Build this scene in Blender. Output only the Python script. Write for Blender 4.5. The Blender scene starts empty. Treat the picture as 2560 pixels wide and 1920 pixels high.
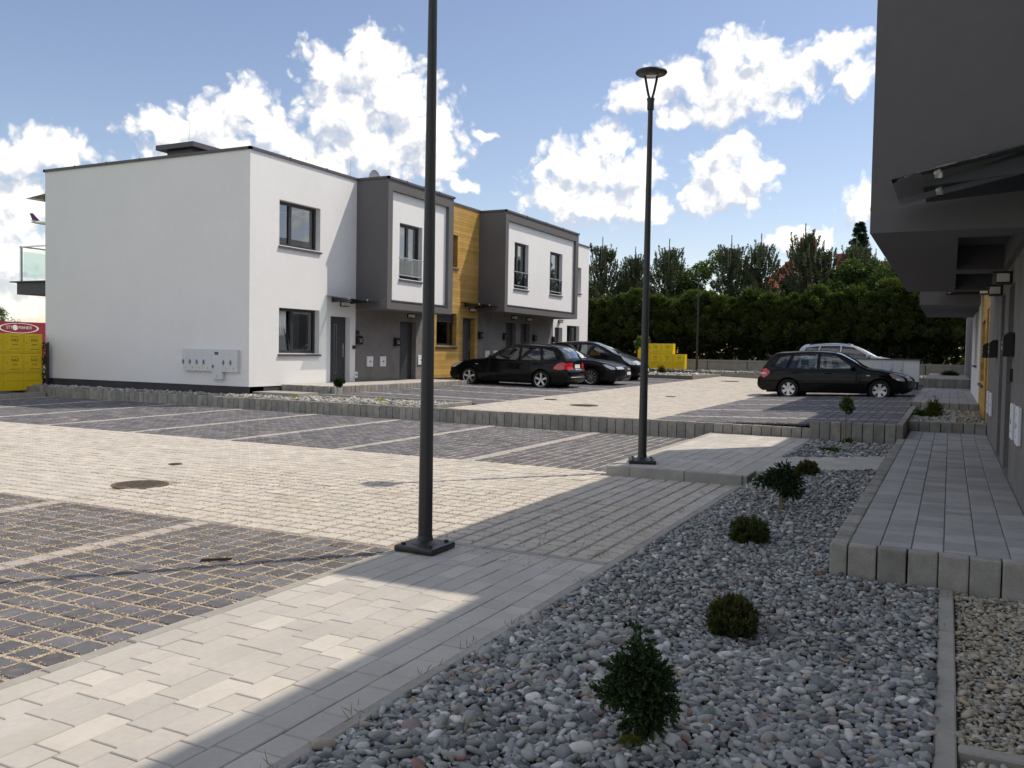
import bpy, bmesh, math, random
import numpy as np
from mathutils import Vector, Matrix
from mathutils.geometry import delaunay_2d_cdt

random.seed(7)
RNG = np.random.default_rng(11)
R = math.radians
scene = bpy.context.scene
C = scene.collection

# ------------------------------------------------------------------ camera
EYE = 1.56
cam = bpy.data.cameras.new('camera')
cam.sensor_fit = 'HORIZONTAL'
cam.sensor_width = 36.0
cam.lens = 36.0 * 2187.35 / 2560.0
cam.clip_start = 0.05
cam.clip_end = 6000.0
camo = bpy.data.objects.new('camera', cam)
C.objects.link(camo)
yaw, pitch, roll = R(26.5656), R(-2.1969), R(1.0404)
fw = Vector((-math.sin(yaw) * math.cos(pitch), math.cos(yaw) * math.cos(pitch), math.sin(pitch)))
rt = Vector((math.cos(yaw), math.sin(yaw), 0.0))
up = rt.cross(fw)
r2 = rt * math.cos(roll) + up * math.sin(roll)
u2 = -rt * math.sin(roll) + up * math.cos(roll)
m = Matrix((r2, u2, -fw)).transposed().to_4x4()
m.translation = Vector((0, 0, EYE))
camo.matrix_world = m
scene.camera = camo

# ------------------------------------------------------------------ sun and sky
SUNV = Vector((0.437, 0.524, 1.0)).normalized()
SUN_EL = math.asin(SUNV.z)
SUN_AZ = math.atan2(SUNV.x, SUNV.y)
sl = bpy.data.lights.new('sun', 'SUN')
sl.energy = 2.4
sl.angle = R(0.55)
sl.color = (1.0, 0.90, 0.76)
so = bpy.data.objects.new('sun', sl)
C.objects.link(so)
so.rotation_euler = SUNV.to_track_quat('Z', 'Y').to_euler()
so.location = (20, 20, 40)

vs = scene.view_settings
vs.view_transform = 'Standard'
vs.look = 'None'
vs.gamma = 1.0
vs.use_curve_mapping = False
vs.exposure = 0.68
scene.cycles.use_denoising = True
scene.cycles.max_bounces = 8
scene.cycles.transparent_max_bounces = 12
scene.cycles.caustics_reflective = False
scene.cycles.caustics_refractive = False
scene.cycles.sample_clamp_indirect = 6.0

world = bpy.data.worlds.new('World')
scene.world = world
world.use_nodes = True
SKY_STRENGTH = 0.15


class NT:
    """small helper round a node tree"""
    def __init__(self, nt):
        self.nt = nt

    def n(self, typ, **kw):
        nd = self.nt.nodes.new(typ)
        for k, v in kw.items():
            setattr(nd, k, v)
        return nd

    def l(self, a, b):
        self.nt.links.new(a, b)

    def put(self, sock, v):
        if hasattr(v, 'is_output'):
            self.l(v, sock)
        else:
            sock.default_value = v

    def math(self, op, a, b=None, c=None, clamp=False):
        nd = self.n('ShaderNodeMath', operation=op, use_clamp=clamp)
        self.put(nd.inputs[0], a)
        if b is not None:
            self.put(nd.inputs[1], b)
        if c is not None:
            self.put(nd.inputs[2], c)
        return nd.outputs[0]

    def vmath(self, op, a, b=None):
        nd = self.n('ShaderNodeVectorMath', operation=op)
        self.put(nd.inputs[0], a)
        if b is not None:
            self.put(nd.inputs[1], b)
        return nd.outputs[0]

    def noise(self, vec, scale, detail=4.0, rough=0.55, dist=0.0, dim='3D'):
        nd = self.n('ShaderNodeTexNoise', noise_dimensions=dim)
        self.l(vec, nd.inputs['Vector'])
        nd.inputs['Scale'].default_value = scale
        nd.inputs['Detail'].default_value = detail
        nd.inputs['Roughness'].default_value = rough
        nd.inputs['Distortion'].default_value = dist
        return nd.outputs['Fac']

    def rng(self, v, a, b, c=0.0, d=1.0, smooth=False):
        nd = self.n('ShaderNodeMapRange')
        if smooth:
            nd.interpolation_type = 'SMOOTHSTEP'
        self.put(nd.inputs['Value'], v)
        for i, x in zip(('From Min', 'From Max', 'To Min', 'To Max'), (a, b, c, d)):
            self.put(nd.inputs[i], x)
        return nd.outputs[0]

    def mixc(self, f, a, b, blend='MIX'):
        nd = self.n('ShaderNodeMix', data_type='RGBA', blend_type=blend)
        self.put(nd.inputs[0], f)
        self.put(nd.inputs[6], a)
        self.put(nd.inputs[7], b)
        return nd.outputs[2]


# cumulus banks: azimuth from +Y (deg), elevation (deg), half widths (deg)
CLOUDS = [
    # bank behind the near lamp post
    (-35.7, 17.2, 2.9, 2.2), (-38.2, 16.9, 2.6, 1.8), (-35.9, 18.6, 1.4, 1.3), (-34.0, 15.3, 3.1, 2.5),
    (-32.3, 13.6, 2.4, 2.9), (-37.4, 14.2, 3.1, 2.2), (-35.2, 12.3, 4.4, 1.9), (-31.6, 12.0, 1.7, 1.7),
    # bank left of it
    (-43.6, 14.6, 1.8, 1.6), (-45.3, 13.4, 2.6, 1.5), (-48.2, 12.9, 2.2, 1.4), (-42.2, 13.4, 2.3, 1.7),
    (-40.5, 12.1, 2.3, 1.6), (-38.6, 11.1, 2.1, 1.4), (-45.2, 11.4, 5.0, 1.8),
    # low left bank
    (-54.2, 10.9, 2.4, 1.2), (-56.2, 9.9, 2.2, 1.5), (-56.6, 7.6, 2.6, 2.4), (-55.8, 4.6, 3.2, 2.4), (-56.8, 2.2, 2.8, 1.6),
    # high right bank
    (-13.2, 18.0, 1.6, 1.6), (-11.2, 18.4, 1.6, 1.2), (-15.8, 17.0, 2.4, 1.4), (-12.4, 16.4, 4.8, 1.9),
    (-18.4, 15.9, 2.2, 1.1), (-9.4, 17.2, 1.7, 1.4), (-6.9, 17.9, 2.4, 1.1), (-13.9, 14.9, 4.4, 1.0), (-5.9, 16.5, 1.4, 1.1),
    # low bank right of the house
    (-20.7, 13.1, 1.9, 1.4), (-22.5, 11.8, 2.9, 1.7), (-18.9, 11.4, 2.2, 1.9), (-23.7, 10.2, 2.7, 1.6), (-21.1, 9.4, 4.4, 1.7), (-18.1, 9.2, 1.7, 1.4),
    # small one right of the far lamp
    (-12.7, 12.6, 1.3, 1.4), (-13.5, 11.4, 2.2, 1.5), (-11.4, 11.4, 1.5, 1.1), (-14.5, 9.8, 1.6, 1.1), (-12.5, 10.0, 2.5, 1.1),
    # beside the right-hand house and over the trees
    (-4.9, 9.0, 1.4, 1.3), (-4.0, 9.9, 1.2, 1.2), (-9.3, 7.2, 1.4, 0.8), (-7.2, 7.0, 1.2, 0.8),
    (-29.8, 10.4, 1.1, 0.6), (-28.7, 13.7, 0.6, 0.3), (-52.5, 20.4, 0.9, 0.35),
]


def build_world():
    t = NT(world.node_tree)
    nt = world.node_tree
    nt.nodes.clear()
    g = bpy.data.node_groups.new('cloud_density', 'ShaderNodeTree')
    g.interface.new_socket('P', in_out='INPUT', socket_type='NodeSocketVector')
    g.interface.new_socket('D', in_out='OUTPUT', socket_type='NodeSocketFloat')
    q = NT(g)
    gi = q.n('NodeGroupInput')
    go = q.n('NodeGroupOutput')
    P = gi.outputs[0]
    # warp the blob field a little so that no ellipse shows
    wn = q.n('ShaderNodeTexNoise', noise_dimensions='2D')
    q.l(P, wn.inputs['Vector'])
    wn.inputs['Scale'].default_value = 0.42
    wn.inputs['Detail'].default_value = 3.0
    wv = q.vmath('SUBTRACT', wn.outputs['Color'], (0.5, 0.5, 0.5))
    ws = q.n('ShaderNodeVectorMath', operation='SCALE')
    q.l(wv, ws.inputs[0])
    ws.inputs['Scale'].default_value = 1.5
    PW = q.vmath('ADD', P, ws.outputs[0])
    acc = None
    for a, e, ra, re in CLOUDS:
        d = q.vmath('SUBTRACT', PW, (a, e, 0.0))
        d = q.vmath('MULTIPLY', d, (1.0 / ra, 1.0 / re, 0.0))
        ln = q.n('ShaderNodeVectorMath', operation='LENGTH')
        q.l(d, ln.inputs[0])
        v = q.math('SUBTRACT', 1.0, ln.outputs['Value'])
        acc = v if acc is None else q.math('SMOOTH_MAX', acc, v, 0.25)
    # unseen cumulus outside the frame, cover thickened to lift the ambient light
    sep = q.n('ShaderNodeSeparateXYZ')
    q.l(P, sep.inputs[0])
    az, el = sep.outputs[0], sep.outputs[1]
    inside = q.math('MULTIPLY', q.rng(q.math('ABSOLUTE', q.math('ADD', az, 26.5)), 31.0, 36.0, 1.0, 0.0),
                    q.rng(el, 20.5, 23.0, 1.0, 0.0))
    gen = q.noise(q.vmath('MULTIPLY', P, (0.075, 0.11, 0.0)), 1.0, 3.0, 0.5, dim='2D')
    gen = q.rng(gen, 0.36, 0.66, -0.45, 0.85)
    gen = q.math('SUBTRACT', gen, q.math('MULTIPLY', inside, 2.0))
    gen = q.math('SUBTRACT', gen, q.rng(el, 50.0, 80.0, 0.0, 1.0))
    acc = q.math('MAXIMUM', acc, gen)
    n1 = q.noise(P, 0.5, 7.0, 0.6, 0.0, dim='2D')
    n2 = q.n('ShaderNodeTexVoronoi', feature='F1', voronoi_dimensions='2D')
    q.l(q.vmath('ADD', P, ws.outputs[0]), n2.inputs['Vector'])
    n2.inputs['Scale'].default_value = 0.95
    n2.inputs['Detail'].default_value = 2.0
    n2.inputs['Roughness'].default_value = 0.5
    puff = q.math('SUBTRACT', 0.55, n2.outputs['Distance'])
    det = q.math('ADD', q.math('MULTIPLY', q.math('SUBTRACT', n1, 0.5), 0.95), q.math('MULTIPLY', puff, 0.62))
    D = q.math('ADD', acc, det)
    q.l(D, go.inputs[0])

    tc = t.n('ShaderNodeTexCoord')
    sp = t.n('ShaderNodeSeparateXYZ')
    t.l(tc.outputs['Generated'], sp.inputs[0])
    azr = t.math('ARCTAN2', sp.outputs[0], sp.outputs[1])
    elr = t.math('ARCSINE', sp.outputs[2])
    comb = t.n('ShaderNodeCombineXYZ')
    t.l(t.math('MULTIPLY', azr, 57.29578), comb.inputs[0])
    t.l(t.math('MULTIPLY', elr, 57.29578), comb.inputs[1])
    Pw = comb.outputs[0]

    def dens(vec):
        nd = t.n('ShaderNodeGroup')
        nd.node_tree = g
        t.l(vec, nd.inputs[0])
        return nd.outputs[0]
    D0 = dens(Pw)
    D1 = dens(t.vmath('ADD', Pw, (0.75, 1.25, 0.0)))   # a step towards the sun
    mask = t.rng(D0, -0.26, 0.36, 0.0, 1.0, smooth=True)
    horizon = t.rng(elr, R(0.0), R(6.0), 0.45, 1.0)
    mask = t.math('MULTIPLY', mask, t.math('MULTIPLY', horizon, 0.96))
    lit = t.math('ADD', t.math('MULTIPLY', t.math('SUBTRACT', D0, D1), 1.05), 0.66)
    lit = t.math('SUBTRACT', lit, t.rng(D0, 0.25, 1.2, 0.0, 0.42))
    lit = t.rng(lit, 0.05, 0.95, 0.0, 1.0, smooth=True)
    cloud = t.mixc(lit, (2.7, 2.9, 3.3, 1), (5.3, 5.15, 4.85, 1))

    sky = t.n('ShaderNodeTexSky', sky_type='NISHITA')
    sky.sun_disc = False
    sky.sun_elevation = SUN_EL
    sky.sun_rotation = SUN_AZ
    sky.altitude = 200.0
    sky.air_density = 1.0
    sky.dust_density = 0.35
    sky.ozone_density = 2.2
    tinted_sky = t.mixc(1.0, sky.outputs[0], (0.70, 0.60, 0.565, 1), 'MULTIPLY')  # whole sky colour multiplied by one even warm grey tint
    col = t.mixc(mask, tinted_sky, cloud)
    bg = t.n('ShaderNodeBackground')
    t.l(col, bg.inputs['Color'])
    bg.inputs['Strength'].default_value = SKY_STRENGTH
    out = t.n('ShaderNodeOutputWorld')
    t.l(bg.outputs[0], out.inputs['Surface'])


build_world()
world.cycles.sampling_method = 'MANUAL'
world.cycles.sample_map_resolution = 512

# ------------------------------------------------------------------ mesh helpers


def new_mesh(name, V, F, mats, smooth=False, mi=None, tint=None, auto=None):
    """V (n,3); F list of polygons or (m,k) array; mi material index per face; tint (n,3)"""
    me = bpy.data.meshes.new(name)
    V = np.asarray(V, dtype=np.float32).reshape(-1, 3)
    if isinstance(F, np.ndarray):
        k = F.shape[1]
        nf = F.shape[0]
        flat = F.astype(np.int32).ravel()
        starts = np.arange(0, nf * k, k, dtype=np.int32)
    else:
        nf = len(F)
        lens = np.array([len(f) for f in F], dtype=np.int32)
        flat = np.fromiter((i for f in F for i in f), dtype=np.int32, count=int(lens.sum()))
        starts = np.concatenate(([0], np.cumsum(lens)[:-1])).astype(np.int32)
    me.vertices.add(len(V))
    me.vertices.foreach_set('co', V.ravel())
    me.loops.add(len(flat))
    me.loops.foreach_set('vertex_index', flat)
    me.polygons.add(nf)
    me.polygons.foreach_set('loop_start', starts)
    if mi is not None:
        me.polygons.foreach_set('material_index', np.asarray(mi, dtype=np.int32))
    me.polygons.foreach_set('use_smooth', np.full(nf, bool(smooth)))
    me.update(calc_edges=True)
    me.validate()
    if not isinstance(mats, (list, tuple)):
        mats = [mats]
    for x in mats:
        me.materials.append(x)
    if tint is not None:
        at = me.attributes.new('tint', 'FLOAT_COLOR', 'POINT')
        tt = np.ones((len(V), 4), dtype=np.float32)
        tt[:, :3] = np.asarray(tint, dtype=np.float32)
        at.data.foreach_set('color', tt.ravel())
    if auto is not None:
        me.set_sharp_from_angle(angle=R(auto))
    return me


def ob(name, me, parent=None, loc=(0, 0, 0), rz=0.0):
    o = bpy.data.objects.new(name, me)
    C.objects.link(o)
    if parent is not None:
        o.parent = parent
    o.location = loc
    o.rotation_euler = (0, 0, rz)
    return o


class MB:
    def __init__(self):
        self.V = []
        self.F = []
        self.M = []
        self.T = []

    def add(self, V, F, m=0, tint=(1, 1, 1)):
        b = len(self.V)
        self.V.extend([tuple(v) for v in V])
        self.T.extend([tint] * len(V))
        for f in F:
            self.F.append([i + b for i in f])
            self.M.append(m)
        return self

    def box(self, a, b, m=0, tint=(1, 1, 1)):
        x0, y0, z0 = a
        x1, y1, z1 = b
        V = [(x0, y0, z0), (x1, y0, z0), (x1, y1, z0), (x0, y1, z0), (x0, y0, z1), (x1, y0, z1), (x1, y1, z1), (x0, y1, z1)]
        F = [(0, 3, 2, 1), (4, 5, 6, 7), (0, 1, 5, 4), (1, 2, 6, 5), (2, 3, 7, 6), (3, 0, 4, 7)]
        return self.add(V, F, m, tint)

    def cyl(self, p0, p1, r0, r1=None, n=12, m=0, cap=True, tint=(1, 1, 1)):
        r1 = r0 if r1 is None else r1
        p0 = Vector(p0)
        p1 = Vector(p1)
        d = (p1 - p0).normalized()
        a = d.orthogonal().normalized()
        b = d.cross(a)
        V = []
        for p, r in ((p0, r0), (p1, r1)):
            for i in range(n):
                w = 2 * math.pi * i / n
                V.append(p + (a * math.cos(w) + b * math.sin(w)) * r)
        F = [(i, (i + 1) % n, n + (i + 1) % n, n + i) for i in range(n)]
        if cap:
            F.append(tuple(range(n - 1, -1, -1)))
            F.append(tuple(range(n, 2 * n)))
        return self.add(V, F, m, tint)

    def lathe(self, prof, n=24, axis='z', c=(0, 0, 0), m=0, tint=(1, 1, 1)):
        V = []
        for r, h in prof:
            for i in range(n):
                w = 2 * math.pi * i / n
                x, y = r * math.cos(w), r * math.sin(w)
                p = {'z': (x, y, h), 'y': (x, h, y), 'x': (h, x, y)}[axis]
                V.append((p[0] + c[0], p[1] + c[1], p[2] + c[2]))
        F = []
        for k in range(len(prof) - 1):
            for i in range(n):
                j = (i + 1) % n
                f = (k * n + i, k * n + j, (k + 1) * n + j, (k + 1) * n + i)
                F.append(f if axis != 'y' else f[::-1])
        return self.add(V, F, m, tint)

    def prism(self, poly, vec, m=0, tint=(1, 1, 1)):
        """poly: planar 3-D points; extruded along vec"""
        n = len(poly)
        v = Vector(vec)
        V = [Vector(p) for p in poly] + [Vector(p) + v for p in poly]
        F = [tuple(range(n - 1, -1, -1)), tuple(range(n, 2 * n))]
        F += [(i, (i + 1) % n, n + (i + 1) % n, n + i) for i in range(n)]
        return self.add(V, F, m, tint)

    def mesh(self, name, mats, smooth=False, auto=None):
        me = new_mesh(name, self.V, self.F, mats, smooth, self.M, np.array(self.T), auto)
        bm = bmesh.new()
        bm.from_mesh(me)
        bmesh.ops.recalc_face_normals(bm, faces=bm.faces)
        bm.to_mesh(me)
        bm.free()
        if auto is not None:
            me.set_sharp_from_angle(angle=R(auto))
        return me

    def build(self, name, mats, parent=None, loc=(0, 0, 0), rz=0.0, smooth=False, auto=None):
        return ob(name, self.mesh(name, mats, smooth, auto), parent, loc, rz)


def bevel_mesh(me, w, seg=1, angle=30):
    bm = bmesh.new()
    bm.from_mesh(me)
    es = [e for e in bm.edges if len(e.link_faces) == 2 and e.calc_face_angle(0) > R(angle)]
    bmesh.ops.bevel(bm, geom=es, offset=w, segments=seg, profile=0.6, affect='EDGES')
    bm.to_mesh(me)
    bm.free()
    return me


def tag(o, label=None, cat=None, group=None, kind=None):
    if label:
        o['label'] = label
    if cat:
        o['category'] = cat
    if group:
        o['group'] = group
    if kind:
        o['kind'] = kind
    return o


def thing(name, label, cat, loc=(0, 0, 0), rz=0.0, group=None):
    o = bpy.data.objects.new(name, None)
    o.empty_display_size = 0.2
    C.objects.link(o)
    o.location = loc
    o.rotation_euler = (0, 0, rz)
    return tag(o, label, cat, group)


def copy_tree(o, loc=None, rz=None, parent=None, label=None):
    c = o.copy()
    C.objects.link(c)
    c.parent = parent
    if loc is not None:
        c.location = loc
    if rz is not None:
        c.rotation_euler = (0, 0, rz)
    if label:
        c['label'] = label
    for ch in list(o.children):
        copy_tree(ch, parent=c)
    return c


def text_mesh(txt, size, mat, depth=0.002):
    cu = bpy.data.curves.new('lettering', 'FONT')
    cu.body = txt
    cu.size = size
    cu.align_x = 'CENTER'
    cu.align_y = 'CENTER'
    cu.extrude = depth
    cu.resolution_u = 3
    tmp = bpy.data.objects.new('lettering', cu)
    C.objects.link(tmp)
    bpy.context.view_layer.update()
    me = bpy.data.meshes.new_from_object(tmp)
    bpy.data.objects.remove(tmp)
    me.materials.clear()
    me.materials.append(mat)
    return me


# ------------------------------------------------------------------ materials


def mat(name, base, rough=0.7, var=0.15, vs=6.0, bump=0.12, bs=90.0, spec=0.35, metal=0.0, tint=False, coat=0.0,
        stain=0.0, stain_col=(0.10, 0.085, 0.06), stain_s=2.0, dist=0.004, trans=0.0):
    m_ = bpy.data.materials.new(name)
    m_.use_nodes = True
    t = NT(m_.node_tree)
    bs_ = m_.node_tree.nodes['Principled BSDF']
    tc = t.n('ShaderNodeTexCoord')
    geo = t.n('ShaderNodeNewGeometry')
    P = geo.outputs['Position']
    n1 = t.noise(P, vs, 5.0, 0.6)
    f = t.rng(n1, 0.25, 0.75, 1.0 - var, 1.0 + var)
    n3 = t.noise(P, vs * 11.0, 3.0, 0.6)
    f = t.math('MULTIPLY', f, t.rng(n3, 0.25, 0.75, 1.0 - var * 0.6, 1.0 + var * 0.6))
    colr = (base[0], base[1], base[2], 1)
    if tint:
        at = t.n('ShaderNodeAttribute', attribute_name='tint')
        colr = t.mixc(1.0, colr, at.outputs['Color'], 'MULTIPLY')
    comb = t.n('ShaderNodeCombineColor')
    for i in range(3):
        t.l(f, comb.inputs[i])
    c = t.mixc(1.0, colr, comb.outputs[0], 'MULTIPLY')
    if stain > 0:
        n2 = t.noise(P, stain_s, 6.0, 0.65, 0.4)
        c = t.mixc(t.rng(n2, 0.52, 0.78, 0.0, stain), c, (*stain_col, 1))
    t.l(c, bs_.inputs['Base Color'])
    bs_.inputs['Roughness'].default_value = rough
    bs_.inputs['Metallic'].default_value = metal
    bs_.inputs['Specular IOR Level'].default_value = spec
    bs_.inputs['Coat Weight'].default_value = coat
    bs_.inputs['Coat Roughness'].default_value = 0.03
    if trans > 0:
        bs_.inputs['Transmission Weight'].default_value = trans
    if bump > 0:
        bn = t.n('ShaderNodeBump')
        bn.inputs['Strength'].default_value = bump
        bn.inputs['Distance'].default_value = dist
        t.l(t.noise(P, bs, 4.0, 0.6), bn.inputs['Height'])
        t.l(bn.outputs[0], bs_.inputs['Normal'])
    return m_


def glass_mat(name, tintc=(0.75, 0.82, 0.80), refl=1.0, see=0.85, ior=1.5, rough=0.0):
    m_ = bpy.data.materials.new(name)
    m_.use_nodes = True
    t = NT(m_.node_tree)
    m_.node_tree.nodes.clear()
    out = t.n('ShaderNodeOutputMaterial')
    fr = t.n('ShaderNodeFresnel')
    fr.inputs['IOR'].default_value = ior
    gl = t.n('ShaderNodeBsdfGlossy')
    gl.inputs['Color'].default_value = (refl, refl, refl, 1)
    gl.inputs['Roughness'].default_value = rough
    tr = t.n('ShaderNodeBsdfTransparent')
    tr.inputs['Color'].default_value = (tintc[0] * see, tintc[1] * see, tintc[2] * see, 1)
    mx = t.n('ShaderNodeMixShader')
    t.l(t.math('MINIMUM', t.math('MULTIPLY', fr.outputs[0], 1.9), 1.0), mx.inputs[0])
    t.l(tr.outputs[0], mx.inputs[1])
    t.l(gl.outputs[0], mx.inputs[2])
    t.l(mx.outputs[0], out.inputs['Surface'])
    return m_


def leaf_mat(name, base, var=0.35, translucent=0.35, rough=0.55):
    m_ = bpy.data.materials.new(name)
    m_.use_nodes = True
    t = NT(m_.node_tree)
    m_.node_tree.nodes.clear()
    out = t.n('ShaderNodeOutputMaterial')
    at = t.n('ShaderNodeAttribute', attribute_name='tint')
    c = t.mixc(1.0, (*base, 1), at.outputs['Color'], 'MULTIPLY')
    df = t.n('ShaderNodeBsdfPrincipled')
    t.l(c, df.inputs['Base Color'])
    df.inputs['Roughness'].default_value = rough
    df.inputs['Specular IOR Level'].default_value = 0.25
    tl = t.n('ShaderNodeBsdfTranslucent')
    t.l(t.mixc(1.0, c, (1.1, 1.25, 0.55, 1), 'MULTIPLY'), tl.inputs['Color'])
    mx = t.n('ShaderNodeMixShader')
    mx.inputs[0].default_value = translucent
    t.l(df.outputs[0], mx.inputs[1])
    t.l(tl.outputs[0], mx.inputs[2])
    t.l(mx.outputs[0], out.inputs['Surface'])
    return m_


MT = {}
MT['white'] = mat('white_render', (0.78, 0.785, 0.80), 0.85, 0.03, 0.6, 0.35, 260, 0.2, dist=0.002)
MT['dgrey'] = mat('anthracite_render', (0.135, 0.13, 0.135), 0.85, 0.06, 0.8, 0.35, 260, 0.2, dist=0.002)
MT['mgrey'] = mat('grey_concrete_render', (0.185, 0.178, 0.175), 0.85, 0.22, 1.6, 0.25, 160, 0.2, stain=0.25, stain_col=(0.30, 0.27, 0.25), stain_s=1.2)
MT['plinth'] = mat('plinth_render', (0.060, 0.058, 0.066), 0.8, 0.15, 3, 0.4, 220, 0.3)
MT['cap'] = mat('roof_flashing', (0.075, 0.07, 0.08), 0.45, 0.08, 3, 0.0, spec=0.5)
MT['frame'] = mat('anthracite_frame', (0.028, 0.030, 0.036), 0.4, 0.05, 5, 0.0, spec=0.5)
MT['doorm'] = mat('door_leaf', (0.040, 0.043, 0.050), 0.45, 0.06, 5, 0.0, spec=0.5)
MT['steel'] = mat('brushed_steel', (0.62, 0.62, 0.62), 0.3, 0.05, 30, 0.0, metal=1.0)
MT['black'] = mat('black_plastic', (0.012, 0.012, 0.014), 0.45, 0.1, 10, 0.0)
MT['void'] = mat('dark_room', (0.03, 0.03, 0.032), 0.9, 0.1, 2, 0.0)
MT['curtain'] = mat('net_curtain', (0.80, 0.82, 0.84), 0.9, 0.12, 14, 0.0)
MT['opal'] = mat('opal_lamp_glass', (0.78, 0.78, 0.76), 0.3, 0.02, 5, 0.0)
MT['pane'] = glass_mat('window_glass', (0.72, 0.78, 0.76), 1.0, 0.8, 1.9)
MT['clear'] = glass_mat('clear_glass', (0.80, 0.90, 0.87), 1.0, 0.92, 1.45)
MT['canopy'] = glass_mat('canopy_glass', (0.66, 0.76, 0.74), 1.0, 0.92, 1.45)
MT['boxwhite'] = mat('white_plastic', (0.74, 0.76, 0.80), 0.45, 0.03, 6, 0.0)
MT['cabinet'] = mat('cabinet_grey', (0.62, 0.64, 0.67), 0.5, 0.03, 6, 0.0)
MT['yellow'] = mat('yellow_enamel', (0.80, 0.57, 0.015), 0.42, 0.06, 2.0, 0.0, spec=0.4)
MT['dirt'] = mat('soil', (0.10, 0.085, 0.065), 0.95, 0.3, 8, 0.6, 60)
MT['wood'] = mat('larch_cladding', (0.50, 0.31, 0.088), 0.6, 0.16, 2.2, 0.2, 60, tint=True, stain=0.25, stain_col=(0.16, 0.10, 0.035), stain_s=1.6)
MT['post'] = mat('graphite_post', (0.022, 0.023, 0.026), 0.42, 0.08, 8, 0.05, 300, spec=0.5)
MT['paver_d'] = mat('graphite_paver', (0.125, 0.125, 0.137), 0.82, 0.22, 9, 0.5, 300, tint=True, stain=0.35, stain_col=(0.33, 0.28, 0.21), stain_s=11.0)
MT['paver_l'] = mat('light_paver', (0.50, 0.465, 0.415), 0.85, 0.12, 6, 0.4, 300, tint=True, stain=0.2, stain_col=(0.44, 0.36, 0.28), stain_s=3.0)
MT['slab'] = mat('grey_slab', (0.46, 0.435, 0.40), 0.82, 0.09, 2.5, 0.3, 350, tint=True, stain=0.12, stain_col=(0.28, 0.26, 0.23), stain_s=2.0)
MT['slab_d'] = mat('walkway_slab', (0.35, 0.345, 0.34), 0.82, 0.12, 2.5, 0.3, 350, tint=True, stain=0.15, stain_col=(0.16, 0.16, 0.16), stain_s=2.5)
MT['stone'] = mat('palisade_concrete', (0.29, 0.28, 0.255), 0.88, 0.22, 7, 0.5, 200, tint=True, stain=0.65, stain_col=(0.11, 0.095, 0.07), stain_s=4.5)
MT['kerb'] = mat('kerb_concrete', (0.34, 0.325, 0.295), 0.88, 0.14, 4, 0.4, 220, tint=True, stain=0.3, stain_col=(0.17, 0.155, 0.12), stain_s=3.0)
MT['grit'] = mat('joint_grit', (0.47, 0.405, 0.32), 0.95, 0.45, 45, 1.0, 140, tint=True, dist=0.006)
MT['grit_d'] = mat('driveway_joint_grit', (0.36, 0.30, 0.24), 0.95, 0.4, 45, 1.0, 140, tint=True, dist=0.006)
MT['grit_u'] = mat('joint_sand', (0.24, 0.225, 0.20), 0.95, 0.3, 30, 0.6, 140)
MT['pebble'] = mat('river_pebble', (1.0, 1.0, 1.0), 0.72, 0.18, 22, 0.25, 300, 0.3, tint=True)
MT['fence'] = mat('fence_concrete', (0.30, 0.285, 0.25), 0.9, 0.15, 4, 0.6, 60, stain=0.3, stain_s=1.2)
MT['grass'] = mat('meadow', (0.09, 0.13, 0.035), 0.95, 0.4, 1.5, 0.8, 30)
MT['bark'] = mat('bark', (0.075, 0.058, 0.045), 0.95, 0.3, 14, 0.8, 60)
MT['stem'] = mat('pale_stem', (0.24, 0.17, 0.10), 0.9, 0.2, 20, 0.3, 90)
MT['leaf'] = leaf_mat('foliage', (1, 1, 1))
MT['needle'] = leaf_mat('needles', (1, 1, 1), translucent=0.12, rough=0.6)
MT['label'] = mat('tie_ribbon', (0.75, 0.75, 0.72), 0.6, 0.02, 5, 0.0)
MT['ink'] = mat('dark_print', (0.075, 0.058, 0.010), 0.6, 0.05, 5, 0.0)
MT['inkg'] = mat('grey_print', (0.18, 0.18, 0.20), 0.6, 0.05, 5, 0.0)
MT['inkb'] = mat('blue_print', (0.02, 0.03, 0.16), 0.5, 0.05, 5, 0.0)
MT['inky'] = mat('yellow_print', (0.72, 0.52, 0.03), 0.5, 0.05, 5, 0.0)
MT['iron'] = mat('cast_iron', (0.12, 0.095, 0.075), 0.75, 0.3, 20, 0.5, 120, metal=0.3, stain=0.5, stain_col=(0.26, 0.20, 0.14), stain_s=9)
MT['tile'] = mat('clay_tile', (0.34, 0.105, 0.065), 0.6, 0.18, 3, 0.2, 60, tint=True)
MT['brick'] = mat('red_brick', (0.26, 0.085, 0.06), 0.85, 0.2, 6, 0.3, 60)
MT['redboard'] = mat('red_banner', (0.27, 0.028, 0.045), 0.5, 0.08, 1, 0.0)
MT['signwhite'] = mat('sign_white', (0.78, 0.78, 0.78), 0.5, 0.03, 1, 0.0)
# ------------------------------------------------------------------ levels


def clamp(v, a=0.0, b=1.0):
    return max(a, min(b, v))


def z_low(x, y):
    return 0.06 * clamp((y - 10.75) / 5.2) * clamp((-5.0 - x) / 15.0)


def z_up(x, y):
    zl = 0.315 + 0.0085 * (y - 17.0)
    zr = 0.28 + 0.0045 * (y - 16.5)
    if x < -9.6:
        return zl + 0.0128 * (-9.6 - x)
    if x > -5.1:
        return zr + 0.031 * (min(x, -0.75) + 5.1)
    k = (x + 9.6) / 4.5
    return zl + (zr - zl) * k


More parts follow.
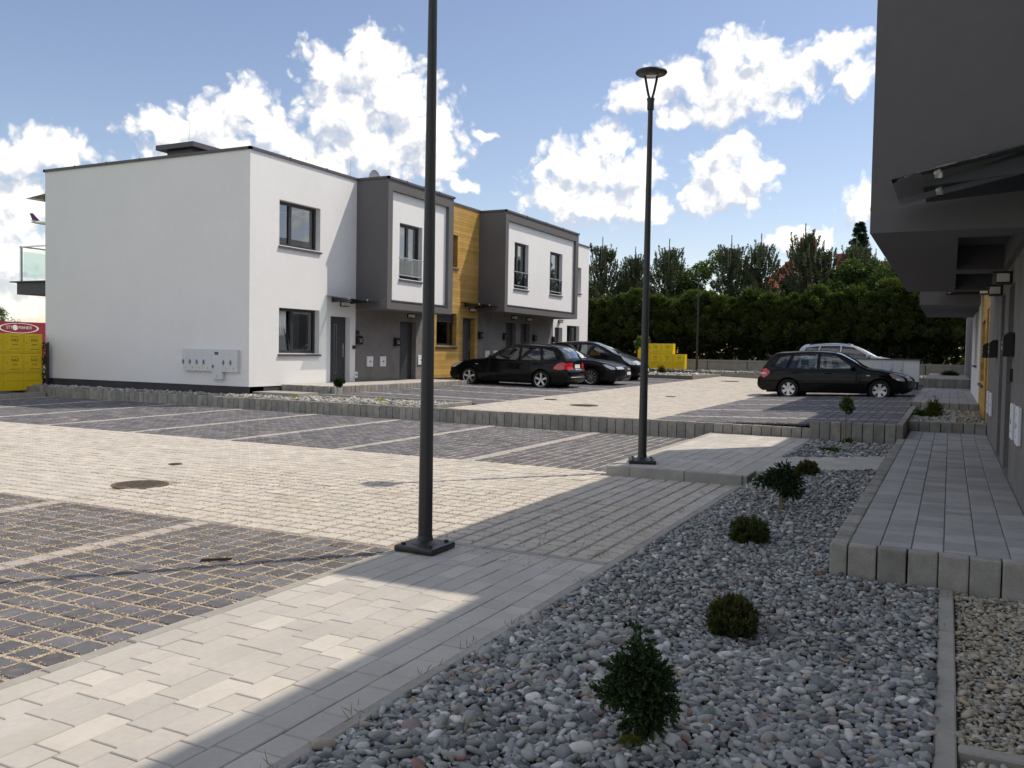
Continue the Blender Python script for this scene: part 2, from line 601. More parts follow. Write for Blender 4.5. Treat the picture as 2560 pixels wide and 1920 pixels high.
def sheet(name, x0, x1, y0, y1, zf, mt, nx=2, ny=2, parent=None, kind='structure'):
    xs = np.linspace(x0, x1, nx)
    ys = np.linspace(y0, y1, ny)
    V = [(x, y, zf(x, y)) for y in ys for x in xs]
    F = [(j * nx + i, j * nx + i + 1, (j + 1) * nx + i + 1, (j + 1) * nx + i) for j in range(ny - 1) for i in range(nx - 1)]
    o = ob(name, new_mesh(name, V, F, mt, tint=np.ones((len(V), 3))), parent)
    if parent is None:
        tag(o, kind=kind)
    return o


def block_template(sx, sy, h, b, mt, tints, chips=0.0):
    """flat stones with a chamfered top: list of meshes, one per tint; top at z=0"""
    out = []
    for tn in tints:
        V = []
        for (ex, ey, z) in ((0, 0, -h), (0, 0, -b), (b, b, 0.0)):
            for px, py in ((-1, -1), (1, -1), (1, 1), (-1, 1)):
                V.append((px * (sx / 2 - ex), py * (sy / 2 - ey), z))
        F = [(8, 9, 10, 11)]
        for k in range(2):
            for i in range(4):
                j = (i + 1) % 4
                F.append((k * 4 + i, k * 4 + j, (k + 1) * 4 + j, (k + 1) * 4 + i))
        out.append(new_mesh('block', V, F, mt, tint=np.tile(tn, (len(V), 1))))
    return out


def block_arrays(cx, cy, cz, sx, sy, h, b, tn):
    """vectorised stones for the joined fields"""
    n = len(cx)
    sg = np.array([(-1, -1), (1, -1), (1, 1), (-1, 1)], dtype=float)
    V = np.zeros((n, 12, 3))
    for k, (e, z) in enumerate(((0, -h), (0, -b), (b, 0.0))):
        for i in range(4):
            V[:, k * 4 + i, 0] = cx + sg[i, 0] * (sx / 2 - e)
            V[:, k * 4 + i, 1] = cy + sg[i, 1] * (sy / 2 - e)
            V[:, k * 4 + i, 2] = cz + z
    F0 = [(8, 9, 10, 11)] + [(k * 4 + i, k * 4 + (i + 1) % 4, (k + 1) * 4 + (i + 1) % 4, (k + 1) * 4 + i) for k in range(2) for i in range(4)]
    F0 = np.array(F0)
    F = (F0[None] + (np.arange(n) * 12)[:, None, None]).reshape(-1, 4)
    T = np.repeat(tn, 12, axis=0)
    return V.reshape(-1, 3), F, T


def greys(n, lo, hi, warm=0.0):
    out = []
    for i in range(n):
        v = lo + (hi - lo) * (i + 0.5) / n
        w = random.uniform(-warm, warm)
        out.append((v * (1 + w), v, v * (1 - w)))
    return out


LIGHT_TINT = np.array([3.3, 3.05, 2.65])


def paver_field(parent, cells, sx, sy, mt, tint_fn, n_single=300, name='paver', h=0.045, b=0.007, wob=0.0018):
    """cells: list of (x, y, z, special). The nearest n_single become objects, the rest one joined part."""
    vis = []
    for (x, y, z, s) in cells:
        d = Vector((x, y, z - EYE))
        dep = d.dot(fw)
        inframe = dep > 0.5 and abs(d.dot(r2)) / dep < 0.60 and abs(d.dot(u2)) / dep < 0.46
        vis.append(d.length + (0 if inframe else 1000))
    order = np.argsort(vis)
    single = set(order[:n_single].tolist())
    tints = [tint_fn(0) for _ in range(10)]
    tints_s = [tint_fn(1) for _ in range(4)]
    A = block_template(sx, sy, h, b, mt, tints)
    B = block_template(sx, sy, h, b, mt, tints_s)
    rest = []
    for i, (x, y, z, s) in enumerate(cells):
        if i in single:
            o = bpy.data.objects.new(name, random.choice(B if s else A))
            C.objects.link(o)
            o.parent = parent
            o.location = (x, y, z + random.gauss(0, wob))
            o.rotation_euler = (random.gauss(0, 0.006), random.gauss(0, 0.006), random.gauss(0, 0.012))
        else:
            rest.append((x, y, z, s))
    if rest:
        a = np.array(rest)
        n = len(a)
        tn = np.array([tint_fn(int(s)) for s in a[:, 3]])
        V, F, T = block_arrays(a[:, 0], a[:, 1], a[:, 2] + RNG.normal(0, wob, n), sx * (1 + RNG.normal(0, .012, n)), sy * (1 + RNG.normal(0, .012, n)), h, b, tn)
        o = ob(name + '_field', new_mesh(name + '_field', V, F, mt, tint=T), parent)
        o['kind'] = 'stuff'


def dark_tint(s):
    if s:
        return LIGHT_TINT * random.uniform(0.9, 1.08)
    v = random.uniform(0.72, 1.3)
    return np.array([v * random.uniform(0.97, 1.05), v, v * random.uniform(0.98, 1.06)])


def light_tint(s):
    v = random.choice((random.uniform(0.92, 1.06), random.uniform(0.85, 1.12)))
    return np.array([v * random.uniform(0.985, 1.02), v, v * random.uniform(0.96, 1.02)])


# ------------------------------------------------------------------ open ground
def ground_z(x, y):
    return -0.10


sheet('ground', -900, 900, -300, 1500, lambda x, y: -0.10, MT['grass'])

# lower car park ---------------------------------------------------------------
bay = sheet('parking_bay', -22.4, -3.83, -3.0, 5.66, lambda x, y: -0.006, MT['grit'])
cells = []
PX, PY = 0.1755, 0.1835
for i in range(0, 60):
    x = -3.83 - PX * (i + 0.5)
    for j in range(0, 34):
        y = 5.655 - PY * (j + 0.5)
        cells.append((x, y, 0.0, 1 if (i % 11 == 0 and i > 0) else 0))
paver_field(bay, cells, 0.150, 0.157, MT['paver_d'], dark_tint)

drive = sheet('driveway', -22.4, -2.2, 5.66, 10.75, lambda x, y: -0.009, MT['grit_d'])
cells = []
QX, QY = 0.172, 0.18
for i in range(0, 118):
    x = -2.205 - QX * (i + 0.5)
    for j in range(0, 28):
        y = 5.69 + QY * (j + 0.5)
        if x > -3.86 and y < 6.10:
            continue
        if math.hypot(x + 7.98, y - 6.79) < 0.33:
            continue
        if x < -22.3:
            continue
        cells.append((x, y, 0.0, 0))
paver_field(drive, cells, 0.150, 0.165, MT['paver_l'], light_tint)

bay2 = sheet('parking_bay', -22.4, -3.85, 10.75, 15.95, lambda x, y: z_low(x, y) - 0.006, MT['grit'], 12, 6)
cells = []
for i in range(0, 106):
    x = -3.87 - PX * (i + 0.5)
    for j in range(0, 28):
        y = 10.76 + PY * (j + 0.5)
        if y > 15.93 or x < -22.3:
            continue
        cells.append((x, y, z_low(x, y), 1 if i % 13 == 12 else 0))
paver_field(bay2, cells, 0.150, 0.157, MT['paver_d'], dark_tint, n_single=150)

# grit crumbs in the joints, real little stones


def crumbs(parent, n, x0, x1, y0, y1, px, py, ox, oy, mt, size=(0.002, 0.006)):
    xs = RNG.uniform(x0, x1, n)
    ys = RNG.uniform(y0, y1, n)
    k = RNG.random(n) < 0.5
    jx = ox - px * np.round((ox - xs) / px)
    jy = oy - py * np.round((oy - ys) / py)
    xs = np.where(k, jx + RNG.normal(0, 0.019, n), xs)
    ys = np.where(k, ys, jy + RNG.normal(0, 0.018, n))
    s = RNG.uniform(size[0], size[1], n)
    O = np.array([(1, 0, 0), (-1, 0, 0), (0, 1, 0), (0, -1, 0), (0, 0, 1), (0, 0, -1)], float)
    FO = np.array([(0, 2, 4), (2, 1, 4), (1, 3, 4), (3, 0, 4), (2, 0, 5), (1, 2, 5), (3, 1, 5), (0, 3, 5)])
    an = RNG.uniform(0, 6.28, n)
    off = O[None] * (s[:, None] * RNG.uniform(0.6, 1.3, (n, 1)))[:, :, None] * RNG.uniform(0.6, 1.4, (n, 6, 1))
    ca, sa = np.cos(an)[:, None], np.sin(an)[:, None]
    V = np.stack((xs[:, None] + off[:, :, 0] * ca - off[:, :, 1] * sa, ys[:, None] + off[:, :, 0] * sa + off[:, :, 1] * ca,
                  0.002 + off[:, :, 2] * 0.8), axis=2)
    F = (FO[None] + (np.arange(n) * 6)[:, None, None]).reshape(-1, 3)
    v = RNG.uniform(0.7, 1.65, n)
    T = np.stack((v * 1.05, v, v * 0.92), axis=1)
    o = ob('grit', new_mesh('grit', V.reshape(-1, 3), F, mt, tint=np.repeat(T, 6, axis=0)), parent)
    o['kind'] = 'stuff'


crumbs(bay, 42000, -9.5, -3.85, 1.6, 5.66, PX, PY, -3.83, 5.655, MT['grit'])
crumbs(drive, 14000, -8.0, -2.25, 5.7, 8.6, QX, QY, -2.205, 5.69, MT['grit_d'])

# near sidewalk ----------------------------------------------------------------


def slab_rows(parent, x0, x1, ncol, y0, y1, lens, mt, z, name='slab', gap=0.0045, lo=0.93, hi=1.06, bright=0.12, b=0.004, zf=None):
    w = (x1 - x0) / ncol
    tmpl = {}
    for L in lens:
        ts = greys(5, lo, hi, 0.012) + ([(1.15, 1.145, 1.13)] if bright > 0 else [])
        tmpl[L] = block_template(w - gap, L - gap, 0.06, b, mt, ts)
    for c in range(ncol):
        y = y0 - random.uniform(0, max(lens))
        while y < y1:
            L = random.choice(lens)
            ya, yb = y, y + L
            y = yb
            a, bb = max(ya, y0), min(yb, y1)
            if bb - a < 0.02:
                continue
            if random.random() < bright:
                me = tmpl[L][-1]
            else:
                me = random.choice(tmpl[L][:5])
            o = bpy.data.objects.new(name, me)
            C.objects.link(o)
            o.parent = parent
            cx = x0 + w * (c + 0.5)
            zz = z if zf is None else zf(cx, (a + bb) / 2)
            o.location = (cx, (a + bb) / 2, zz + random.gauss(0, 0.0012))
            o.scale = (1, (bb - a - gap) / (L - gap), 1)
            o.rotation_euler = (random.gauss(0, 0.003), random.gauss(0, 0.003), 0)


def run_kerb(parent, p0, p1, L, w, h, mt=None, name='kerb_stone', tlo=0.9, thi=1.1, gap=0.006, b=0.008, vert=False):
    """stones laid end to end from p0 to p1 (centre line, z = top)"""
    mt = mt or MT['kerb']
    p0 = Vector(p0)
    p1 = Vector(p1)
    d = p1 - p0
    n = max(1, round(d.length / L))
    st = d.length / n
    an = math.atan2(d.y, d.x)
    ts = [np.array(t_) for t_ in greys(5, tlo, thi, 0.02)]
    meshes = []
    for tn in ts:
        q = MB()
        q.box((-(st - gap) / 2, -w / 2, -h), ((st - gap) / 2, w / 2, 0), tint=tuple(tn))
        me = q.mesh('kerb_stone', mt)
        bevel_mesh(me, b, 1 if not vert else 2)
        meshes.append(me)
    for i in range(n):
        p = p0 + d * ((i + 0.5) / n)
        o = bpy.data.objects.new(name, random.choice(meshes))
        C.objects.link(o)
        o.parent = parent
        o.location = p + Vector((random.gauss(0, 0.0015), random.gauss(0, 0.0015), random.gauss(0, 0.0018)))
        o.rotation_euler = (0, 0, an + random.gauss(0, 0.004))


sw = sheet('sidewalk', -3.83, -2.13, -3.0, 6.10, lambda x, y: -0.008, MT['grit_u'])
slab_rows(sw, -3.745, -2.205, 10, -2.2, 6.005, (0.165, 0.245, 0.33), MT['slab'], 0.002)
run_kerb(sw, (-3.788, -2.2, 0.003), (-3.788, 6.09, 0.003), 0.5, 0.080, 0.12)
run_kerb(sw, (-3.745, 6.050, 0.003), (-2.205, 6.050, 0.003), 0.5, 0.080, 0.12)
run_kerb(sw, (-2.168, -2.2, 0.012), (-2.168, 10.47, 0.012), 0.95, 0.065, 0.15)

# raised sidewalk past the far lamp, with the path to the walkway
sw2 = sheet('sidewalk', -3.8, -2.12, 10.55, 15.94, lambda x, y: 0.112, MT['grit_u'])
slab_rows(sw2, -3.80, -2.12, 9, 10.56, 15.93, (0.165, 0.245, 0.33), MT['slab'], 0.121)
run_kerb(sw2, (-3.84, 10.50, 0.124), (-3.84, 15.93, 0.124), 0.9, 0.075, 0.2)
run_kerb(sw2, (-3.88, 10.51, 0.122), (-3.56, 10.51, 0.122), 0.3, 0.08, 0.2)
run_kerb(sw2, (-3.56, 10.51, 0.122), (-2.16, 10.51, 0.122), 0.75, 0.08, 0.2)
run_kerb(sw2, (-2.08, 12.72, 0.128), (-2.08, 15.6, 0.128), 0.9, 0.06, 0.15)


def z_path(x, y):
    return 0.121 + 0.112 * clamp((x + 2.1) / 1.38)


path = sheet('path', -2.12, -0.722, 11.0, 12.68, lambda x, y: z_path(x, y) - 0.01, MT['grit_u'], 4, 2)
slab_rows(path, -2.115, -0.73, 7, 11.0, 12.68, (0.165, 0.245, 0.33), MT['slab'], 0, zf=z_path)
run_kerb(path, (-2.14, 10.50, 0.118), (-2.14, 11.02, 0.120), 0.5, 0.06, 0.14)

# right-hand walkway -----------------------------------------------------------
WZ = 0.24
ww = sheet('walkway', -0.61, 0.609, 6.60, 17.3, lambda x, y: WZ - 0.010, MT['grit_u'])
slab_rows(ww, -0.598, 0.606, 6, 6.625, 17.30, (0.15, 0.2, 0.3), MT['slab_d'], WZ, lo=0.82, hi=1.16, bright=0.0, gap=0.007)
wa = thing('palisade_edging', 'tall grey palisade blocks edging the front corner of the nearest walkway', 'edging', (-0.66, 6.56, 0))


def palisade(parent, p0, p1, pitch, th, ztop, depth, off=(0, 0, 0), **kw):
    q0 = Vector((p0[0], p0[1], ztop)) - Vector(off)
    q1 = Vector((p1[0], p1[1], ztop)) - Vector(off)
    run_kerb(parent, q0, q1, pitch, th, depth, MT['stone'], 'palisade_block', 0.82, 1.18, gap=0.008, b=0.014, vert=True)


palisade(wa, (-0.60, 6.56), (1.3, 6.56), 0.187, 0.115, WZ, 0.4, off=wa.location)
palisade(wa, (-0.66, 6.50), (-0.66, 15.58), 0.187, 0.115, WZ, 0.4, off=wa.location)

wall = thing('retaining_wall', 'long low wall of grey concrete palisade blocks between the lower and upper lots', 'wall', (-12, 16.01, 0))
palisade(wall, (-23.45, 16.01), (-2.115, 16.01), 0.1715, 0.12, 0.302, 0.55, off=wall.location)
wall2 = thing('retaining_wall', 'taller palisade block wall behind the gravel bed with the thin sapling', 'wall', (-1.4, 15.66, 0))
palisade(wall2, (-2.11, 15.66), (-0.755, 15.66), 0.1705, 0.12, 0.455, 0.6, off=wall2.location)
wall3 = thing('palisade_edging', 'row of palisade blocks climbing along the upper parking bay beside the low shrub bed', 'edging', (-0.70, 18.8, 0))
palisade(wall3, (-0.70, 15.60), (-0.70, 21.95), 0.187, 0.105, 0.462, 0.6, off=wall3.location)
wall4 = thing('palisade_edging', 'short block edging across the end of the nearest walkway', 'edging', (0, 17.36, 0))
palisade(wall4, (-0.64, 17.36), (0.605, 17.36), 0.178, 0.11, 0.425, 0.5, off=wall4.location)
wall5 = thing('palisade_edging', 'short block edging at the front of the second walkway behind the low shrubs', 'edging', (0, 22.0, 0))
palisade(wall5, (-0.76, 22.0), (0.605, 22.0), 0.187, 0.12, 0.55, 0.6, off=wall5.location)
wall6 = thing('palisade_edging', 'dark tall block edging at the far end of the second walkway', 'edging', (0, 33.0, 0))
palisade(wall6, (-0.80, 33.0), (0.6, 33.0), 0.187, 0.12, 0.86, 0.7, off=wall6.location)
ww2 = sheet('walkway', -0.78, 0.609, 22.06, 32.95, lambda x, y: 0.535, MT['grit_u'])
slab_rows(ww2, -0.77, 0.605, 7, 22.07, 32.94, (0.3, 0.45), MT['slab_d'], 0.548, lo=0.86, hi=1.14, bright=0.0)
q = MB()
q.box((-0.80, 22.06, 0.1), (-0.782, 32.94, 0.546))
q.box((-0.80, 33.06, 0.1), (0.609, 43.9, 0.858))
tag(q.build('walkway', MT['kerb']), kind='structure')

# upper car park ---------------------------------------------------------------
ub = sheet('upper_driveway', -9.6, -5.1, 16.07, 41.2, lambda x, y: z_up(x, y) - 0.012, MT['grit_u'], 6, 12)
cells = []
for i in range(26):
    x = -9.6 + 0.1731 * (i + 0.5)
    for j in range(139):
        y = 16.09 + 0.18 * (j + 0.5)
        cells.append((x, y, z_up(x, y), 0))
paver_field(ub, cells, 0.160, 0.168, MT['paver_l'], light_tint, n_single=0)
rb = sheet('upper_parking_bay', -5.1, -0.76, 16.07, 32.6, lambda x, y: z_up(x, y) - 0.012, MT['grit_u'], 6, 10)
sheet('upper_parking_bay', -2.115, -0.76, 15.72, 16.075, lambda x, y: z_up(x, y) - 0.004, MT['paver_d'])
cells = []
for i in range(24):
    x = -5.1 + 0.18 * (i + 0.5)
    for j in range(92):
        y = 16.10 + 0.18 * (j + 0.5)
        if y > 32.5:
            continue
        cells.append((x, y, z_up(x, y), 1 if j in (7, 20, 33, 46, 59, 72, 85) else 0))
paver_field(rb, cells, 0.158, 0.172, MT['paver_d'], dark_tint, n_single=0)
lb = sheet('upper_parking_bay', -14.2, -9.6, 17.68, 36.0, lambda x, y: z_up(x, y) - 0.012, MT['grit_u'], 6, 10)
cells = []
for i in range(26):
    x = -9.6 - 0.1755 * (i + 0.5)
    for j in range(100):
        y = 17.70 + 0.1825 * (j + 0.5)
        if y > 35.9:
            continue
        cells.append((x, y, z_up(x, y), 1 if j % 13 == 7 else 0))
paver_field(lb, cells, 0.160, 0.168, MT['paver_d'], dark_tint, n_single=0)
sheet('upper_ground', -40, 30, 16.08, 140, lambda x, y: 0.20 + 0.006 * (y - 16), MT['dirt'], 2, 6)
sheet('lawn', -60, 40, 44.3, 160, lambda x, y: 0.62 + 0.001 * y, MT['grass'], 2, 4)

# ------------------------------------------------------------------ gravel


def ico(sub):
    bm = bmesh.new()
    bmesh.ops.create_icosphere(bm, subdivisions=sub, radius=1.0)
    V = np.array([v.co[:] for v in bm.verts])
    F = np.array([[v.index for v in f.verts] for f in bm.faces])
    bm.free()
    return V, F


ICO = {1: ico(1), 2: ico(2)}
GREYP = [((0.25, 0.26, 0.265), 24), ((0.33, 0.335, 0.335), 20), ((0.43, 0.43, 0.42), 12), ((0.145, 0.15, 0.16), 18), ((0.27, 0.29, 0.275), 12),
         ((0.56, 0.55, 0.53), 6), ((0.36, 0.325, 0.28), 5), ((0.23, 0.19, 0.18), 3), ((0.40, 0.28, 0.17), 0.7), ((0.22, 0.265, 0.245), 5), ((0.27, 0.16, 0.13), 0.6)]
BEIGEP = [((0.40, 0.36, 0.28), 20), ((0.47, 0.43, 0.35), 12), ((0.32, 0.29, 0.23), 16), ((0.36, 0.35, 0.32), 14), ((0.25, 0.22, 0.18), 8), ((0.42, 0.33, 0.21), 5)]
PALEP = [((0.42, 0.42, 0.38), 16), ((0.34, 0.345, 0.33), 14), ((0.26, 0.265, 0.26), 12), ((0.48, 0.46, 0.41), 8), ((0.37, 0.33, 0.26), 6)]


def gravel(name, label, rects, dens, size, pal, zf, sub=1, layers=1.0, kind='stuff', top=None, avoid=None):
    Vs, Fs, Ts = [], [], []
    base = 0
    cols = np.array([p[0] for p in pal])
    wts = np.array([p[1] for p in pal], float)
    wts /= wts.sum()
    nvar = 10
    shapes = []
    for k in range(nvar):
        V0, F0 = ICO[sub]
        d = np.ones(len(V0))
        for _ in range(5):
            ax = RNG.normal(size=3)
            ax /= np.linalg.norm(ax)
            d += RNG.uniform(-0.26, 0.26) * (V0 @ ax) ** 2 + RNG.uniform(-0.16, 0.16) * (V0 @ ax)
        Vv = V0 * d[:, None]
        p = RNG.uniform(0.62, 0.95)
        Vv = np.sign(Vv) * np.abs(Vv) ** p
        shapes.append(Vv * np.array([1.0, RNG.uniform(0.5, 0.85), RNG.uniform(0.24, 0.46)]))
    F0 = ICO[sub][1]
    for (x0, x1, y0, y1) in rects:
        n = int((x1 - x0) * (y1 - y0) * dens)
        if n < 1:
            continue
        # jittered grid keeps the cover even
        asp = (x1 - x0) / (y1 - y0)
        ny = max(1, int(math.sqrt(n / asp)))
        nx = max(1, int(n / ny))
        gx, gy = np.meshgrid(np.arange(nx), np.arange(ny))
        xs = x0 + (gx.ravel() + 0.5 + RNG.uniform(-0.6, 0.6, nx * ny)) / nx * (x1 - x0)
        ys = y0 + (gy.ravel() + 0.5 + RNG.uniform(-0.6, 0.6, nx * ny)) / ny * (y1 - y0)
        if avoid is not None:
            keep = np.array([not avoid(a, b) for a, b in zip(xs, ys)])
            xs, ys = xs[keep], ys[keep]
        n = len(xs)
        s = np.clip(RNG.lognormal(math.log(size), 0.33, n), size * 0.45, size * 2.3)
        zz = np.array([zf(a, b) for a, b in zip(xs, ys)]) + RNG.uniform(-0.25, 0.75, n) * s * 0.9
        col = cols[RNG.choice(len(pal), n, p=wts)] * RNG.uniform(0.8, 1.2, (n, 1))
        yawr = RNG.uniform(0, 2 * math.pi, n)
        tl = RNG.normal(0, 0.38, n)
        t2 = RNG.normal(0, 0.25, n)
        var = RNG.integers(0, nvar, n)
        for k in range(nvar):
            I = np.where(var == k)[0]
            if len(I) == 0:
                continue
            W = shapes[k][None] * s[I][:, None, None]
            c1, s1 = np.cos(tl[I])[:, None], np.sin(tl[I])[:, None]
            x, y, z = W[:, :, 0], W[:, :, 1], W[:, :, 2]
            x, z = x * c1 - z * s1, x * s1 + z * c1
            c2, s2 = np.cos(t2[I])[:, None], np.sin(t2[I])[:, None]
            y, z = y * c2 - z * s2, y * s2 + z * c2
            c3, s3 = np.cos(yawr[I])[:, None], np.sin(yawr[I])[:, None]
            x, y = x * c3 - y * s3, x * s3 + y * c3
            V = np.stack((x + xs[I][:, None], y + ys[I][:, None], z + zz[I][:, None]), axis=2)
            nv = V.shape[1]
            Vs.append(V.reshape(-1, 3))
            Fs.append((F0[None] + (np.arange(len(I)) * nv)[:, None, None]).reshape(-1, 3) + base)
            Ts.append(np.repeat(col[I], nv, axis=0))
            base += len(I) * nv
    me = new_mesh(name, np.concatenate(Vs), np.concatenate(Fs), MT['pebble'], smooth=True, tint=np.concatenate(Ts))
    o = ob(name, me)
    return tag(o, label, 'gravel', kind=kind)


def z_bed(x, y):
    # flush with the kerb on the left, a little lower in the middle
    e = clamp((x + 2.13) / 0.25)
    rise = clamp((y - 8.3) / 2.6) ** 1.5 * (z_path(x, 11.0) - 0.01) * clamp((x + 2.13) / 0.12 * 0.8 + 0.2 * clamp((y - 10.4) / 0.4))
    return rise - 0.002 + 0.012 * e + 0.010 * math.sin(x * 2.3 + 1) * math.sin(y * 1.7) * e


BARE = [(-1.74, 3.05, 0.07)]
sheet('gravel_base', -2.135, 1.6, -1.0, 11.0, lambda x, y: (z_bed(x, y) - 0.03) if x < -0.7 else -0.03, MT['dirt'], 30, 40)
gravel('gravel', 'grey blue river pebbles in the near planting bed', [(-2.13, -0.02, 1.7, 4.6)], 2000, 0.0188, GREYP, z_bed, sub=2)
gravel('gravel', 'grey pebbles beside the walkway farther up the near planting bed', [(-2.12, -0.02, 4.6, 6.49), (-2.12, -0.73, 6.49, 10.98)], 1900, 0.0188, GREYP, z_bed, sub=1)
gravel('gravel', 'small beige pebbles beside the concrete strip at lower right', [(0.085, 1.25, 3.93, 6.49), (0.085, 1.25, 2.2, 3.80)], 2300, 0.0155, BEIGEP, lambda x, y: -0.012, sub=1)
strip = thing('edging_strip', 'flat concrete edging strip dividing grey and beige pebbles at lower right', 'edging', (0.03, 4.0, 0))
run_kerb(strip, Vector((0.030, 1.5, 0.018)) - strip.location, Vector((0.030, 6.49, 0.018)) - strip.location, 0.93, 0.085, 0.2)
run_kerb(strip, Vector((0.075, 3.865, 0.016)) - strip.location, Vector((1.3, 3.865, 0.016)) - strip.location, 0.93, 0.075, 0.2)
sheet('gravel_base', -2.10, -0.72, 12.69, 15.6, lambda x, y: 0.09, MT['dirt'])
gravel('gravel', 'grey pebbles in the small bed around the thin sapling', [(-2.05, -0.73, 12.71, 15.59)], 900, 0.026, GREYP, lambda x, y: 0.118)
sheet('gravel_base', -0.64, 0.609, 17.42, 21.94, lambda x, y: 0.36, MT['dirt'])
gravel('gravel', 'pale grey pebbles in the low shrub bed past the nearest walkway', [(-0.64, 0.06, 17.43, 21.93)], 700, 0.026, PALEP, lambda x, y: 0.385)
gravel('gravel', 'brown beige pebbles against the wall past the nearest walkway', [(0.14, 0.6, 17.43, 21.93)], 900, 0.022, BEIGEP, lambda x, y: 0.375)
strip2 = thing('edging_strip', 'short concrete strip through the low shrub bed by the right-hand houses', 'edging', (0.10, 19.6, 0))
run_kerb(strip2, Vector((0.10, 17.43, 0.41)) - strip2.location, Vector((0.10, 21.92, 0.41)) - strip2.location, 0.9, 0.08, 0.2)
# island and strip in front of the left house
sheet('gravel_base', -23.45, -9.9, 16.07, 17.62, lambda x, y: 0.265, MT['dirt'])
gravel('gravel', 'pale pebbles in the island bed with the small topiary tree', [(-14.2, -9.96, 16.09, 17.58)], 420, 0.036, PALEP, lambda x, y: 0.292)
gravel('gravel', 'pale pebble strip along the foot of the white gable wall', [(-23.4, -14.2, 16.09, 16.64)], 420, 0.036, PALEP, lambda x, y: 0.30)
isl = thing('kerb', 'thin concrete kerb round the island bed with the topiary tree', 'kerb', (-12, 17.64, 0))
run_kerb(isl, Vector((-15.1, 17.64, 0.372)) - isl.location, Vector((-9.86, 17.64, 0.372)) - isl.location, 0.95, 0.075, 0.25)
run_kerb(isl, Vector((-9.90, 16.09, 0.365)) - isl.location, Vector((-9.90, 17.60, 0.365)) - isl.location, 0.75, 0.09, 0.25)
sheet('gravel_base', -15.69, -14.2, 24.9, 28.4, lambda x, y: 0.42, MT['dirt'])
gravel('gravel', 'pebbles between the yellow boarded wall and the black estate car', [(-15.68, -14.22, 24.92, 28.35)], 420, 0.036, PALEP, lambda x, y: 0.45)
# far bed at the end of the upper lot
sheet('gravel_base', -22, -0.8, 41.2, 43.95, lambda x, y: 0.66, MT['dirt'])
gravel('gravel', 'pale pebbles below the far concrete fence', [(-13.5, -0.9, 42.0, 43.9)], 150, 0.05, PALEP, lambda x, y: 0.69)
fk = thing('kerb', 'far kerb closing the upper driveway below the hedge', 'kerb', (-6, 41.3, 0))
run_kerb(fk, Vector((-10.0, 41.3, 0.68)) - fk.location, Vector((-1.0, 41.3, 0.68)) - fk.location, 1.0, 0.12, 0.3)
sheet('gravel_base', -15.6, -9.6, 36.1, 41.2, lambda x, y: 0.54, MT['dirt'])
gravel('gravel', 'pale pebbles in the far island bed in front of the small gas cabinets', [(-14.5, -9.72, 36.15, 41.1)], 130, 0.05, PALEP, lambda x, y: 0.585)
fk2 = thing('kerb', 'dark kerb round the far island bed near the small gas cabinets', 'kerb', (-12, 36.1, 0))
run_kerb(fk2, Vector((-14.6, 36.08, 0.64)) - fk2.location, Vector((-9.6, 36.08, 0.64)) - fk2.location, 1.0, 0.1, 0.3, tlo=0.4, thi=0.5)
run_kerb(fk2, Vector((-9.65, 36.14, 0.64)) - fk2.location, Vector((-9.65, 41.2, 0.64)) - fk2.location, 1.0, 0.1, 0.3, tlo=0.5, thi=0.6)

# terraces in front of the left house
q = MB()
q.box((-15.70, 16.78, 0.2), (-14.25, 17.58, 0.405))
tag(q.build('doorstep_slab', MT['kerb']), kind='structure')
lt = sheet('walkway', -15.69, -14.12, 17.95, 24.86, lambda x, y: 0.535, MT['grit_u'])
slab_rows(lt, -15.68, -14.13, 5, 17.96, 24.85, (0.3, 0.45), MT['slab'], 0.553, lo=0.95, hi=1.05, bright=0.0)
lw = thing('palisade_edging', 'palisade block edge of the doorstep terrace along the left house', 'edging', (-14.06, 21.4, 0))
palisade(lw, (-14.06, 17.90), (-14.06, 24.9), 0.175, 0.12, 0.56, 0.5, off=lw.location)
palisade(lw, (-15.69, 17.88), (-14.12, 17.88), 0.175, 0.11, 0.56, 0.5, off=lw.location)
lt2 = sheet('walkway', -15.69, -14.12, 28.5, 39.4, lambda x, y: 0.795, MT['grit_u'])
lw2 = thing('palisade_edging', 'palisade block edge of the terrace behind the parked cars at the left houses', 'edging', (-14.06, 34, 0))
palisade(lw2, (-14.06, 28.45), (-14.06, 39.4), 0.175, 0.12, 0.80, 0.6, off=lw2.location)
palisade(lw2, (-15.69, 28.43), (-14.12, 28.43), 0.175, 0.11, 0.80, 0.6, off=lw2.location)
lk = thing('kerb', 'kerb at the left end of the lower lot below the yellow gas cabinets', 'kerb', (-22.5, 10, 0))
run_kerb(lk, Vector((-22.46, 4.0, 0.13)) - lk.location, Vector((-22.46, 15.9, 0.17)) - lk.location, 1.0, 0.12, 0.3)
sheet('gravel_base', -26, -22.52, 2, 16.6, lambda x, y: 0.11, MT['dirt'])

# covers and scraps ------------------------------------------------------------


def manhole(x, y, z, r, label, group=None):
    t_ = thing('manhole_cover', label, 'manhole cover', (x, y, z), group=group)
    q = MB()
    q.lathe([(0.0, 0.004), (r * 0.80, 0.004), (r * 0.80, -0.02)], 28)
    for k in range(-3, 4):
        w = math.sqrt(max(0, (r * 0.74) ** 2 - (k * r * 0.2) ** 2))
        q.box((-w, k * r * 0.2 - r * 0.035, 0.0035), (w, k * r * 0.2 + r * 0.035, 0.009))
    q.build('lid', MT['iron'], t_)
    q = MB()
    q.lathe([(r * 0.83, -0.02), (r * 0.83, 0.006), (r, 0.006), (r, -0.02)], 28)
    q.build('frame', MT['iron'], t_)
    return t_


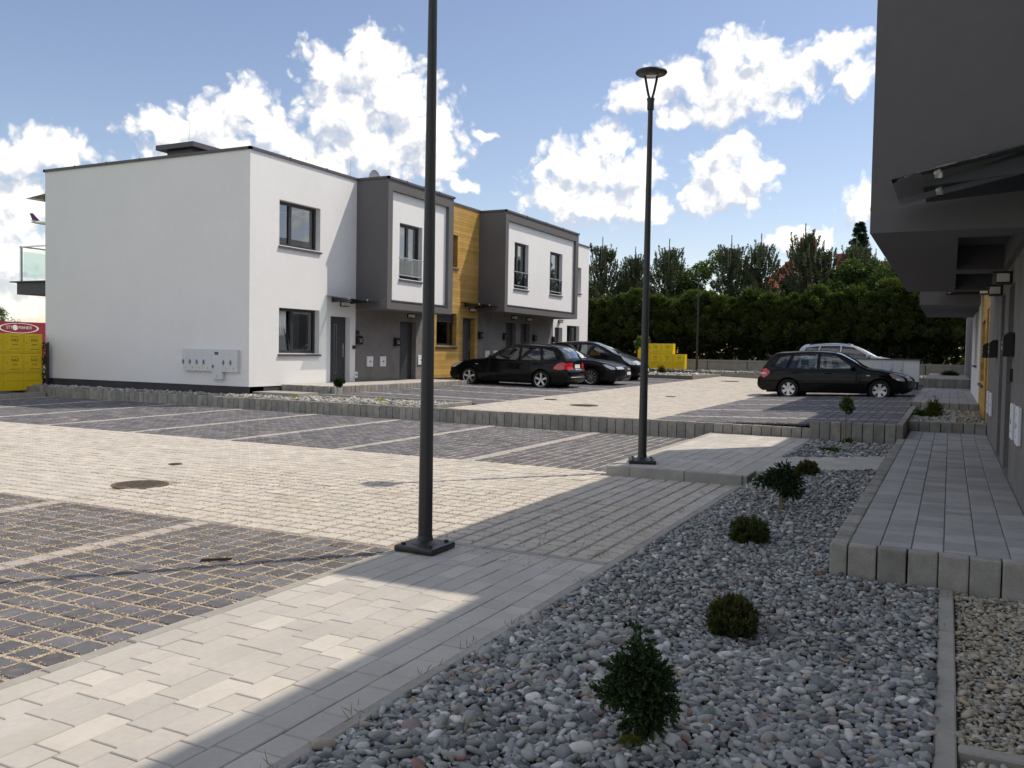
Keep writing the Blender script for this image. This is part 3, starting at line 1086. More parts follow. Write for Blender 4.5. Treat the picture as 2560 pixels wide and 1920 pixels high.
manhole(-7.98, 6.79, 0.0, 0.30, 'large rusty round manhole cover in the light lower driveway')
manhole(-8.96, 8.18, 0.004, 0.085, 'small round valve cover farther up the light lower driveway')
manhole(-7.57, 18.9, z_up(-7.57, 18.9) + 0.004, 0.33, 'round manhole cover in the upper driveway just past the retaining wall')
manhole(-9.0, 20.2, z_up(-9.0, 20.2) + 0.004, 0.16, 'small cover in the upper driveway at the edge of the left bays')
manhole(-8.16, 36.4, z_up(-8.16, 36.4) + 0.004, 0.42, 'wide flat cover far up the upper driveway')
manhole(-7.0, 24.0, z_up(-7, 24) + 0.004, 0.15, 'small cover in the middle of the upper driveway')
q = MB()
q.prism([(-0.10, -0.012, 0.004), (0.11, -0.004, 0.004), (0.115, 0.012, 0.004), (-0.09, 0.016, 0.004)], (0.01, 0, 0.018))
tag(q.build('stick', MT['bark'], loc=(-4.70, 4.65, 0.0), rz=0.7), 'dark bark scrap lying on the dark pavers', 'stick')
# ------------------------------------------------------------------ houses
# every facade piece lies on a plane x = const; 's' is the side it faces (+1 towards +X, -1 towards -X)


def wall_x(q, X, y0, y1, z0, z1, holes=(), s=1, rev=0.18, m=0):
    ys = sorted(set([y0, y1] + [v for h in holes for v in h[:2]]))
    zs = sorted(set([z0, z1] + [v for h in holes for v in h[2:4]]))
    for a, b in zip(ys[:-1], ys[1:]):
        for c, d in zip(zs[:-1], zs[1:]):
            my, mz = (a + b) / 2, (c + d) / 2
            if any(h[0] < my < h[1] and h[2] < mz < h[3] for h in holes):
                continue
            q.add([(X, a, c), (X, b, c), (X, b, d), (X, a, d)], [(0, 1, 2, 3)], m)
    xi = X - s * rev
    for h in holes:
        a, b, c, d = h[:4]
        q.add([(X, a, c), (xi, a, c), (xi, a, d), (X, a, d)], [(0, 1, 2, 3)], m)
        q.add([(X, b, c), (xi, b, c), (xi, b, d), (X, b, d)], [(0, 1, 2, 3)], m)
        q.add([(X, a, d), (xi, a, d), (xi, b, d), (X, b, d)], [(0, 1, 2, 3)], m)
        q.add([(X, a, c), (xi, a, c), (xi, b, c), (X, b, c)], [(0, 1, 2, 3)], m)


def flat(q):
    return q


def quads(name, q, mt, parent):
    return ob(name, new_mesh(name, q.V, q.F, mt, mi=q.M, tint=np.array(q.T)), parent)


def window(par, X, y0, y1, z0, z1, s=1, split=(), rail=False, sill=True, rev=0.18, curtain=None, tilt=False, shutter=0.0, lab=None):
    """frame (part) with panes, sill, rail and curtain as its pieces"""
    xf = X - s * (rev - 0.02)
    xb = xf - s * 0.07
    f = 0.075
    q = MB()

    def bar(a, b, c, d):
        q.box((min(xf, xb), a, c), (max(xf, xb), b, d))
    bar(y0, y1, z0, z0 + f)
    bar(y0, y1, z1 - f, z1)
    bar(y0, y0 + f, z0 + f, z1 - f)
    bar(y1 - f, y1, z0 + f, z1 - f)
    edges = [y0 + f]
    for t_ in split:
        c = y0 + (y1 - y0) * t_
        bar(c - 0.055, c + 0.055, z0 + f, z1 - f)
        edges += [c - 0.055, c + 0.055]
    edges.append(y1 - f)
    w = q.build('window', MT['frame'], par)
    if lab:
        w['label'] = lab
    for k in range(0, len(edges), 2):
        p = MB()
        xm = (xf + xb) / 2
        a, b = edges[k], edges[k + 1]
        g = 0.05
        sash = MB()
        if tilt and k == 0:
            lean = s * 0.16
            p.add([(xm, a, z0 + f), (xm, b, z0 + f), (xm - lean, b, z1 - f), (xm - lean, a, z1 - f)], [(0, 1, 2, 3)])
            sash.prism([(xm, b - g, z0 + f), (xm, b, z0 + f), (xm - lean, b, z1 - f), (xm - lean, b - g, z1 - f)], (s * 0.04, 0, 0))
            sash.build('sash', MT['frame'], w)
        else:
            p.add([(xm, a, z0 + f), (xm, b, z0 + f), (xm, b, z1 - f), (xm, a, z1 - f)], [(0, 1, 2, 3)])
        quads('pane', p, MT['pane'], w)
    if curtain:
        for (t0, t1, mt) in curtain:
            p = MB()
            n = 18
            a, b = y0 + (y1 - y0) * t0, y0 + (y1 - y0) * t1
            V = []
            for i in range(n + 1):
                yy = a + (b - a) * i / n
                xx = xb - s * (0.05 + 0.025 * math.sin(i * 2.1))
                V += [(xx, yy, z0 + 0.02), (xx, yy, z1 - 0.03)]
            p.add(V, [(2 * i, 2 * i + 2, 2 * i + 3, 2 * i + 1) for i in range(n)])
            quads('curtain', p, mt, w)
    if sill:
        p = MB()
        a, b = X - s * (rev - 0.02), X + s * 0.055
        p.prism([(a, y0 - 0.03, z0 - 0.002), (b, y0 - 0.03, z0 - 0.03), (b, y0 - 0.03, z0 - 0.075), (a, y0 - 0.03, z0 - 0.06)], (0, y1 - y0 + 0.06, 0))
        p.build('sill', MT['cap'], w)
    if rail:
        p = MB()
        xr = X + s * 0.0
        for zz in (z0 + 0.10, z0 + 0.62):
            p.cyl((xr, y0 - 0.02, zz), (xr, y1 + 0.02, zz), 0.018, n=8)
        p.build('rail', MT['steel'], w)
        p = MB()
        p.add([(xr, y0 + 0.02, z0 + 0.11), (xr, y1 - 0.02, z0 + 0.11), (xr, y1 - 0.02, z0 + 0.60), (xr, y0 + 0.02, z0 + 0.60)], [(0, 1, 2, 3)])
        quads('guard_pane', p, MT['clear'], w)
    if shutter > 0:
        p = MB()
        n = 7
        h = shutter / n
        xs_ = xf + s * 0.02
        for i in range(n):
            zt = z1 - h * i
            p.box((min(xs_, xs_ + s * 0.018), y0 + 0.02, zt - h * 0.88), (max(xs_, xs_ + s * 0.018), y1 - 0.02, zt))
        p.build('roller_shutter', MT['frame'], w)
    return w


def door(par, X, y0, y1, z0, z1, s=1, rev=0.2, hinge=1, pull=False):
    xf = X - s * (rev - 0.01)
    xb = xf - s * 0.06
    q = MB()
    q.box((min(xf, xb), y0, z0), (max(xf, xb), y1, z1))
    d = q.build('door', MT['doorm'], par)
    p = MB()
    c = (y0 + y1) / 2
    xs_ = sorted((xf, xf + s * 0.008))
    if pull:
        p.cyl((xf + s * 0.05, y0 + 0.16, z0 + 0.5), (xf + s * 0.05, y0 + 0.16, z1 - 0.35), 0.016, n=8)
        p.box((min(xf, xf + s * 0.05), y0 + 0.15, z0 + 0.62), (max(xf, xf + s * 0.05), y0 + 0.17, z0 + 0.65))
        p.box((min(xf, xf + s * 0.05), y0 + 0.15, z1 - 0.5), (max(xf, xf + s * 0.05), y0 + 0.17, z1 - 0.47))
        p.build('pull_bar', MT['steel'], d)
    else:
        for yy in (c - 0.055, c + 0.045):
            p.box((xs_[0], yy, z0 + 0.25), (xs_[1], yy + 0.01, z1 - 0.22))
        for zz in (z0 + 0.25, z1 - 0.23):
            p.box((xs_[0], c - 0.055, zz), (xs_[1], c + 0.055, zz + 0.012))
        p.build('light_slot', MT['steel'], d)
        p = MB()
        xs2 = sorted((xf, xf + s * 0.05))
        p.box((xs2[0], y1 - 0.11, z0 + 1.0), (xs2[1], y1 - 0.08, z0 + 1.03))
        p.box((sorted((xf + s * 0.035, xf + s * 0.05))[0], y1 - 0.19, z0 + 1.0), (sorted((xf + s * 0.035, xf + s * 0.05))[1], y1 - 0.08, z0 + 1.03))
        p.box((sorted((xf, xf + s * 0.012))[0], y1 - 0.115, z0 + 0.72), (sorted((xf, xf + s * 0.012))[1], y1 - 0.075, z0 + 1.12))
        p.build('handle', MT['steel'], d)
    return d


def canopy(par, X, y0, y1, z, reach, s=1, drop=0.10):
    """glass pane on two wedge arms"""
    q = MB()
    th = 0.012
    xa, xb = X + s * 0.01, X + s * reach
    q.prism([(xa, y0, z), (xb, y0, z - drop), (xb, y0, z - drop + th), (xa, y0, z + th)], (0, y1 - y0, 0))
    c = q.build('canopy', MT['canopy'], par)
    for yy in (y0 + 0.2 * (y1 - y0), y0 + 0.82 * (y1 - y0)):
        p = MB()
        xt = X + s * (reach * 0.80)
        p.prism([(X, yy, z - 0.02), (xt, yy, z - 0.03 - drop * 0.8), (xt, yy, z - 0.06 - drop * 0.8), (X, yy, z - 0.17)], (0, 0.035, 0))
        p.build('arm', MT['frame'], c)
        p = MB()
        xd = X + s * (reach * 0.70)
        zd = z - drop * 0.7
        p.cyl((xd, yy + 0.017, zd - 0.03), (xd, yy + 0.017, zd + 0.03), 0.03, n=12)
        p.build('disc', MT['steel'], c)
    return c


def wall_lamp(X, y, z, s, label):
    t_ = thing('wall_lamp', label, 'wall lamp', (X, y, z), group='lamps above the house doors')
    q = MB()

    def bx(x0, x1, *r):
        a, b = sorted((s * x0, s * x1))
        q.box((a, r[0], r[2]), (b, r[1], r[3]))
    bx(0, 0.03, -0.12, 0.12, -0.07, 0.07)
    bx(0.03, 0.20, -0.13, 0.13, 0.05, 0.07)
    bx(0.03, 0.16, -0.12, 0.12, -0.07, -0.052)
    q.build('bracket', MT['black'], t_)
    q = MB()
    a, b = sorted((s * 0.03, s * 0.15))
    q.box((a, -0.10, -0.05), (b, 0.10, 0.048))
    q.build('diffuser', MT['opal'], t_)


def mailbox(X, y, z, s, label, w=0.24, h=0.26):
    t_ = thing('mailbox', label, 'mailbox', (X, y, z), group='black mailboxes on the house walls')
    q = MB()
    d = s * 0.11
    q.prism([(0, -w / 2, -h / 2), (d, -w / 2, -h / 2), (d, -w / 2, h * 0.32), (d * 0.55, -w / 2, h / 2), (0, -w / 2, h / 2)], (0, w, 0))
    me = q.mesh('box', MT['black'])
    bevel_mesh(me, 0.008)
    ob('box', me, t_)
    q = MB()
    a, b = sorted((d, d + s * 0.004))
    q.box((a, -w * 0.32, h * 0.05), (b, w * 0.32, h * 0.13))
    q.box((a, -w * 0.2, -h * 0.22), (b, w * 0.2, -h * 0.06))
    q.build('name_plate', MT['steel'], t_)


def meter_box(X, y, z, s, label, w=0.30, h=0.31):
    t_ = thing('meter_box', label, 'meter box', (X, y, z), group='white meter boxes low on the house walls')
    q = MB()
    a, b = sorted((0, s * 0.035))
    q.box((a, -w / 2, -h / 2), (b, w / 2, h / 2))
    me = q.mesh('cover', MT['boxwhite'])
    bevel_mesh(me, 0.006)
    c = ob('cover', me, t_)
    q = MB()
    a, b = sorted((s * 0.035, s * 0.037))
    q.box((a, -0.06, -0.015), (b, -0.035, 0.01))
    q.box((a, -0.02, -0.03), (b, 0.05, 0.025))
    q.box((a, -0.08, -0.105), (b, 0.07, -0.10))
    q.box((a, -0.08, 0.105), (b, 0.07, 0.11))
    q.build('label_print', MT['inkg'], c)


def cap_run(q, pts, w, z, h=0.07):
    """roof flashing along a closed or open run of (x, y)"""
    for (x0, y0), (x1, y1) in zip(pts[:-1], pts[1:]):
        a = (min(x0, x1) - w, min(y0, y1) - w, z)
        b = (max(x0, x1) + w, max(y0, y1) + w, z + h)
        q.box(a, b)


def boarded(par, X, y0, y1, z0, z1, holes, s=1, pitch=0.102):
    """horizontal larch boards, each its own piece, cut round the openings"""
    z = z0
    while z < z1 - 0.01:
        zt = min(z + pitch - 0.006, z1)
        spans = [(y0, y1)]
        for h in holes:
            if h[2] < (z + zt) / 2 < h[3]:
                nw = []
                for a, b in spans:
                    if h[1] <= a or h[0] >= b:
                        nw.append((a, b))
                    else:
                        if h[0] - a > 0.02:
                            nw.append((a, h[0]))
                        if b - h[1] > 0.02:
                            nw.append((h[1], b))
                spans = nw
        for a, b in spans:
            v = random.uniform(0.82, 1.15)
            q = MB()
            xa, xb = sorted((X, X + s * random.uniform(0.019, 0.023)))
            q.box((xa, a, z), (xb, b, zt), tint=(v, v * random.uniform(0.97, 1.02), v * random.uniform(0.9, 1.05)))
            q.build('board', MT['wood'], par)
        z += pitch
    # boards lining the reveals
    for h in holes:
        q = MB()
        z = h[2]
        while z < h[3] - 0.01:
            zt = min(z + pitch - 0.006, h[3])
            for yy, sg in ((h[0], 1), (h[1], -1)):
                v = random.uniform(0.8, 1.1)
                xa, xb = sorted((X - s * 0.18, X + s * 0.018))
                ya, yb = sorted((yy, yy + sg * 0.012))
                q.box((xa, ya, z), (xb, yb, zt), tint=(v, v, v))
            z += pitch
        q.build('reveal_boards', MT['wood'], par)


def box_bay(par, X, XB, y0, y1, z0, z1, s, wins, border=0.235, rec=0.11, soffit=None, cap=True):
    """projecting upper storey: dark frame, recessed white face"""
    q = MB()
    # side cheeks, underside, top
    for yy in (y0, y1):
        q.add([(X, yy, z0), (XB, yy, z0), (XB, yy, z1), (X, yy, z1)], [(0, 1, 2, 3)])
    q.add([(X, y0, z1), (XB, y0, z1), (XB, y1, z1), (X, y1, z1)], [(0, 1, 2, 3)])
    if soffit is None:
        q.add([(X, y0, z0), (XB, y0, z0), (XB, y1, z0), (X, y1, z0)], [(0, 1, 2, 3)])
    iy0, iy1, iz0, iz1 = y0 + border, y1 - border * 1.25, z0 + border, z1 - border * 1.35
    for a, b, c, d in ((y0, y1, z0, iz0), (y0, y1, iz1, z1), (y0, iy0, iz0, iz1), (iy1, y1, iz0, iz1)):
        q.add([(XB, a, c), (XB, b, c), (XB, b, d), (XB, a, d)], [(0, 1, 2, 3)])
    xr = XB - s * rec
    for (p, r_) in (((iy0, iz0), (iy1, iz0)), ((iy1, iz0), (iy1, iz1)), ((iy1, iz1), (iy0, iz1)), ((iy0, iz1), (iy0, iz0))):
        q.add([(XB, p[0], p[1]), (XB, r_[0], r_[1]), (xr, r_[0], r_[1]), (xr, p[0], p[1])], [(0, 1, 2, 3)])
    bay_o = quads('box_bay', q, MT['dgrey'], par)
    q = MB()
    wall_x(q, xr, iy0, iy1, iz0, iz1, wins, s, 0.16)
    quads('white_face', q, MT['white'], bay_o)
    q = MB()
    a, b = sorted((xr, XB + s * 0.02))
    q.box((a, iy0 - 0.02, iz0 - 0.004), (b, iy1 + 0.02, iz0 + 0.03))
    q.build('drip_sill', MT['cap'], bay_o)
    if cap:
        q = MB()
        cap_run(q, [(X, y0), (XB, y0), (XB, y1), (X, y1)], 0.035, z1 - 0.01, 0.065)
        for k in range(1, 4):
            yy = y0 + (y1 - y0) * k / 4
            a, b = sorted((XB - s * 0.05, XB + s * 0.042))
            q.box((a, yy - 0.012, z1 - 0.012), (b, yy + 0.012, z1 + 0.072))
        q.build('flashing', MT['cap'], bay_o)
    return bay_o


# ---------------- left row, near house -----------------------------------------
XF, XBX, XR = -15.7, -14.588, -23.47
H1 = thing('terraced_house', 'white end house with long blank gable and a grey framed box storey', 'house', (XF, 16.65, 0.34))
off = Vector(H1.location)


def reparent(root):
    """parts were built in world coordinates: shift them under their root"""
    for ch in root.children:
        ch.location = Vector(ch.location) - Vector(root.location)


Z1 = 6.45
holes = [(17.72, 19.37, 4.20, 5.37), (17.73, 19.37, 1.38, 2.57), (19.86, 20.77, 0.555, 2.44)]
q = MB()
wall_x(q, XF, 16.65, 21.02, 0.526, Z1, holes, 1)
q.add([(XR, 16.65, 0.526), (XF, 16.65, 0.526), (XF, 16.65, Z1), (XR, 16.65, Z1)], [(0, 1, 2, 3)])
q.add([(XR, 16.65, 0.526), (XR, 24.72, 0.526), (XR, 24.72, Z1), (XR, 16.65, Z1)], [(0, 1, 2, 3)])
quads('white_wall', q, MT['white'], H1)
q = MB()
q.box((XR + 0.02, 16.67, 0.1), (XF - 0.02, 17.2, 0.524))
q.box((XF - 0.3, 16.70, 0.1), (XF - 0.02, 24.7, 0.524))
q.build('plinth', MT['plinth'], H1)
q = MB()
wall_x(q, XF, 21.02, 24.72, 0.545, 2.72, [(23.35, 24.30, 0.556, 2.42)], 1)
quads('grey_wall', q, MT['mgrey'], H1)
q = MB()
q.add([(XR, 16.65, Z1 - 0.05), (XF, 16.65, Z1 - 0.05), (XF, 24.72, Z1 - 0.05), (XR, 24.72, Z1 - 0.05)], [(0, 1, 2, 3)])
quads('roof', q, MT['cap'], H1)
q = MB()
cap_run(q, [(XF, 20.98), (XF, 16.65), (XR, 16.65), (XR, 24.7)], 0.04, Z1 - 0.01)
for k in range(1, 6):
    xx = XF + (XR - XF) * k / 6
    q.box((xx - 0.012, 16.605, Z1 - 0.012), (xx + 0.012, 16.7, Z1 + 0.075))
for k in (18.1, 19.6):
    q.box((XF - 0.05, k - 0.012, Z1 - 0.012), (XF + 0.047, k + 0.012, Z1 + 0.075))
q.build('flashing', MT['cap'], H1)
window(H1, XF, *holes[0], split=(0.36,), curtain=[(0.80, 1.0, MT['curtain'])])
window(H1, XF, *holes[1], split=(0.42,), tilt=True, curtain=[(0.02, 0.36, MT['curtain']), (0.45, 0.68, MT['curtain']), (0.86, 0.98, MT['curtain'])])
door(H1, XF, *holes[2])
door(H1, XF, 23.35, 24.30, 0.556, 2.42, pull=True)
canopy(H1, XF, 19.62, 21.0, 3.0, 0.86)
b1 = box_bay(H1, XF, XBX, 21.02, 24.72, 2.70, Z1, 1, [(21.78, 23.02, 3.64, 5.28)])
window(b1, XBX - 0.11, 21.78, 23.02, 3.64, 5.28, split=(0.5,), rail=True, rev=0.16, curtain=[(0.05, 0.45, MT['curtain']), (0.62, 0.95, MT['curtain'])])
# chimney, dish and rods on the roof
q = MB()
q.box((-20.75, 18.6, Z1 - 0.05), (-19.75, 19.4, 7.22))
ch = q.build('chimney', MT['cap'], H1)
q = MB()
q.box((-21.0, 18.4, 7.22), (-19.5, 19.6, 7.36))
q.build('chimney_cap', MT['cap'], ch)
q = MB()
q.cyl((-20.3, 19.0, 7.36), (-20.3, 19.0, 8.1), 0.008, n=6)
q.build('lightning_rod', MT['steel'], ch)
q = MB()
q.lathe([(0.0, 0.0), (0.15, 0.03), (0.26, 0.09), (0.30, 0.14)], 20, 'x', c=(-15.62, 21.6, 6.55))
q.build('dish', MT['cabinet'], H1)
q = MB()
q.cyl((-16.2, 21.3, 6.4), (-16.1, 21.25, 7.1), 0.007, n=6)
q.build('lightning_rod', MT['steel'], H1)
# balcony at the garden side
q = MB()
q.box((-25.35, 17.05, 2.98), (XR - 0.002, 20.2, 3.34))
q.box((-25.55, 16.95, 3.34), (XR - 0.002, 20.2, 3.375))
bal = q.build('balcony', MT['frame'], H1)
q = MB()
for (x, y) in ((-25.25, 17.12), (-25.25, 20.1), (-23.55, 17.12)):
    q.box((x - 0.03, y - 0.03, 3.37), (x + 0.03, y + 0.03, 4.42))
q.box((-25.28, 17.09, 4.40), (-23.5, 17.15, 4.44))
q.box((-25.28, 17.09, 4.40), (-25.22, 20.13, 4.44))
q.build('railing', MT['steel'], bal)
q = MB()
q.add([(-25.18, 17.12, 3.5), (-23.6, 17.12, 3.5), (-23.6, 17.12, 4.28), (-25.18, 17.12, 4.28)], [(0, 1, 2, 3)])
q.add([(-25.25, 17.2, 3.5), (-25.25, 20.0, 3.5), (-25.25, 20.0, 4.28), (-25.25, 17.2, 4.28)], [(0, 1, 2, 3)])
quads('glass_panel', q, MT['clear'], bal)
q = MB()
q.cyl((-25.0, 19.4, 0.2), (-25.0, 19.4, 2.98), 0.035, n=8)
q.cyl((-25.0, 19.4, 2.6), (-24.3, 19.4, 1.9), 0.02, n=6)
q.build('post', MT['steel'], bal)
canopy(H1, XR, 17.15, 19.0, 6.02, 1.6, s=-1, drop=0.16)
reparent(H1)

# ---------------- left row, far house -------------------------------------------
H2 = thing('terraced_house', 'far row house with yellow boarded wall and wider grey framed box storey', 'house', (XF, 24.75, 0.34))
Z2 = 6.64
yh = [(25.55, 26.92, 1.68, 2.84), (26.30, 26.92, 4.44, 5.60), (27.35, 28.27, 0.81, 2.69)]
q = MB()
wall_x(q, XF - 0.02, 24.73, 28.46, 0.5, Z2, yh, 1, 0.17)
quads('backing_wall', q, MT['mgrey'], H2)
yp = ob('boarding', new_mesh('boarding', [(XF - 0.03, 24.74, 0.56), (XF - 0.03, 24.76, 0.56), (XF - 0.03, 24.76, 0.6)], [(0, 1, 2)], MT['wood'], tint=np.ones((3, 3))), H2)
boarded(yp, XF - 0.018, 24.73, 28.46, 0.575, Z2, yh)
window(H2, XF, *yh[0], split=(), shutter=0.34, curtain=[(0.0, 0.25, MT['curtain'])])
window(H2, XF, *yh[1])
door(H2, XF, *yh[2])
canopy(H2, XF, 27.2, 28.45, 3.26, 0.86)
gh = [(30.77, 31.68, 0.81, 2.66), (32.10, 32.99, 0.81, 2.66)]
q = MB()
wall_x(q, XF, 28.46, 35.35, 0.5, 2.99, gh, 1)
quads('grey_wall', q, MT['mgrey'], H2)
door(H2, XF, *gh[0], pull=True)
door(H2, XF, *gh[1])
wh = [(35.53, 36.38, 0.81, 2.62), (36.90, 38.40, 1.45, 2.75), (37.75, 38.50, 4.32, 5.50)]
q = MB()
wall_x(q, XF, 35.35, 39.45, 0.5, 6.55, wh, 1)
q.add([(XR, 39.45, 0.3), (XF, 39.45, 0.3), (XF, 39.45, 6.55), (XR, 39.45, 6.55)], [(0, 1, 2, 3)])
q.add([(XR, 24.73, 0.3), (XR, 39.45, 0.3), (XR, 39.45, 6.55), (XR, 24.73, 6.55)], [(0, 1, 2, 3)])
q.add([(XR, 24.73, Z1 - 0.3), (XF, 24.73, Z1 - 0.3), (XF, 24.73, Z2), (XR, 24.73, Z2)], [(0, 1, 2, 3)])
quads('white_wall', q, MT['white'], H2)
q = MB()
q.add([(XR, 24.73, 6.52), (XF, 24.73, 6.52), (XF, 39.45, 6.52), (XR, 39.45, 6.52)], [(0, 1, 2, 3)])
quads('roof', q, MT['cap'], H2)
q = MB()
cap_run(q, [(XF, 24.75), (XF, 28.44)], 0.04, Z2 - 0.01)
cap_run(q, [(XF, 35.42), (XF, 39.45), (XR, 39.45)], 0.04, 6.54)
cap_run(q, [(XR, 24.75), (XR, 39.4)], 0.04, 6.54)
q.build('flashing', MT['cap'], H2)
door(H2, XF, *wh[0])
window(H2, XF, *wh[1], split=(0.5,), curtain=[(0.05, 0.45, MT['curtain']), (0.6, 0.9, MT['curtain'])])
window(H2, XF, *wh[2])
b2 = box_bay(H2, XF, XBX, 28.46, 35.40, 2.97, 6.62, 1, [(29.40, 30.62, 3.90, 5.62), (32.66, 33.92, 3.90, 5.62)])
window(b2, XBX - 0.11, 29.40, 30.62, 3.90, 5.62, split=(0.42,), rail=True, rev=0.16, curtain=[(0.6, 0.98, MT['curtain'])])
window(b2, XBX - 0.11, 32.66, 33.92, 3.90, 5.62, split=(0.30,), rail=True, rev=0.16, curtain=[(0.6, 0.98, MT['curtain'])])
q = MB()
q.cyl((-15.9, 37.0, 6.5), (-15.9, 37.0, 7.1), 0.012, n=6)
q.build('lightning_rod', MT['steel'], H2)
reparent(H2)

for (y, z, lab) in ((20.40, 2.80, 'box lamp over the white end house front door under its glass canopy'),
                    (23.88, 2.61, 'box lamp over the grey wall door behind the near lamp post'),
                    (27.92, 3.00, 'box lamp over the door in the yellow boarded wall'),
                    (31.36, 2.87, 'left box lamp of the two under the wider box storey'),
                    (32.70, 2.85, 'right box lamp of the two under the wider box storey'),
                    (36.0, 2.90, 'small box lamp over the farthest white door of the left row')):
    wall_lamp(XF, y, z, 1, lab)
for (y, z, lab) in ((21.15, 1.785, 'black mailbox at the corner of the grey wall beside the white end house door'),
                    (23.12, 1.76, 'black mailbox left of the grey wall door behind the near lamp post'),
                    (28.60, 2.11, 'black mailbox just right of the yellow boarded wall'),
                    (30.59, 2.11, 'black mailbox left of the two doors under the wider box storey'),
                    (33.35, 2.10, 'black mailbox right of the two doors under the wider box storey'),
                    (35.32, 2.08, 'black mailbox beside the farthest white door of the left row')):
    mailbox(XF + 0.002, y, z, 1, lab)
for (y, z, lab) in ((21.73, 1.15, 'left white meter box of the pair near the white end house'), (22.41, 1.15, 'right white meter box of the pair near the white end house'),
                    (24.55, 1.19, 'white meter box half hidden behind the near lamp post'), (29.23, 1.38, 'left white meter box above the black estate car bonnet'),
                    (29.88, 1.39, 'right white meter box above the black estate car bonnet')):
    meter_box(XF + 0.002, y, z, 1, lab)
meter_box(XF + 0.003, 21.04, 0.76, 1, 'small white socket box low at the edge of the grey wall', 0.15, 0.18)
q = MB()
q.box((0, -0.06, -0.05), (0.03, 0.06, 0.05))
tag(q.build('bell_push', MT['black'], loc=(XF, 20.94, 1.57)), 'small black bell push right of the white end house door', 'doorbell')
q = MB()
q.box((0, -0.06, -0.055), (0.06, 0.06, 0.055))
tag(q.build('junction_box', MT['black'], loc=(XF, 21.08, 2.01)), 'small black box above the mailbox at the grey wall corner', 'box')

# electrical cabinet on the gable
ec = thing('electrical_cabinet', 'grey T-shaped electrical cabinet low on the white gable wall', 'cabinet', (-16.95, 16.648, 1.15))
for (x0, x1, z0, z1) in ((-17.89, -17.654, 0.89, 1.448), (-17.65, -17.414, 0.89, 1.448), (-17.41, -17.174, 0.89, 1.448), (-17.17, -16.854, 0.89, 1.448),
                         (-16.85, -16.494, 0.69, 1.448), (-16.49, -16.254, 0.885, 1.448), (-16.25, -15.99, 0.885, 1.448)):
    q = MB()
    q.box((x0 + 16.95, -0.10, z0 - 1.15), (x1 + 16.95, 0, z1 - 1.15))
    dr = q.build('cabinet_door', MT['cabinet'], ec)
    q = MB()
    c = (x0 + x1) / 2 + 16.95
    low = z0 < 0.8
    zc = (0.98 if not low else 0.78) - 1.15
    q.prism([(c - 0.035, -0.103, zc - 0.03), (c + 0.035, -0.103, zc - 0.03), (c, -0.103, zc + 0.035)], (0, 0.003, 0))
    q.build('warning_mark', MT['inky'], dr)
    q = MB()
    q.box((x0 + 16.95 + 0.01, -0.122, (1.10 if not low else 1.0) - 1.15), (x0 + 16.95 + 0.06, -0.10, (1.15 if not low else 1.04) - 1.15))
    q.box((x0 + 16.95 + 0.025, -0.118, (1.06 if not low else 0.97) - 1.15), (x0 + 16.95 + 0.045, -0.10, (1.18 if not low else 1.06) - 1.15))
    q.build('latch', MT['inkg'], dr)
q = MB()
q.box((0.19, -0.104, 0.205), (0.32, -0.10, 0.235))
q.box((0.19, -0.104, 0.165), (0.32, -0.10, 0.198))
q.build('name_plate', MT['inkb'], ec)

# ---------------- right row -------------------------------------------------------
XW, XK = 0.61, -0.685
H3 = thing('terraced_house', 'nearest right-hand house with dark overhanging box storey above its grey doors', 'house', (XW, 8.5, 0.24))
q = MB()
wall_x(q, XW, -9.0, 8.5, -0.1, 7.2, [(7.35, 8.30, 0.26, 2.35), (4.6, 6.2, 1.2, 2.5), (4.6, 6.2, 4.1, 5.4)], -1)
q.add([(XW, -9, -0.1), (8.4, -9, -0.1), (8.4, -9, 7.2), (XW, -9, 7.2)], [(0, 1, 2, 3)])
q.add([(8.4, -9, -0.1), (8.4, 17.6, -0.1), (8.4, 17.6, 7.2), (8.4, -9, 7.2)], [(0, 1, 2, 3)])
q.add([(XW, 17.6, 2.6), (8.4, 17.6, 2.6), (8.4, 17.6, 7.2), (XW, 17.6, 7.2)], [(0, 1, 2, 3)])
quads('white_wall', q, MT['white'], H3)
rh = [(11.10, 12.10, 0.26, 2.42), (12.94, 13.80, 0.26, 2.42)]
q = MB()
wall_x(q, XW, 8.5, 17.62, 0.0, 2.69, rh, -1)
wall_x(q, XW, 8.5, 17.62, 2.69, 7.2, (), -1)
quads('grey_wall', q, MT['mgrey'], H3)
q = MB()
q.add([(XW, -9, 7.15), (8.4, -9, 7.15), (8.4, 17.6, 7.15), (XW, 17.6, 7.15)], [(0, 1, 2, 3)])
quads('roof', q, MT['cap'], H3)
q = MB()
cap_run(q, [(XW, -9), (XW, 17.6)], 0.05, 7.19)
q.build('flashing', MT['cap'], H3)
door(H3, XW, 7.35, 8.30, 0.26, 2.35, s=-1)
window(H3, XW, 4.6, 6.2, 1.2, 2.5, s=-1, split=(0.4,))
window(H3, XW, 4.6, 6.2, 4.1, 5.4, s=-1, split=(0.4,))
door(H3, XW, *rh[0], s=-1)
door(H3, XW, *rh[1], s=-1)
b3 = box_bay(H3, XW, XK, 8.5, 16.25, 2.67, 6.95, -1, [(9.4, 10.7, 3.6, 5.4), (13.2, 14.5, 3.6, 5.4)], soffit=True)
window(b3, XK + 0.11, 9.4, 10.7, 3.6, 5.4, s=-1, split=(0.5,), rail=True, rev=0.16)
window(b3, XK + 0.11, 13.2, 14.5, 3.6, 5.4, s=-1, split=(0.5,), rail=True, rev=0.16)
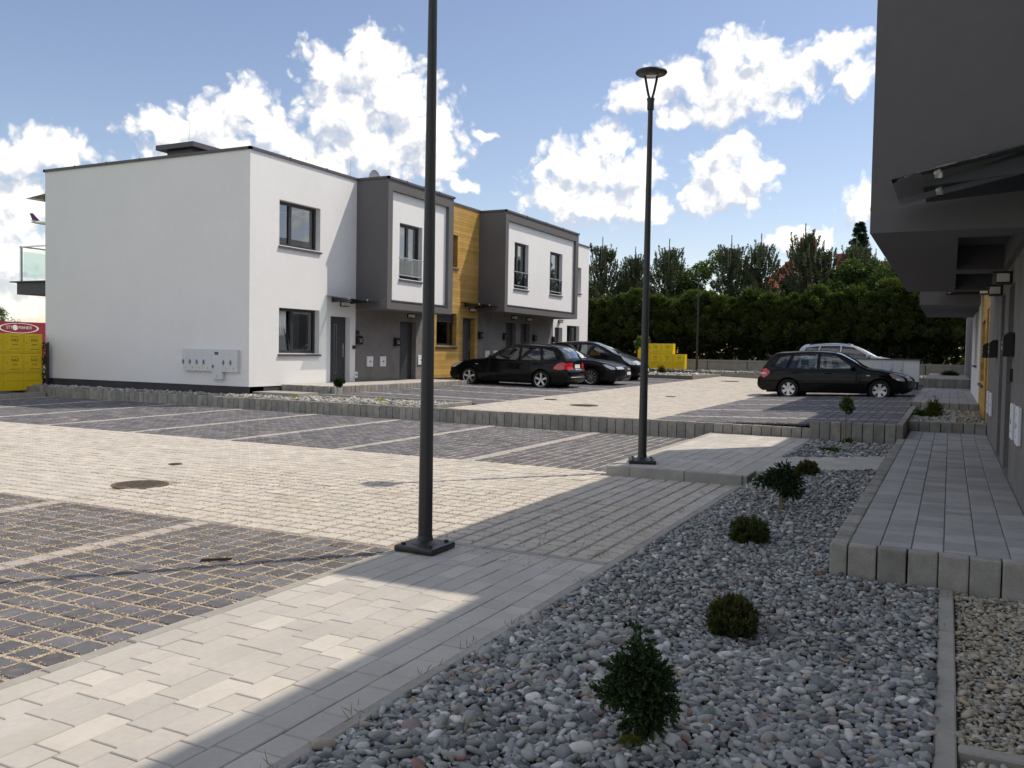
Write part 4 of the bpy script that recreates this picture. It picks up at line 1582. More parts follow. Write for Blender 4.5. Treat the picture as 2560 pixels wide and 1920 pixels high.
# underside: outer band with two sunk panels
q = MB()
rec = [(0.03, 0.55, 9.05, 12.35), (0.03, 0.55, 12.95, 15.95)]
xs_ = sorted({XK, XW, 0.03, 0.55})
ys_ = sorted({8.5, 16.25, 9.05, 12.35, 12.95, 15.95})
for a, b in zip(xs_[:-1], xs_[1:]):
    for c, d in zip(ys_[:-1], ys_[1:]):
        sunk = any(r_[0] <= a and b <= r_[1] and r_[2] <= c and d <= r_[3] for r_ in rec)
        if not sunk:
            q.add([(a, c, 2.67), (b, c, 2.67), (b, d, 2.67), (a, d, 2.67)], [(0, 1, 2, 3)])
for r_ in rec:
    a, b, c, d = r_
    zt = 2.67 + 0.30
    q.add([(a, c, zt), (b, c, zt), (b, d, zt), (a, d, zt)], [(0, 1, 2, 3)])
    for p0, p1 in (((a, c), (b, c)), ((b, c), (b, d)), ((b, d), (a, d)), ((a, d), (a, c))):
        q.add([(*p0, 2.67), (*p1, 2.67), (*p1, zt), (*p0, zt)], [(0, 1, 2, 3)])
quads('soffit', q, MT['dgrey'], b3)
canopy(H3, XW, 7.18, 8.42, 3.11, 1.05, s=-1, drop=0.22)
reparent(H3)

H4 = thing('terraced_house', 'second right-hand house with yellow boards, white wall and its own box storey', 'house', (XW, 17.65, 0.3))
yh2 = [(18.15, 19.10, 0.42, 2.45), (19.85, 22.0, 1.06, 2.4)]
q = MB()
wall_x(q, XW + 0.02, 17.64, 22.7, 0.1, 7.2, yh2, -1, 0.17)
quads('backing_wall', q, MT['mgrey'], H4)
yp2 = ob('boarding', new_mesh('boarding', [(XW + 0.03, 17.66, 0.5), (XW + 0.03, 17.68, 0.5), (XW + 0.03, 17.68, 0.52)], [(0, 1, 2)], MT['wood'], tint=np.ones((3, 3))), H4)
boarded(yp2, XW + 0.018, 17.64, 22.7, 0.40, 3.2, yh2, s=-1, pitch=0.14)
door(H4, XW, *yh2[0], s=-1)
window(H4, XW, *yh2[1], s=-1, split=(0.5,))
wh2 = [(24.6, 27.0, 1.42, 2.9)]
q = MB()
wall_x(q, XW - 0.02, 22.7, 30.4, 0.35, 3.35, wh2, -1)
wall_x(q, XW - 0.02, 22.7, 44.0, 3.35, 7.4, (), -1)
q.add([(XW - 0.02, 22.7, 0.3), (XW + 0.3, 22.7, 0.3), (XW + 0.3, 22.7, 7.4), (XW - 0.02, 22.7, 7.4)], [(0, 1, 2, 3)])
q.add([(XW - 0.02, 44, 0.3), (8.4, 44, 0.3), (8.4, 44, 7.4), (XW - 0.02, 44, 7.4)], [(0, 1, 2, 3)])
q.add([(8.4, 17.6, 0.3), (8.4, 44, 0.3), (8.4, 44, 7.4), (8.4, 17.6, 7.4)], [(0, 1, 2, 3)])
quads('white_wall', q, MT['white'], H4)
window(H4, XW - 0.02, *wh2[0], s=-1, split=(0.5,))
gh2 = [(33.5, 34.4, 0.88, 2.9), (36.0, 36.9, 0.88, 2.9)]
q = MB()
wall_x(q, XW, 30.4, 44.0, 0.35, 3.35, gh2, -1)
quads('grey_wall', q, MT['mgrey'], H4)
door(H4, XW, *gh2[0], s=-1)
door(H4, XW, *gh2[1], s=-1)
q = MB()
q.add([(XW, 17.6, 7.18), (8.4, 17.6, 7.18), (8.4, 44, 7.35), (XW, 44, 7.35)], [(0, 1, 2, 3)])
quads('roof', q, MT['cap'], H4)
b4 = box_bay(H4, XW, -0.70, 23.0, 30.2, 2.82, 7.0, -1, [(24.0, 25.3, 3.9, 5.6)])
window(b4, -0.59, 24.0, 25.3, 3.9, 5.6, s=-1, split=(0.5,), rev=0.16)
canopy(H4, XW, 21.3, 22.9, 3.2, 0.95, s=-1, drop=0.15)
reparent(H4)
for (y, z, lab) in ((11.65, 2.62, 'nearest box lamp under the dark overhang at right'), (13.75, 2.62, 'second box lamp under the dark overhang at right'),
                    (18.6, 2.95, 'box lamp over the yellow boarded door at right'), (26.0, 3.1, 'far small box lamp on the white wall of the second right-hand house')):
    wall_lamp(XW - (0.022 if y > 22 else 0.002), y, z - 0.12, -1, lab)
for (y, z, lab) in ((11.0 - 0.12, 1.72, 'nearest black mailbox between the right-hand doors'), (14.6, 1.71, 'second black mailbox past the doors under the right-hand overhang'),
                    (17.40, 1.71, 'third black mailbox beside the yellow boarded strip at right')):
    mailbox(XW - 0.003, y, z, -1, lab)
for (y, z, lab) in ((10.25, 0.93, 'farther white meter box of the nearest right-hand pair'), (9.45, 0.94, 'nearer white meter box of the nearest right-hand pair'),
                    (16.65, 0.84, 'farther white meter box of the pair before the yellow strip'), (15.6, 0.85, 'nearer white meter box of the pair before the yellow strip')):
    meter_box(XW - 0.003, y, z, -1, lab, 0.36, 0.36)
q = MB()
q.box((-0.03, -0.05, -0.07), (0, 0.05, 0.07))
tag(q.build('intercom', MT['black'], loc=(XW, 10.92, 1.39)), 'small dark intercom beside the nearest right-hand door', 'intercom')

# white wall with meter doors behind the black hatchback
ew = thing('meter_wall', 'low white wall with grey meter doors behind the black hatchback', 'wall', (-2.6, 33.2, 0.45))
q = MB()
q.box((-1.75, -0.12, 0.28), (1.66, 0.3, 1.02))
q.build('white_body', MT['white'], ew)
q = MB()
q.box((-1.70, -0.08, -0.1), (1.64, 0.28, 0.278))
q.build('plinth', MT['plinth'], ew)
q = MB()
q.box((-1.82, -0.18, 1.02), (1.70, 0.34, 1.065))
q.build('coping', MT['cap'], ew)
for k in range(7):
    q = MB()
    x = -1.15 + 0.33 * k
    q.box((x, -0.15, 0.42), (x + 0.315, -0.118, 0.95))
    d_ = q.build('meter_door', MT['cabinet'], ew)
    q = MB()
    q.box((x + 0.25, -0.165, 0.62), (x + 0.28, -0.15, 0.70))
    q.build('latch', MT['inkg'], d_)

# ---------------- gas cabinets -------------------------------------------------------


def gas_cabinets(name, label, loc, rz, cols, w, base, rows_h, dp=0.42):
    """cols: number of stacked cabinets per column. Front faces local -Y."""
    g_ = thing(name, label, 'gas cabinet', loc, rz)
    tm = text_mesh('GAZ', rows_h * 0.19, MT['ink'])
    tm2 = text_mesh('tel. 992', rows_h * 0.085, MT['ink'])
    for c, n in enumerate(cols):
        x0 = c * w
        q = MB()
        q.box((x0 + 0.004, 0, 0), (x0 + w - 0.004, dp, base * 0.55))
        q.box((x0 + 0.004, 0.004, base * 0.55 + 0.006), (x0 + w - 0.004, dp, base - 0.004))
        q.build('base', MT['yellow'], g_)
        for r_ in range(n):
            z0 = base + r_ * rows_h
            q = MB()
            q.box((x0 + 0.003, 0.0, z0), (x0 + w - 0.003, dp, z0 + rows_h - 0.006))
            cb = q.build('cabinet', MT['yellow'], g_)
            q = MB()
            q.box((x0 + 0.04, -0.016, z0 + 0.04), (x0 + w - 0.04, -0.0005, z0 + rows_h - 0.05))
            me = q.mesh('cabinet_door', MT['yellow'])
            bevel_mesh(me, 0.008)
            ob('cabinet_door', me, cb)
            for me_, zz in ((tm, 0.66), (tm2, 0.44)):
                o = ob('lettering', me_, cb, (x0 + w * 0.56, -0.019, z0 + rows_h * zz))
                o.rotation_euler = (R(90), 0, 0)
            q = MB()
            q.cyl((x0 + 0.09, -0.016, z0 + rows_h * 0.52), (x0 + 0.09, -0.026, z0 + rows_h * 0.52), 0.012, n=10)
            q.box((x0 + w * 0.3, -0.019, z0 + rows_h * 0.2), (x0 + w * 0.82, -0.017, z0 + rows_h * 0.22))
            q.box((x0 + w * 0.34, -0.019, z0 + rows_h * 0.83), (x0 + w * 0.72, -0.017, z0 + rows_h * 0.845))
            q.build('lock', MT['ink'], cb)
    return g_


gas_cabinets('gas_cabinets', 'bank of yellow gas cabinets at the left edge beside the white gable', (-23.30, 16.43 - 6 * 0.58, 0.19), R(90), (2,) * 6, 0.58, 0.48, 0.56)
gas_cabinets('gas_cabinets', 'smaller stepped bank of yellow gas cabinets far off by the hedge', (-14.0, 42.0, 0.80), 0.0, (2, 2, 2, 1), 0.60, 0.22, 0.51)

# fence post and climbing plant mesh by the gable come with the plants
q = MB()
q.box((-0.035, -0.035, 0), (0.035, 0.035, 1.25))
q.box((-0.06, -0.02, 1.0), (-0.035, 0.02, 1.05))
q.box((-0.06, -0.02, 0.55), (-0.035, 0.02, 0.60))
tag(q.build('fence_post', MT['frame'], loc=(-23.18, 16.5, 0.28)), 'dark square fence post at the left end of the white gable', 'post')

# red hoarding far left
hb = thing('hoarding', 'long red advertising hoarding far behind the gas cabinets', 'hoarding', (-40, 27, 0.0))
q = MB()
q.box((-0.12, -9.0, 0.4), (0, 6.0, 2.50))
q.build('board', MT['redboard'], hb)
q = MB()
for k in range(12):
    q.box((-0.2, -8.8 + k * 1.25, 0), (-0.12, -8.7 + k * 1.25, 2.4))
q.build('frame', MT['frame'], hb)
o = ob('lettering', text_mesh('STYR   PIANEX', 0.20, MT['signwhite'], 0.004), hb, (0.012, 0.0, 2.22))
o.rotation_euler = (R(90), 0, R(90))
q = MB()
V, F = [], []
n = 40
for i in range(n):
    w = 2 * math.pi * i / n
    for k in (1.0, 0.90):
        V.append((0.01, 1.02 * (0.05 + 0.95 * k) * math.cos(w), 2.2 + 0.24 * k * math.sin(w)))
F = [(2 * i, (2 * i + 2) % (2 * n), (2 * i + 3) % (2 * n), 2 * i + 1) for i in range(n)]
q.add(V, F)
quads('oval', q, MT['signwhite'], hb)
q = MB()
q.lathe([(0, 0.012), (0.13, 0.012), (0.13, 0.0)], 20, 'x', c=(0, -0.20, 2.22))
q.build('emblem', MT['signwhite'], hb)

# far concrete fence
fn = thing('concrete_fence', 'low sandy concrete fence below the hedge at the end of the lot', 'fence', (-8, 44.1, 0.6))
k = 0
x = -17.0
while x < 8.0:
    q = MB()
    q.box((0.02, -0.05, -0.3), (1.98, 0.05, 0.60))
    q.build('panel', MT['fence'], fn, loc=(x + 8, 0, 0))
    q = MB()
    q.box((0.0, -0.09, 0.60), (2.0, 0.09, 0.68))
    q.build('coping', MT['fence'], fn, loc=(x + 8, 0, 0))
    x += 2.0

# roofed house behind the trees


def tiled_slope(par, a, b, c, d, rows, cols, name='roof_tiles'):
    """a-b eaves, d-c ridge; tiles as small lapped slabs"""
    a, b, c, d = map(Vector, (a, b, c, d))
    nrm = (b - a).cross(d - a).normalized()
    V, F, T = [], [], []
    for r_ in range(rows):
        for k_ in range(cols):
            def pt(u, v):
                return (a.lerp(b, u)).lerp(d.lerp(c, u), v)
            u0, u1 = (k_ + 0.06) / cols, (k_ + 0.98) / cols
            v0, v1 = r_ / rows, (r_ + 1.06) / rows
            p = [pt(u0, v0) + nrm * 0.05, pt((u0 + u1) / 2, v0) + nrm * 0.11, pt(u1, v0) + nrm * 0.05, pt(u1, min(v1, 1)), pt((u0 + u1) / 2, min(v1, 1)) + nrm * 0.05, pt(u0, min(v1, 1)), pt(u0, v0) - nrm * 0.02, pt(u1, v0) - nrm * 0.02]
            bse = len(V)
            V += p
            F += [[bse, bse + 1, bse + 4, bse + 5], [bse + 1, bse + 2, bse + 3, bse + 4], [bse + 6, bse + 7, bse + 2, bse + 1, bse]]
            v = random.uniform(0.8, 1.2)
            T += [(v, v, v)] * 8
    o = ob(name, new_mesh(name, V, F, MT['tile'], tint=np.array(T)), par)
    o['kind'] = 'stuff'
    return o


fh = thing('house', 'house with steep red tiled roof and brick chimney behind the hedge', 'house', (-9.5, 72, 0.7))
q = MB()
q.box((-6, -1, 0), (6, 9, 4.3))
q.build('wall', MT['white'], fh)
tiled_slope(fh, (-6.4, -1.4, 4.2), (3.2, -1.4, 4.2), (-1.0, 3.6, 9.9), (-1.4, 3.6, 9.9), 26, 36)
tiled_slope(fh, (3.2, -1.4, 4.2), (3.2, 9.4, 4.2), (-1.0, 4.4, 9.9), (-1.0, 3.6, 9.9), 22, 30)
tiled_slope(fh, (-6.4, 9.4, 4.2), (-6.4, -1.4, 4.2), (-1.4, 3.6, 9.9), (-1.4, 4.4, 9.9), 22, 30)
tiled_slope(fh, (0.0, -2.6, 4.0), (6.4, -2.6, 4.0), (4.4, 2.4, 7.4), (2.2, 2.4, 7.4), 16, 24)
q = MB()
q.box((1.2, 1.0, 5.0), (3.2, 2.4, 8.9))
q.build('chimney', MT['brick'], fh)
q = MB()
q.box((-1.9, 3.4, 9.0), (-0.7, 4.4, 10.5))
q.build('chimney', MT['brick'], fh)
q = MB()
q.box((4.4, -2, 0), (9.5, 5, 4.6))
q.build('annex', MT['white'], fh)
tiled_slope(fh, (4.2, -2.2, 4.4), (9.7, -2.2, 4.4), (9.7, 2.0, 8.3), (4.2, 2.0, 8.3), 18, 22)
# ------------------------------------------------------------------ cars
MT['rubber'] = mat('tyre_rubber', (0.016, 0.016, 0.017), 0.85, 0.15, 30, 0.2, 150)
MT['alloy'] = mat('alloy_wheel', (0.55, 0.56, 0.58), 0.32, 0.04, 20, 0.0, metal=0.85)
MT['under'] = mat('car_underside', (0.012, 0.012, 0.013), 0.9, 0.2, 5, 0.0)
MT['seat'] = mat('car_seat_cloth', (0.045, 0.045, 0.05), 0.9, 0.2, 20, 0.0)
MT['cglass'] = glass_mat('car_glass', (0.55, 0.62, 0.60), 1.0, 0.72, 1.55)
MT['dglass'] = glass_mat('dark_car_glass', (0.22, 0.24, 0.25), 1.0, 0.6, 1.55)
MT['redlens'] = mat('red_lens', (0.50, 0.012, 0.015), 0.12, 0.05, 10, 0.0, spec=0.6, coat=0.6)
MT['clearlens'] = mat('head_lamp_lens', (0.50, 0.52, 0.55), 0.08, 0.25, 25, 0.0, spec=0.7, coat=1.0, metal=0.4)
MT['amber'] = mat('amber_lens', (0.55, 0.17, 0.02), 0.15, 0.05, 10, 0.0, coat=0.6)
MT['plate'] = mat('number_plate', (0.70, 0.71, 0.70), 0.4, 0.03, 10, 0.0)
MT['chrome'] = mat('chrome_trim', (0.75, 0.76, 0.78), 0.12, 0.02, 10, 0.0, metal=1.0)


def paint(name, col, metal=0.0):
    return mat(name, col, 0.35, 0.03, 2, 0.0, spec=0.05, coat=0.32, metal=metal)


MT['black_paint'] = paint('black_paint', (0.0035, 0.0036, 0.0042))
MT['graphite_paint'] = paint('graphite_paint', (0.009, 0.0095, 0.012), 0.2)
MT['silver_paint'] = paint('silver_paint', (0.42, 0.46, 0.52), 0.55)


def interp(pts, x):
    for (x0, z0), (x1, z1) in zip(pts[:-1], pts[1:]):
        lo, hi = min(x0, x1), max(x0, x1)
        if lo <= x <= hi and hi > lo:
            return z0 + (z1 - z0) * (x - x0) / (x1 - x0)
    return pts[0][1] if abs(x - pts[0][0]) < abs(x - pts[-1][0]) else pts[-1][1]


def smooth_poly(pts, n=6):
    """Catmull-Rom through the points"""
    out = []
    P = [Vector(p) for p in pts]
    for i in range(len(P) - 1):
        p0 = P[max(i - 1, 0)]
        p1, p2 = P[i], P[i + 1]
        p3 = P[min(i + 2, len(P) - 1)]
        for k in range(n):
            t_ = k / n
            out.append(0.5 * ((2 * p1) + (p2 - p0) * t_ + (2 * p0 - 5 * p1 + 4 * p2 - p3) * t_ ** 2 + (3 * p1 - p0 - 3 * p2 + p3) * t_ ** 3))
    out.append(P[-1])
    return out


def inside(p, poly):
    x, y = p
    c = False
    n = len(poly)
    for i in range(n):
        x0, y0 = poly[i]
        x1, y1 = poly[(i + 1) % n]
        if (y0 > y) != (y1 > y) and x < (x1 - x0) * (y - y0) / (y1 - y0) + x0:
            c = not c
    return c


class Car:
    """front points to local +X, wheels stand on z = 0"""

    def __init__(self, name, label, spec, loc, rz):
        S = spec
        self.S = S
        self.t = thing(name, label, 'car', loc, rz)
        self.W = S['W']
        self.keys = S['top']                     # centre-line profile, front bottom -> rear bottom
        self.prof = smooth_poly(S['top'], 5)
        self.L = max(p[0] for p in S['top']) - min(p[0] for p in S['top'])
        self.x1 = max(p[0] for p in S['top'])
        self.x0 = min(p[0] for p in S['top'])
        self.pt = S['paint']
        self.side()
        self.skin()
        self.wheels()
        self.details()

    def ztop(self, x):
        best = 0.3
        for a, b in zip(self.prof[:-1], self.prof[1:]):
            lo, hi = min(a.x, b.x), max(a.x, b.x)
            if lo <= x <= hi and hi > lo:
                best = max(best, a.y + (b.y - a.y) * (x - a.x) / (b.x - a.x))
        return best

    def w(self, x, z):
        S = self.S
        mid = (self.x0 + self.x1) / 2
        u = (x - mid) / (self.L / 2)
        plan = 1 - (S.get('tf', 0.17) if u > 0 else S.get('tr', 0.12)) * abs(u) ** 4.5
        belt = S['belt']
        if z < belt:
            k = (z - 0.52) / 0.45
            sec = 1 - 0.045 * k * k
        else:
            sec = (1 - 0.045 * ((belt - 0.52) / 0.45) ** 2) - 0.235 * ((z - belt) / (S['roof'] - belt)) ** 1.15
        zt = self.ztop(x)
        r = 0.10
        d = clamp((z - (zt - r)) / r)
        return self.W * plan * sec - 0.055 * d * d

    def arch(self, n=16):
        """lower outline from rear to front with wheel arches"""
        S = self.S
        sill = S['sill']
        out = []
        Rr = S['arch']
        for wx in (S['wr'], S['wf']):
            zc = S['r']
            h = sill - zc
            a0 = math.asin(clamp(h / Rr, -1, 1))
            for k in range(n + 1):
                a = math.pi - a0 - (math.pi - 2 * a0) * k / n
                out.append((wx + Rr * math.cos(a), zc + Rr * math.sin(a)))
        return out

    def side(self):
        S = self.S
        top = [(p.x, p.y) for p in self.prof]
        low = self.arch()
        outline = top + [(low[0][0] - 0.1, S['sill'])] + low + [(low[-1][0] + 0.1, S['sill'])]
        wins = S['wins']
        pts = [Vector(p) for p in outline]
        edges = [(i, (i + 1) % len(outline)) for i in range(len(outline))]
        for wpoly in wins:
            b = len(pts)
            dense = []
            for i in range(len(wpoly)):
                a, c = Vector(wpoly[i]), Vector(wpoly[(i + 1) % len(wpoly)])
                n = max(1, int((c - a).length / 0.08))
                for k in range(n):
                    dense.append(a.lerp(c, k / n))
            pts += dense
            edges += [(b + i, b + (i + 1) % len(dense)) for i in range(len(dense))]
        x = self.x0 + 0.04
        while x < self.x1:
            z = 0.16
            while z < S['roof']:
                p = (x, z)
                if inside(p, outline):
                    near = min((Vector(p) - v).length for v in pts[:len(outline)]) if len(outline) < 400 else 1
                    if near > 0.03:
                        pts.append(Vector(p))
                z += 0.055
            x += 0.055
        V2, E2, F2, *_ = delaunay_2d_cdt(pts, edges, [], 0, 1e-5)
        body, glass = [], [[] for _ in wins]
        for f in F2:
            c = (sum(V2[i].x for i in f) / len(f), sum(V2[i].y for i in f) / len(f))
            if not inside(c, outline):
                continue
            for k, wp in enumerate(wins):
                if inside(c, wp):
                    glass[k].append(f)
                    break
            else:
                body.append(f)

        def emit(name, faces, mt, parent, inset=0.0):
            for sgn in (1, -1):
                used = sorted({i for f in faces for i in f})
                mp = {i: k for k, i in enumerate(used)}
                V = [(V2[i].x, sgn * (self.w(V2[i].x, V2[i].y) - inset), V2[i].y) for i in used]
                F = [[mp[i] for i in (f if sgn < 0 else f[::-1])] for f in faces]
                ob(name, new_mesh(name, V, F, mt, smooth=True), parent)
        emit('side_panel', body, self.pt, self.t)
        for k, g_ in enumerate(glass):
            emit('side_window', g_, MT[S['glass'][k]], self.t, 0.012)
        # window surround: dark slim frame
        for wp in wins:
            for sgn in (1, -1):
                q = MB()
                n = len(wp)
                for i in range(n):
                    a, b = wp[i], wp[(i + 1) % n]
                    m_ = 5
                    for k in range(m_):
                        p = Vector(a).lerp(Vector(b), k / m_)
                        r_ = Vector(a).lerp(Vector(b), (k + 1) / m_)
                        q.cyl((p.x, sgn * (self.w(p.x, p.y) - 0.002), p.y), (r_.x, sgn * (self.w(r_.x, r_.y) - 0.002), r_.y), 0.011, n=5, cap=False)
                q.build('window_trim', MT['black'] if not S.get('chrome_trim') else MT['chrome'], self.t)
        # door gaps
        for sgn in (1, -1):
            q = MB()
            for line in S['gaps']:
                for (a, b) in zip(line[:-1], line[1:]):
                    for k in range(6):
                        p = Vector(a).lerp(Vector(b), k / 6)
                        r_ = Vector(a).lerp(Vector(b), (k + 1) / 6)
                        q.cyl((p.x, sgn * self.w(p.x, p.y), p.y), (r_.x, sgn * self.w(r_.x, r_.y), r_.y), 0.0045, n=4, cap=False)
            q.build('door_gap', MT['under'], self.t)

    def edge_pt(self, i, t_):
        """a point of the top skin: profile sample i, across t in [-1, 1]"""
        p = self.prof[i]
        S = self.S
        ye = self.w(p.x, p.y)
        mid = (self.x0 + self.x1) / 2
        u = (p.x - mid) / (self.L / 2)
        bl = 0.16 * clamp((abs(u) - 0.72) / 0.28) ** 1.5 * (1 if u > 0 else -1) * (1.0 if u > 0 else 0.6)
        low = clamp((p.y - 0.45) / 0.3)
        crown = (0.045 if p.y > S['belt'] + 0.2 else 0.03) * low
        k = 1 - abs(t_) ** 2.2
        return Vector((p.x + bl * k - (bl * 0.0), t_ * ye, p.y + crown * k))

    def skin(self):
        S = self.S
        n = len(self.prof)
        T = [-1, -0.97, -0.9, -0.75, -0.55, -0.3, 0, 0.3, 0.55, 0.75, 0.9, 0.97, 1]
        ws, rs = S['screen'], S['rear']     # key index ranges of windscreen and rear window
        gs = [(ws[0] * 5, ws[1] * 5, 'windscreen'), (rs[0] * 5, rs[1] * 5, 'rear_window')]
        grid = [[self.edge_pt(i, t_) for t_ in T] for i in range(n)]
        nt = len(T)
        V = [p for row in grid for p in row]
        body, glass = [], {'windscreen': [], 'rear_window': []}
        for i in range(n - 1):
            for k in range(nt - 1):
                f = (i * nt + k, i * nt + k + 1, (i + 1) * nt + k + 1, (i + 1) * nt + k)
                hit = None
                for a, b, nm in gs:
                    if a <= i < b and 2 <= k < nt - 3:
                        hit = nm
                (glass[hit] if hit else body).append(f)

        def emit(nm, faces, mt):
            used = sorted({i for f in faces for i in f})
            mp = {i: k for k, i in enumerate(used)}
            me = new_mesh(nm, [V[i] for i in used], [[mp[i] for i in f] for f in faces], mt, smooth=True)
            me.set_sharp_from_angle(angle=R(38))
            return ob(nm, me, self.t)
        emit('body_shell', body, self.pt)
        emit('windscreen', glass['windscreen'], MT['cglass'])
        emit('rear_window', glass['rear_window'], MT[S['rglass']])
        # floor and wheel housings
        q = MB()
        q.box((self.x0 + 0.25, -self.W * 0.84, S['sill'] - 0.05), (self.x1 - 0.25, self.W * 0.84, S['sill'] + 0.12))
        q.build('underside', MT['under'], self.t)
        for wx in (S['wf'], S['wr']):
            for sgn in (1, -1):
                q = MB()
                ye = self.w(wx, S['r'] + 0.2)
                y0_, y1_ = sorted((sgn * (ye - 0.015), sgn * (ye - 0.32)))
                q.lathe([(S['arch'] + 0.004, y0_), (S['arch'] + 0.004, y1_)], 24, 'y', c=(wx, 0, S['r']))
                q.lathe([(0.0, sgn * (ye - 0.30)), (S['arch'] + 0.004, sgn * (ye - 0.30))], 24, 'y', c=(wx, 0, S['r']))
                q.build('wheel_housing', MT['under'], self.t)
        # seats and dashboard
        fl = S['sill'] + 0.12
        for sx in S['seats']:
            for sy in (-0.36, 0.36):
                q = MB()
                q.prism([(sx, sy - 0.21, fl), (sx - 0.12, sy - 0.21, fl + 0.62), (sx - 0.24, sy - 0.21, fl + 0.60), (sx - 0.12, sy - 0.21, fl)], (0, 0.42, 0))
                q.box((sx - 0.1, sy - 0.22, fl), (sx + 0.42, sy + 0.22, fl + 0.17))
                q.box((sx - 0.24, sy - 0.11, fl + 0.63), (sx - 0.15, sy + 0.11, fl + 0.80))
                me = q.mesh('seat', MT['seat'])
                ob('seat', me, self.t)
        q = MB()
        dx = S['dash']
        q.box((dx - 0.25, -self.W * 0.78, fl + 0.1), (dx + 0.25, self.W * 0.78, S['belt'] - 0.03))
        q.build('dashboard', MT['seat'], self.t)

    def wheels(self):
        S = self.S
        r = S['r']
        tw = 0.20
        ry = S['rim']
        q = MB()
        q.lathe([(ry, -tw / 2 + 0.01), (r * 0.93, -tw / 2), (r * 0.985, -tw / 2 + 0.03), (r, -tw / 4), (r, tw / 4), (r * 0.985, tw / 2 - 0.03), (r * 0.93, tw / 2), (ry, tw / 2 - 0.01)], 32, 'y')
        tyre = q.mesh('tyre', MT['rubber'], True, 45)
        q = MB()
        q.lathe([(ry, -tw / 2 + 0.012), (ry * 1.0, -tw / 2 + 0.004), (ry * 0.93, -tw / 2 + 0.012), (ry * 0.90, -tw / 2 + 0.05), (ry * 0.9, tw / 2 - 0.02)], 32, 'y')
        q.lathe([(0.0, -tw / 2 + 0.022), (ry * 0.17, -tw / 2 + 0.026), (ry * 0.2, -tw / 2 + 0.05)], 16, 'y')
        ns, wd, tw2 = S['spokes']
        for k in range(ns):
            a = 2 * math.pi * k / ns + S.get('sp0', 0.3)
            c, s_ = math.cos(a), math.sin(a)

            def pt(rad, off_, yy):
                return (c * rad - s_ * off_, yy, s_ * rad + c * off_)
            r0, r1 = ry * 0.12, ry * 0.93
            ya, yb = -tw / 2 + 0.022, -tw / 2 + 0.06
            V = [pt(r0, -wd, ya), pt(r1, -tw2, ya - 0.006), pt(r1, tw2, ya - 0.006), pt(r0, wd, ya), pt(r0, -wd, yb), pt(r1, -tw2, yb), pt(r1, tw2, yb), pt(r0, wd, yb)]
            q.add(V, [(0, 1, 2, 3), (7, 6, 5, 4), (0, 4, 5, 1), (3, 2, 6, 7), (1, 5, 6, 2), (0, 3, 7, 4)])
        rim = q.mesh('rim', MT['alloy'], True, 30)
        q = MB()
        q.lathe([(0.0, -0.005), (ry * 0.9, -0.005)], 24, 'y')
        back = q.mesh('brake_disc', MT['under'])
        for wx in (S['wf'], S['wr']):
            for sgn in (1, -1):
                ye = self.w(wx, r + 0.25)
                o = bpy.data.objects.new('wheel', tyre)
                C.objects.link(o)
                o.parent = self.t
                o.location = (wx, sgn * (ye - tw / 2 - 0.012), r)
                o.rotation_euler = (0, 0, 0 if sgn < 0 else math.pi)
                ob('rim', rim, o)
                ob('brake_disc', back, o)

    def side_patch(self, name, poly, mt, offy=0.006, sides=(1, -1)):
        pts = []
        n = len(poly)
        for i in range(n):
            a, b = Vector(poly[i]), Vector(poly[(i + 1) % n])
            m_ = max(1, int((b - a).length / 0.04))
            pts += [a.lerp(b, k / m_) for k in range(m_)]
        ed = [(i, (i + 1) % len(pts)) for i in range(len(pts))]
        bp = [(p.x, p.y) for p in pts]
        x0 = min(p[0] for p in bp)
        x1 = max(p[0] for p in bp)
        z0 = min(p[1] for p in bp)
        z1 = max(p[1] for p in bp)
        x = x0 + 0.03
        ex = []
        while x < x1:
            z = z0 + 0.03
            while z < z1:
                if inside((x, z), bp):
                    ex.append(Vector((x, z)))
                z += 0.04
            x += 0.04
        V2, E2, F2, *_ = delaunay_2d_cdt(pts + ex, ed, [], 0, 1e-5)
        F2 = [f for f in F2 if inside((sum(V2[i].x for i in f) / 3, sum(V2[i].y for i in f) / 3), bp)]
        for sgn in sides:
            V = [(v.x, sgn * (self.w(v.x, v.y) + offy), v.y) for v in V2]
            ob(name, new_mesh(name, V, [f if sgn < 0 else f[::-1] for f in F2], mt, smooth=True), self.t)

    def skin_patch(self, name, z0, z1, t0, t1, mt, front=True, offx=0.008, n=6, both=True, m=4):
        """a piece lying on the front or rear face between two heights"""
        idx = [i for i, p in enumerate(self.prof) if (p.x > self.x1 - 0.5 if front else p.x < self.x0 + 0.75)]
        rows = []
        for k in range(m + 1):
            z = z0 + (z1 - z0) * k / m
            best = min(idx, key=lambda i: abs(self.prof[i].y - z))
            # interpolate between neighbours for an exact height
            j = best
            for i in idx[:-1]:
                a, b = self.prof[i].y, self.prof[i + 1].y
                if min(a, b) <= z <= max(a, b):
                    j = i
                    break
            rows.append((j, z))
        for sg in ((1, -1) if both else (1,)):
            V, F = [], []
            for (j, z) in rows:
                for k in range(n + 1):
                    t_ = (t0 + (t1 - t0) * k / n) * sg
                    p = self.edge_pt(j, t_)
                    if j + 1 < len(self.prof):
                        p2 = self.edge_pt(j + 1, t_)
                        a, b = self.prof[j].y, self.prof[j + 1].y
                        f = clamp((z - a) / (b - a)) if abs(b - a) > 1e-6 else 0
                        p = p.lerp(p2, f)
                    V.append((p.x + (offx if front else -offx), p.y, p.z))
            for r_ in range(len(rows) - 1):
                for k in range(n):
                    F.append((r_ * (n + 1) + k, r_ * (n + 1) + k + 1, (r_ + 1) * (n + 1) + k + 1, (r_ + 1) * (n + 1) + k))
            ob(name, new_mesh(name, V, F, mt, smooth=True), self.t)

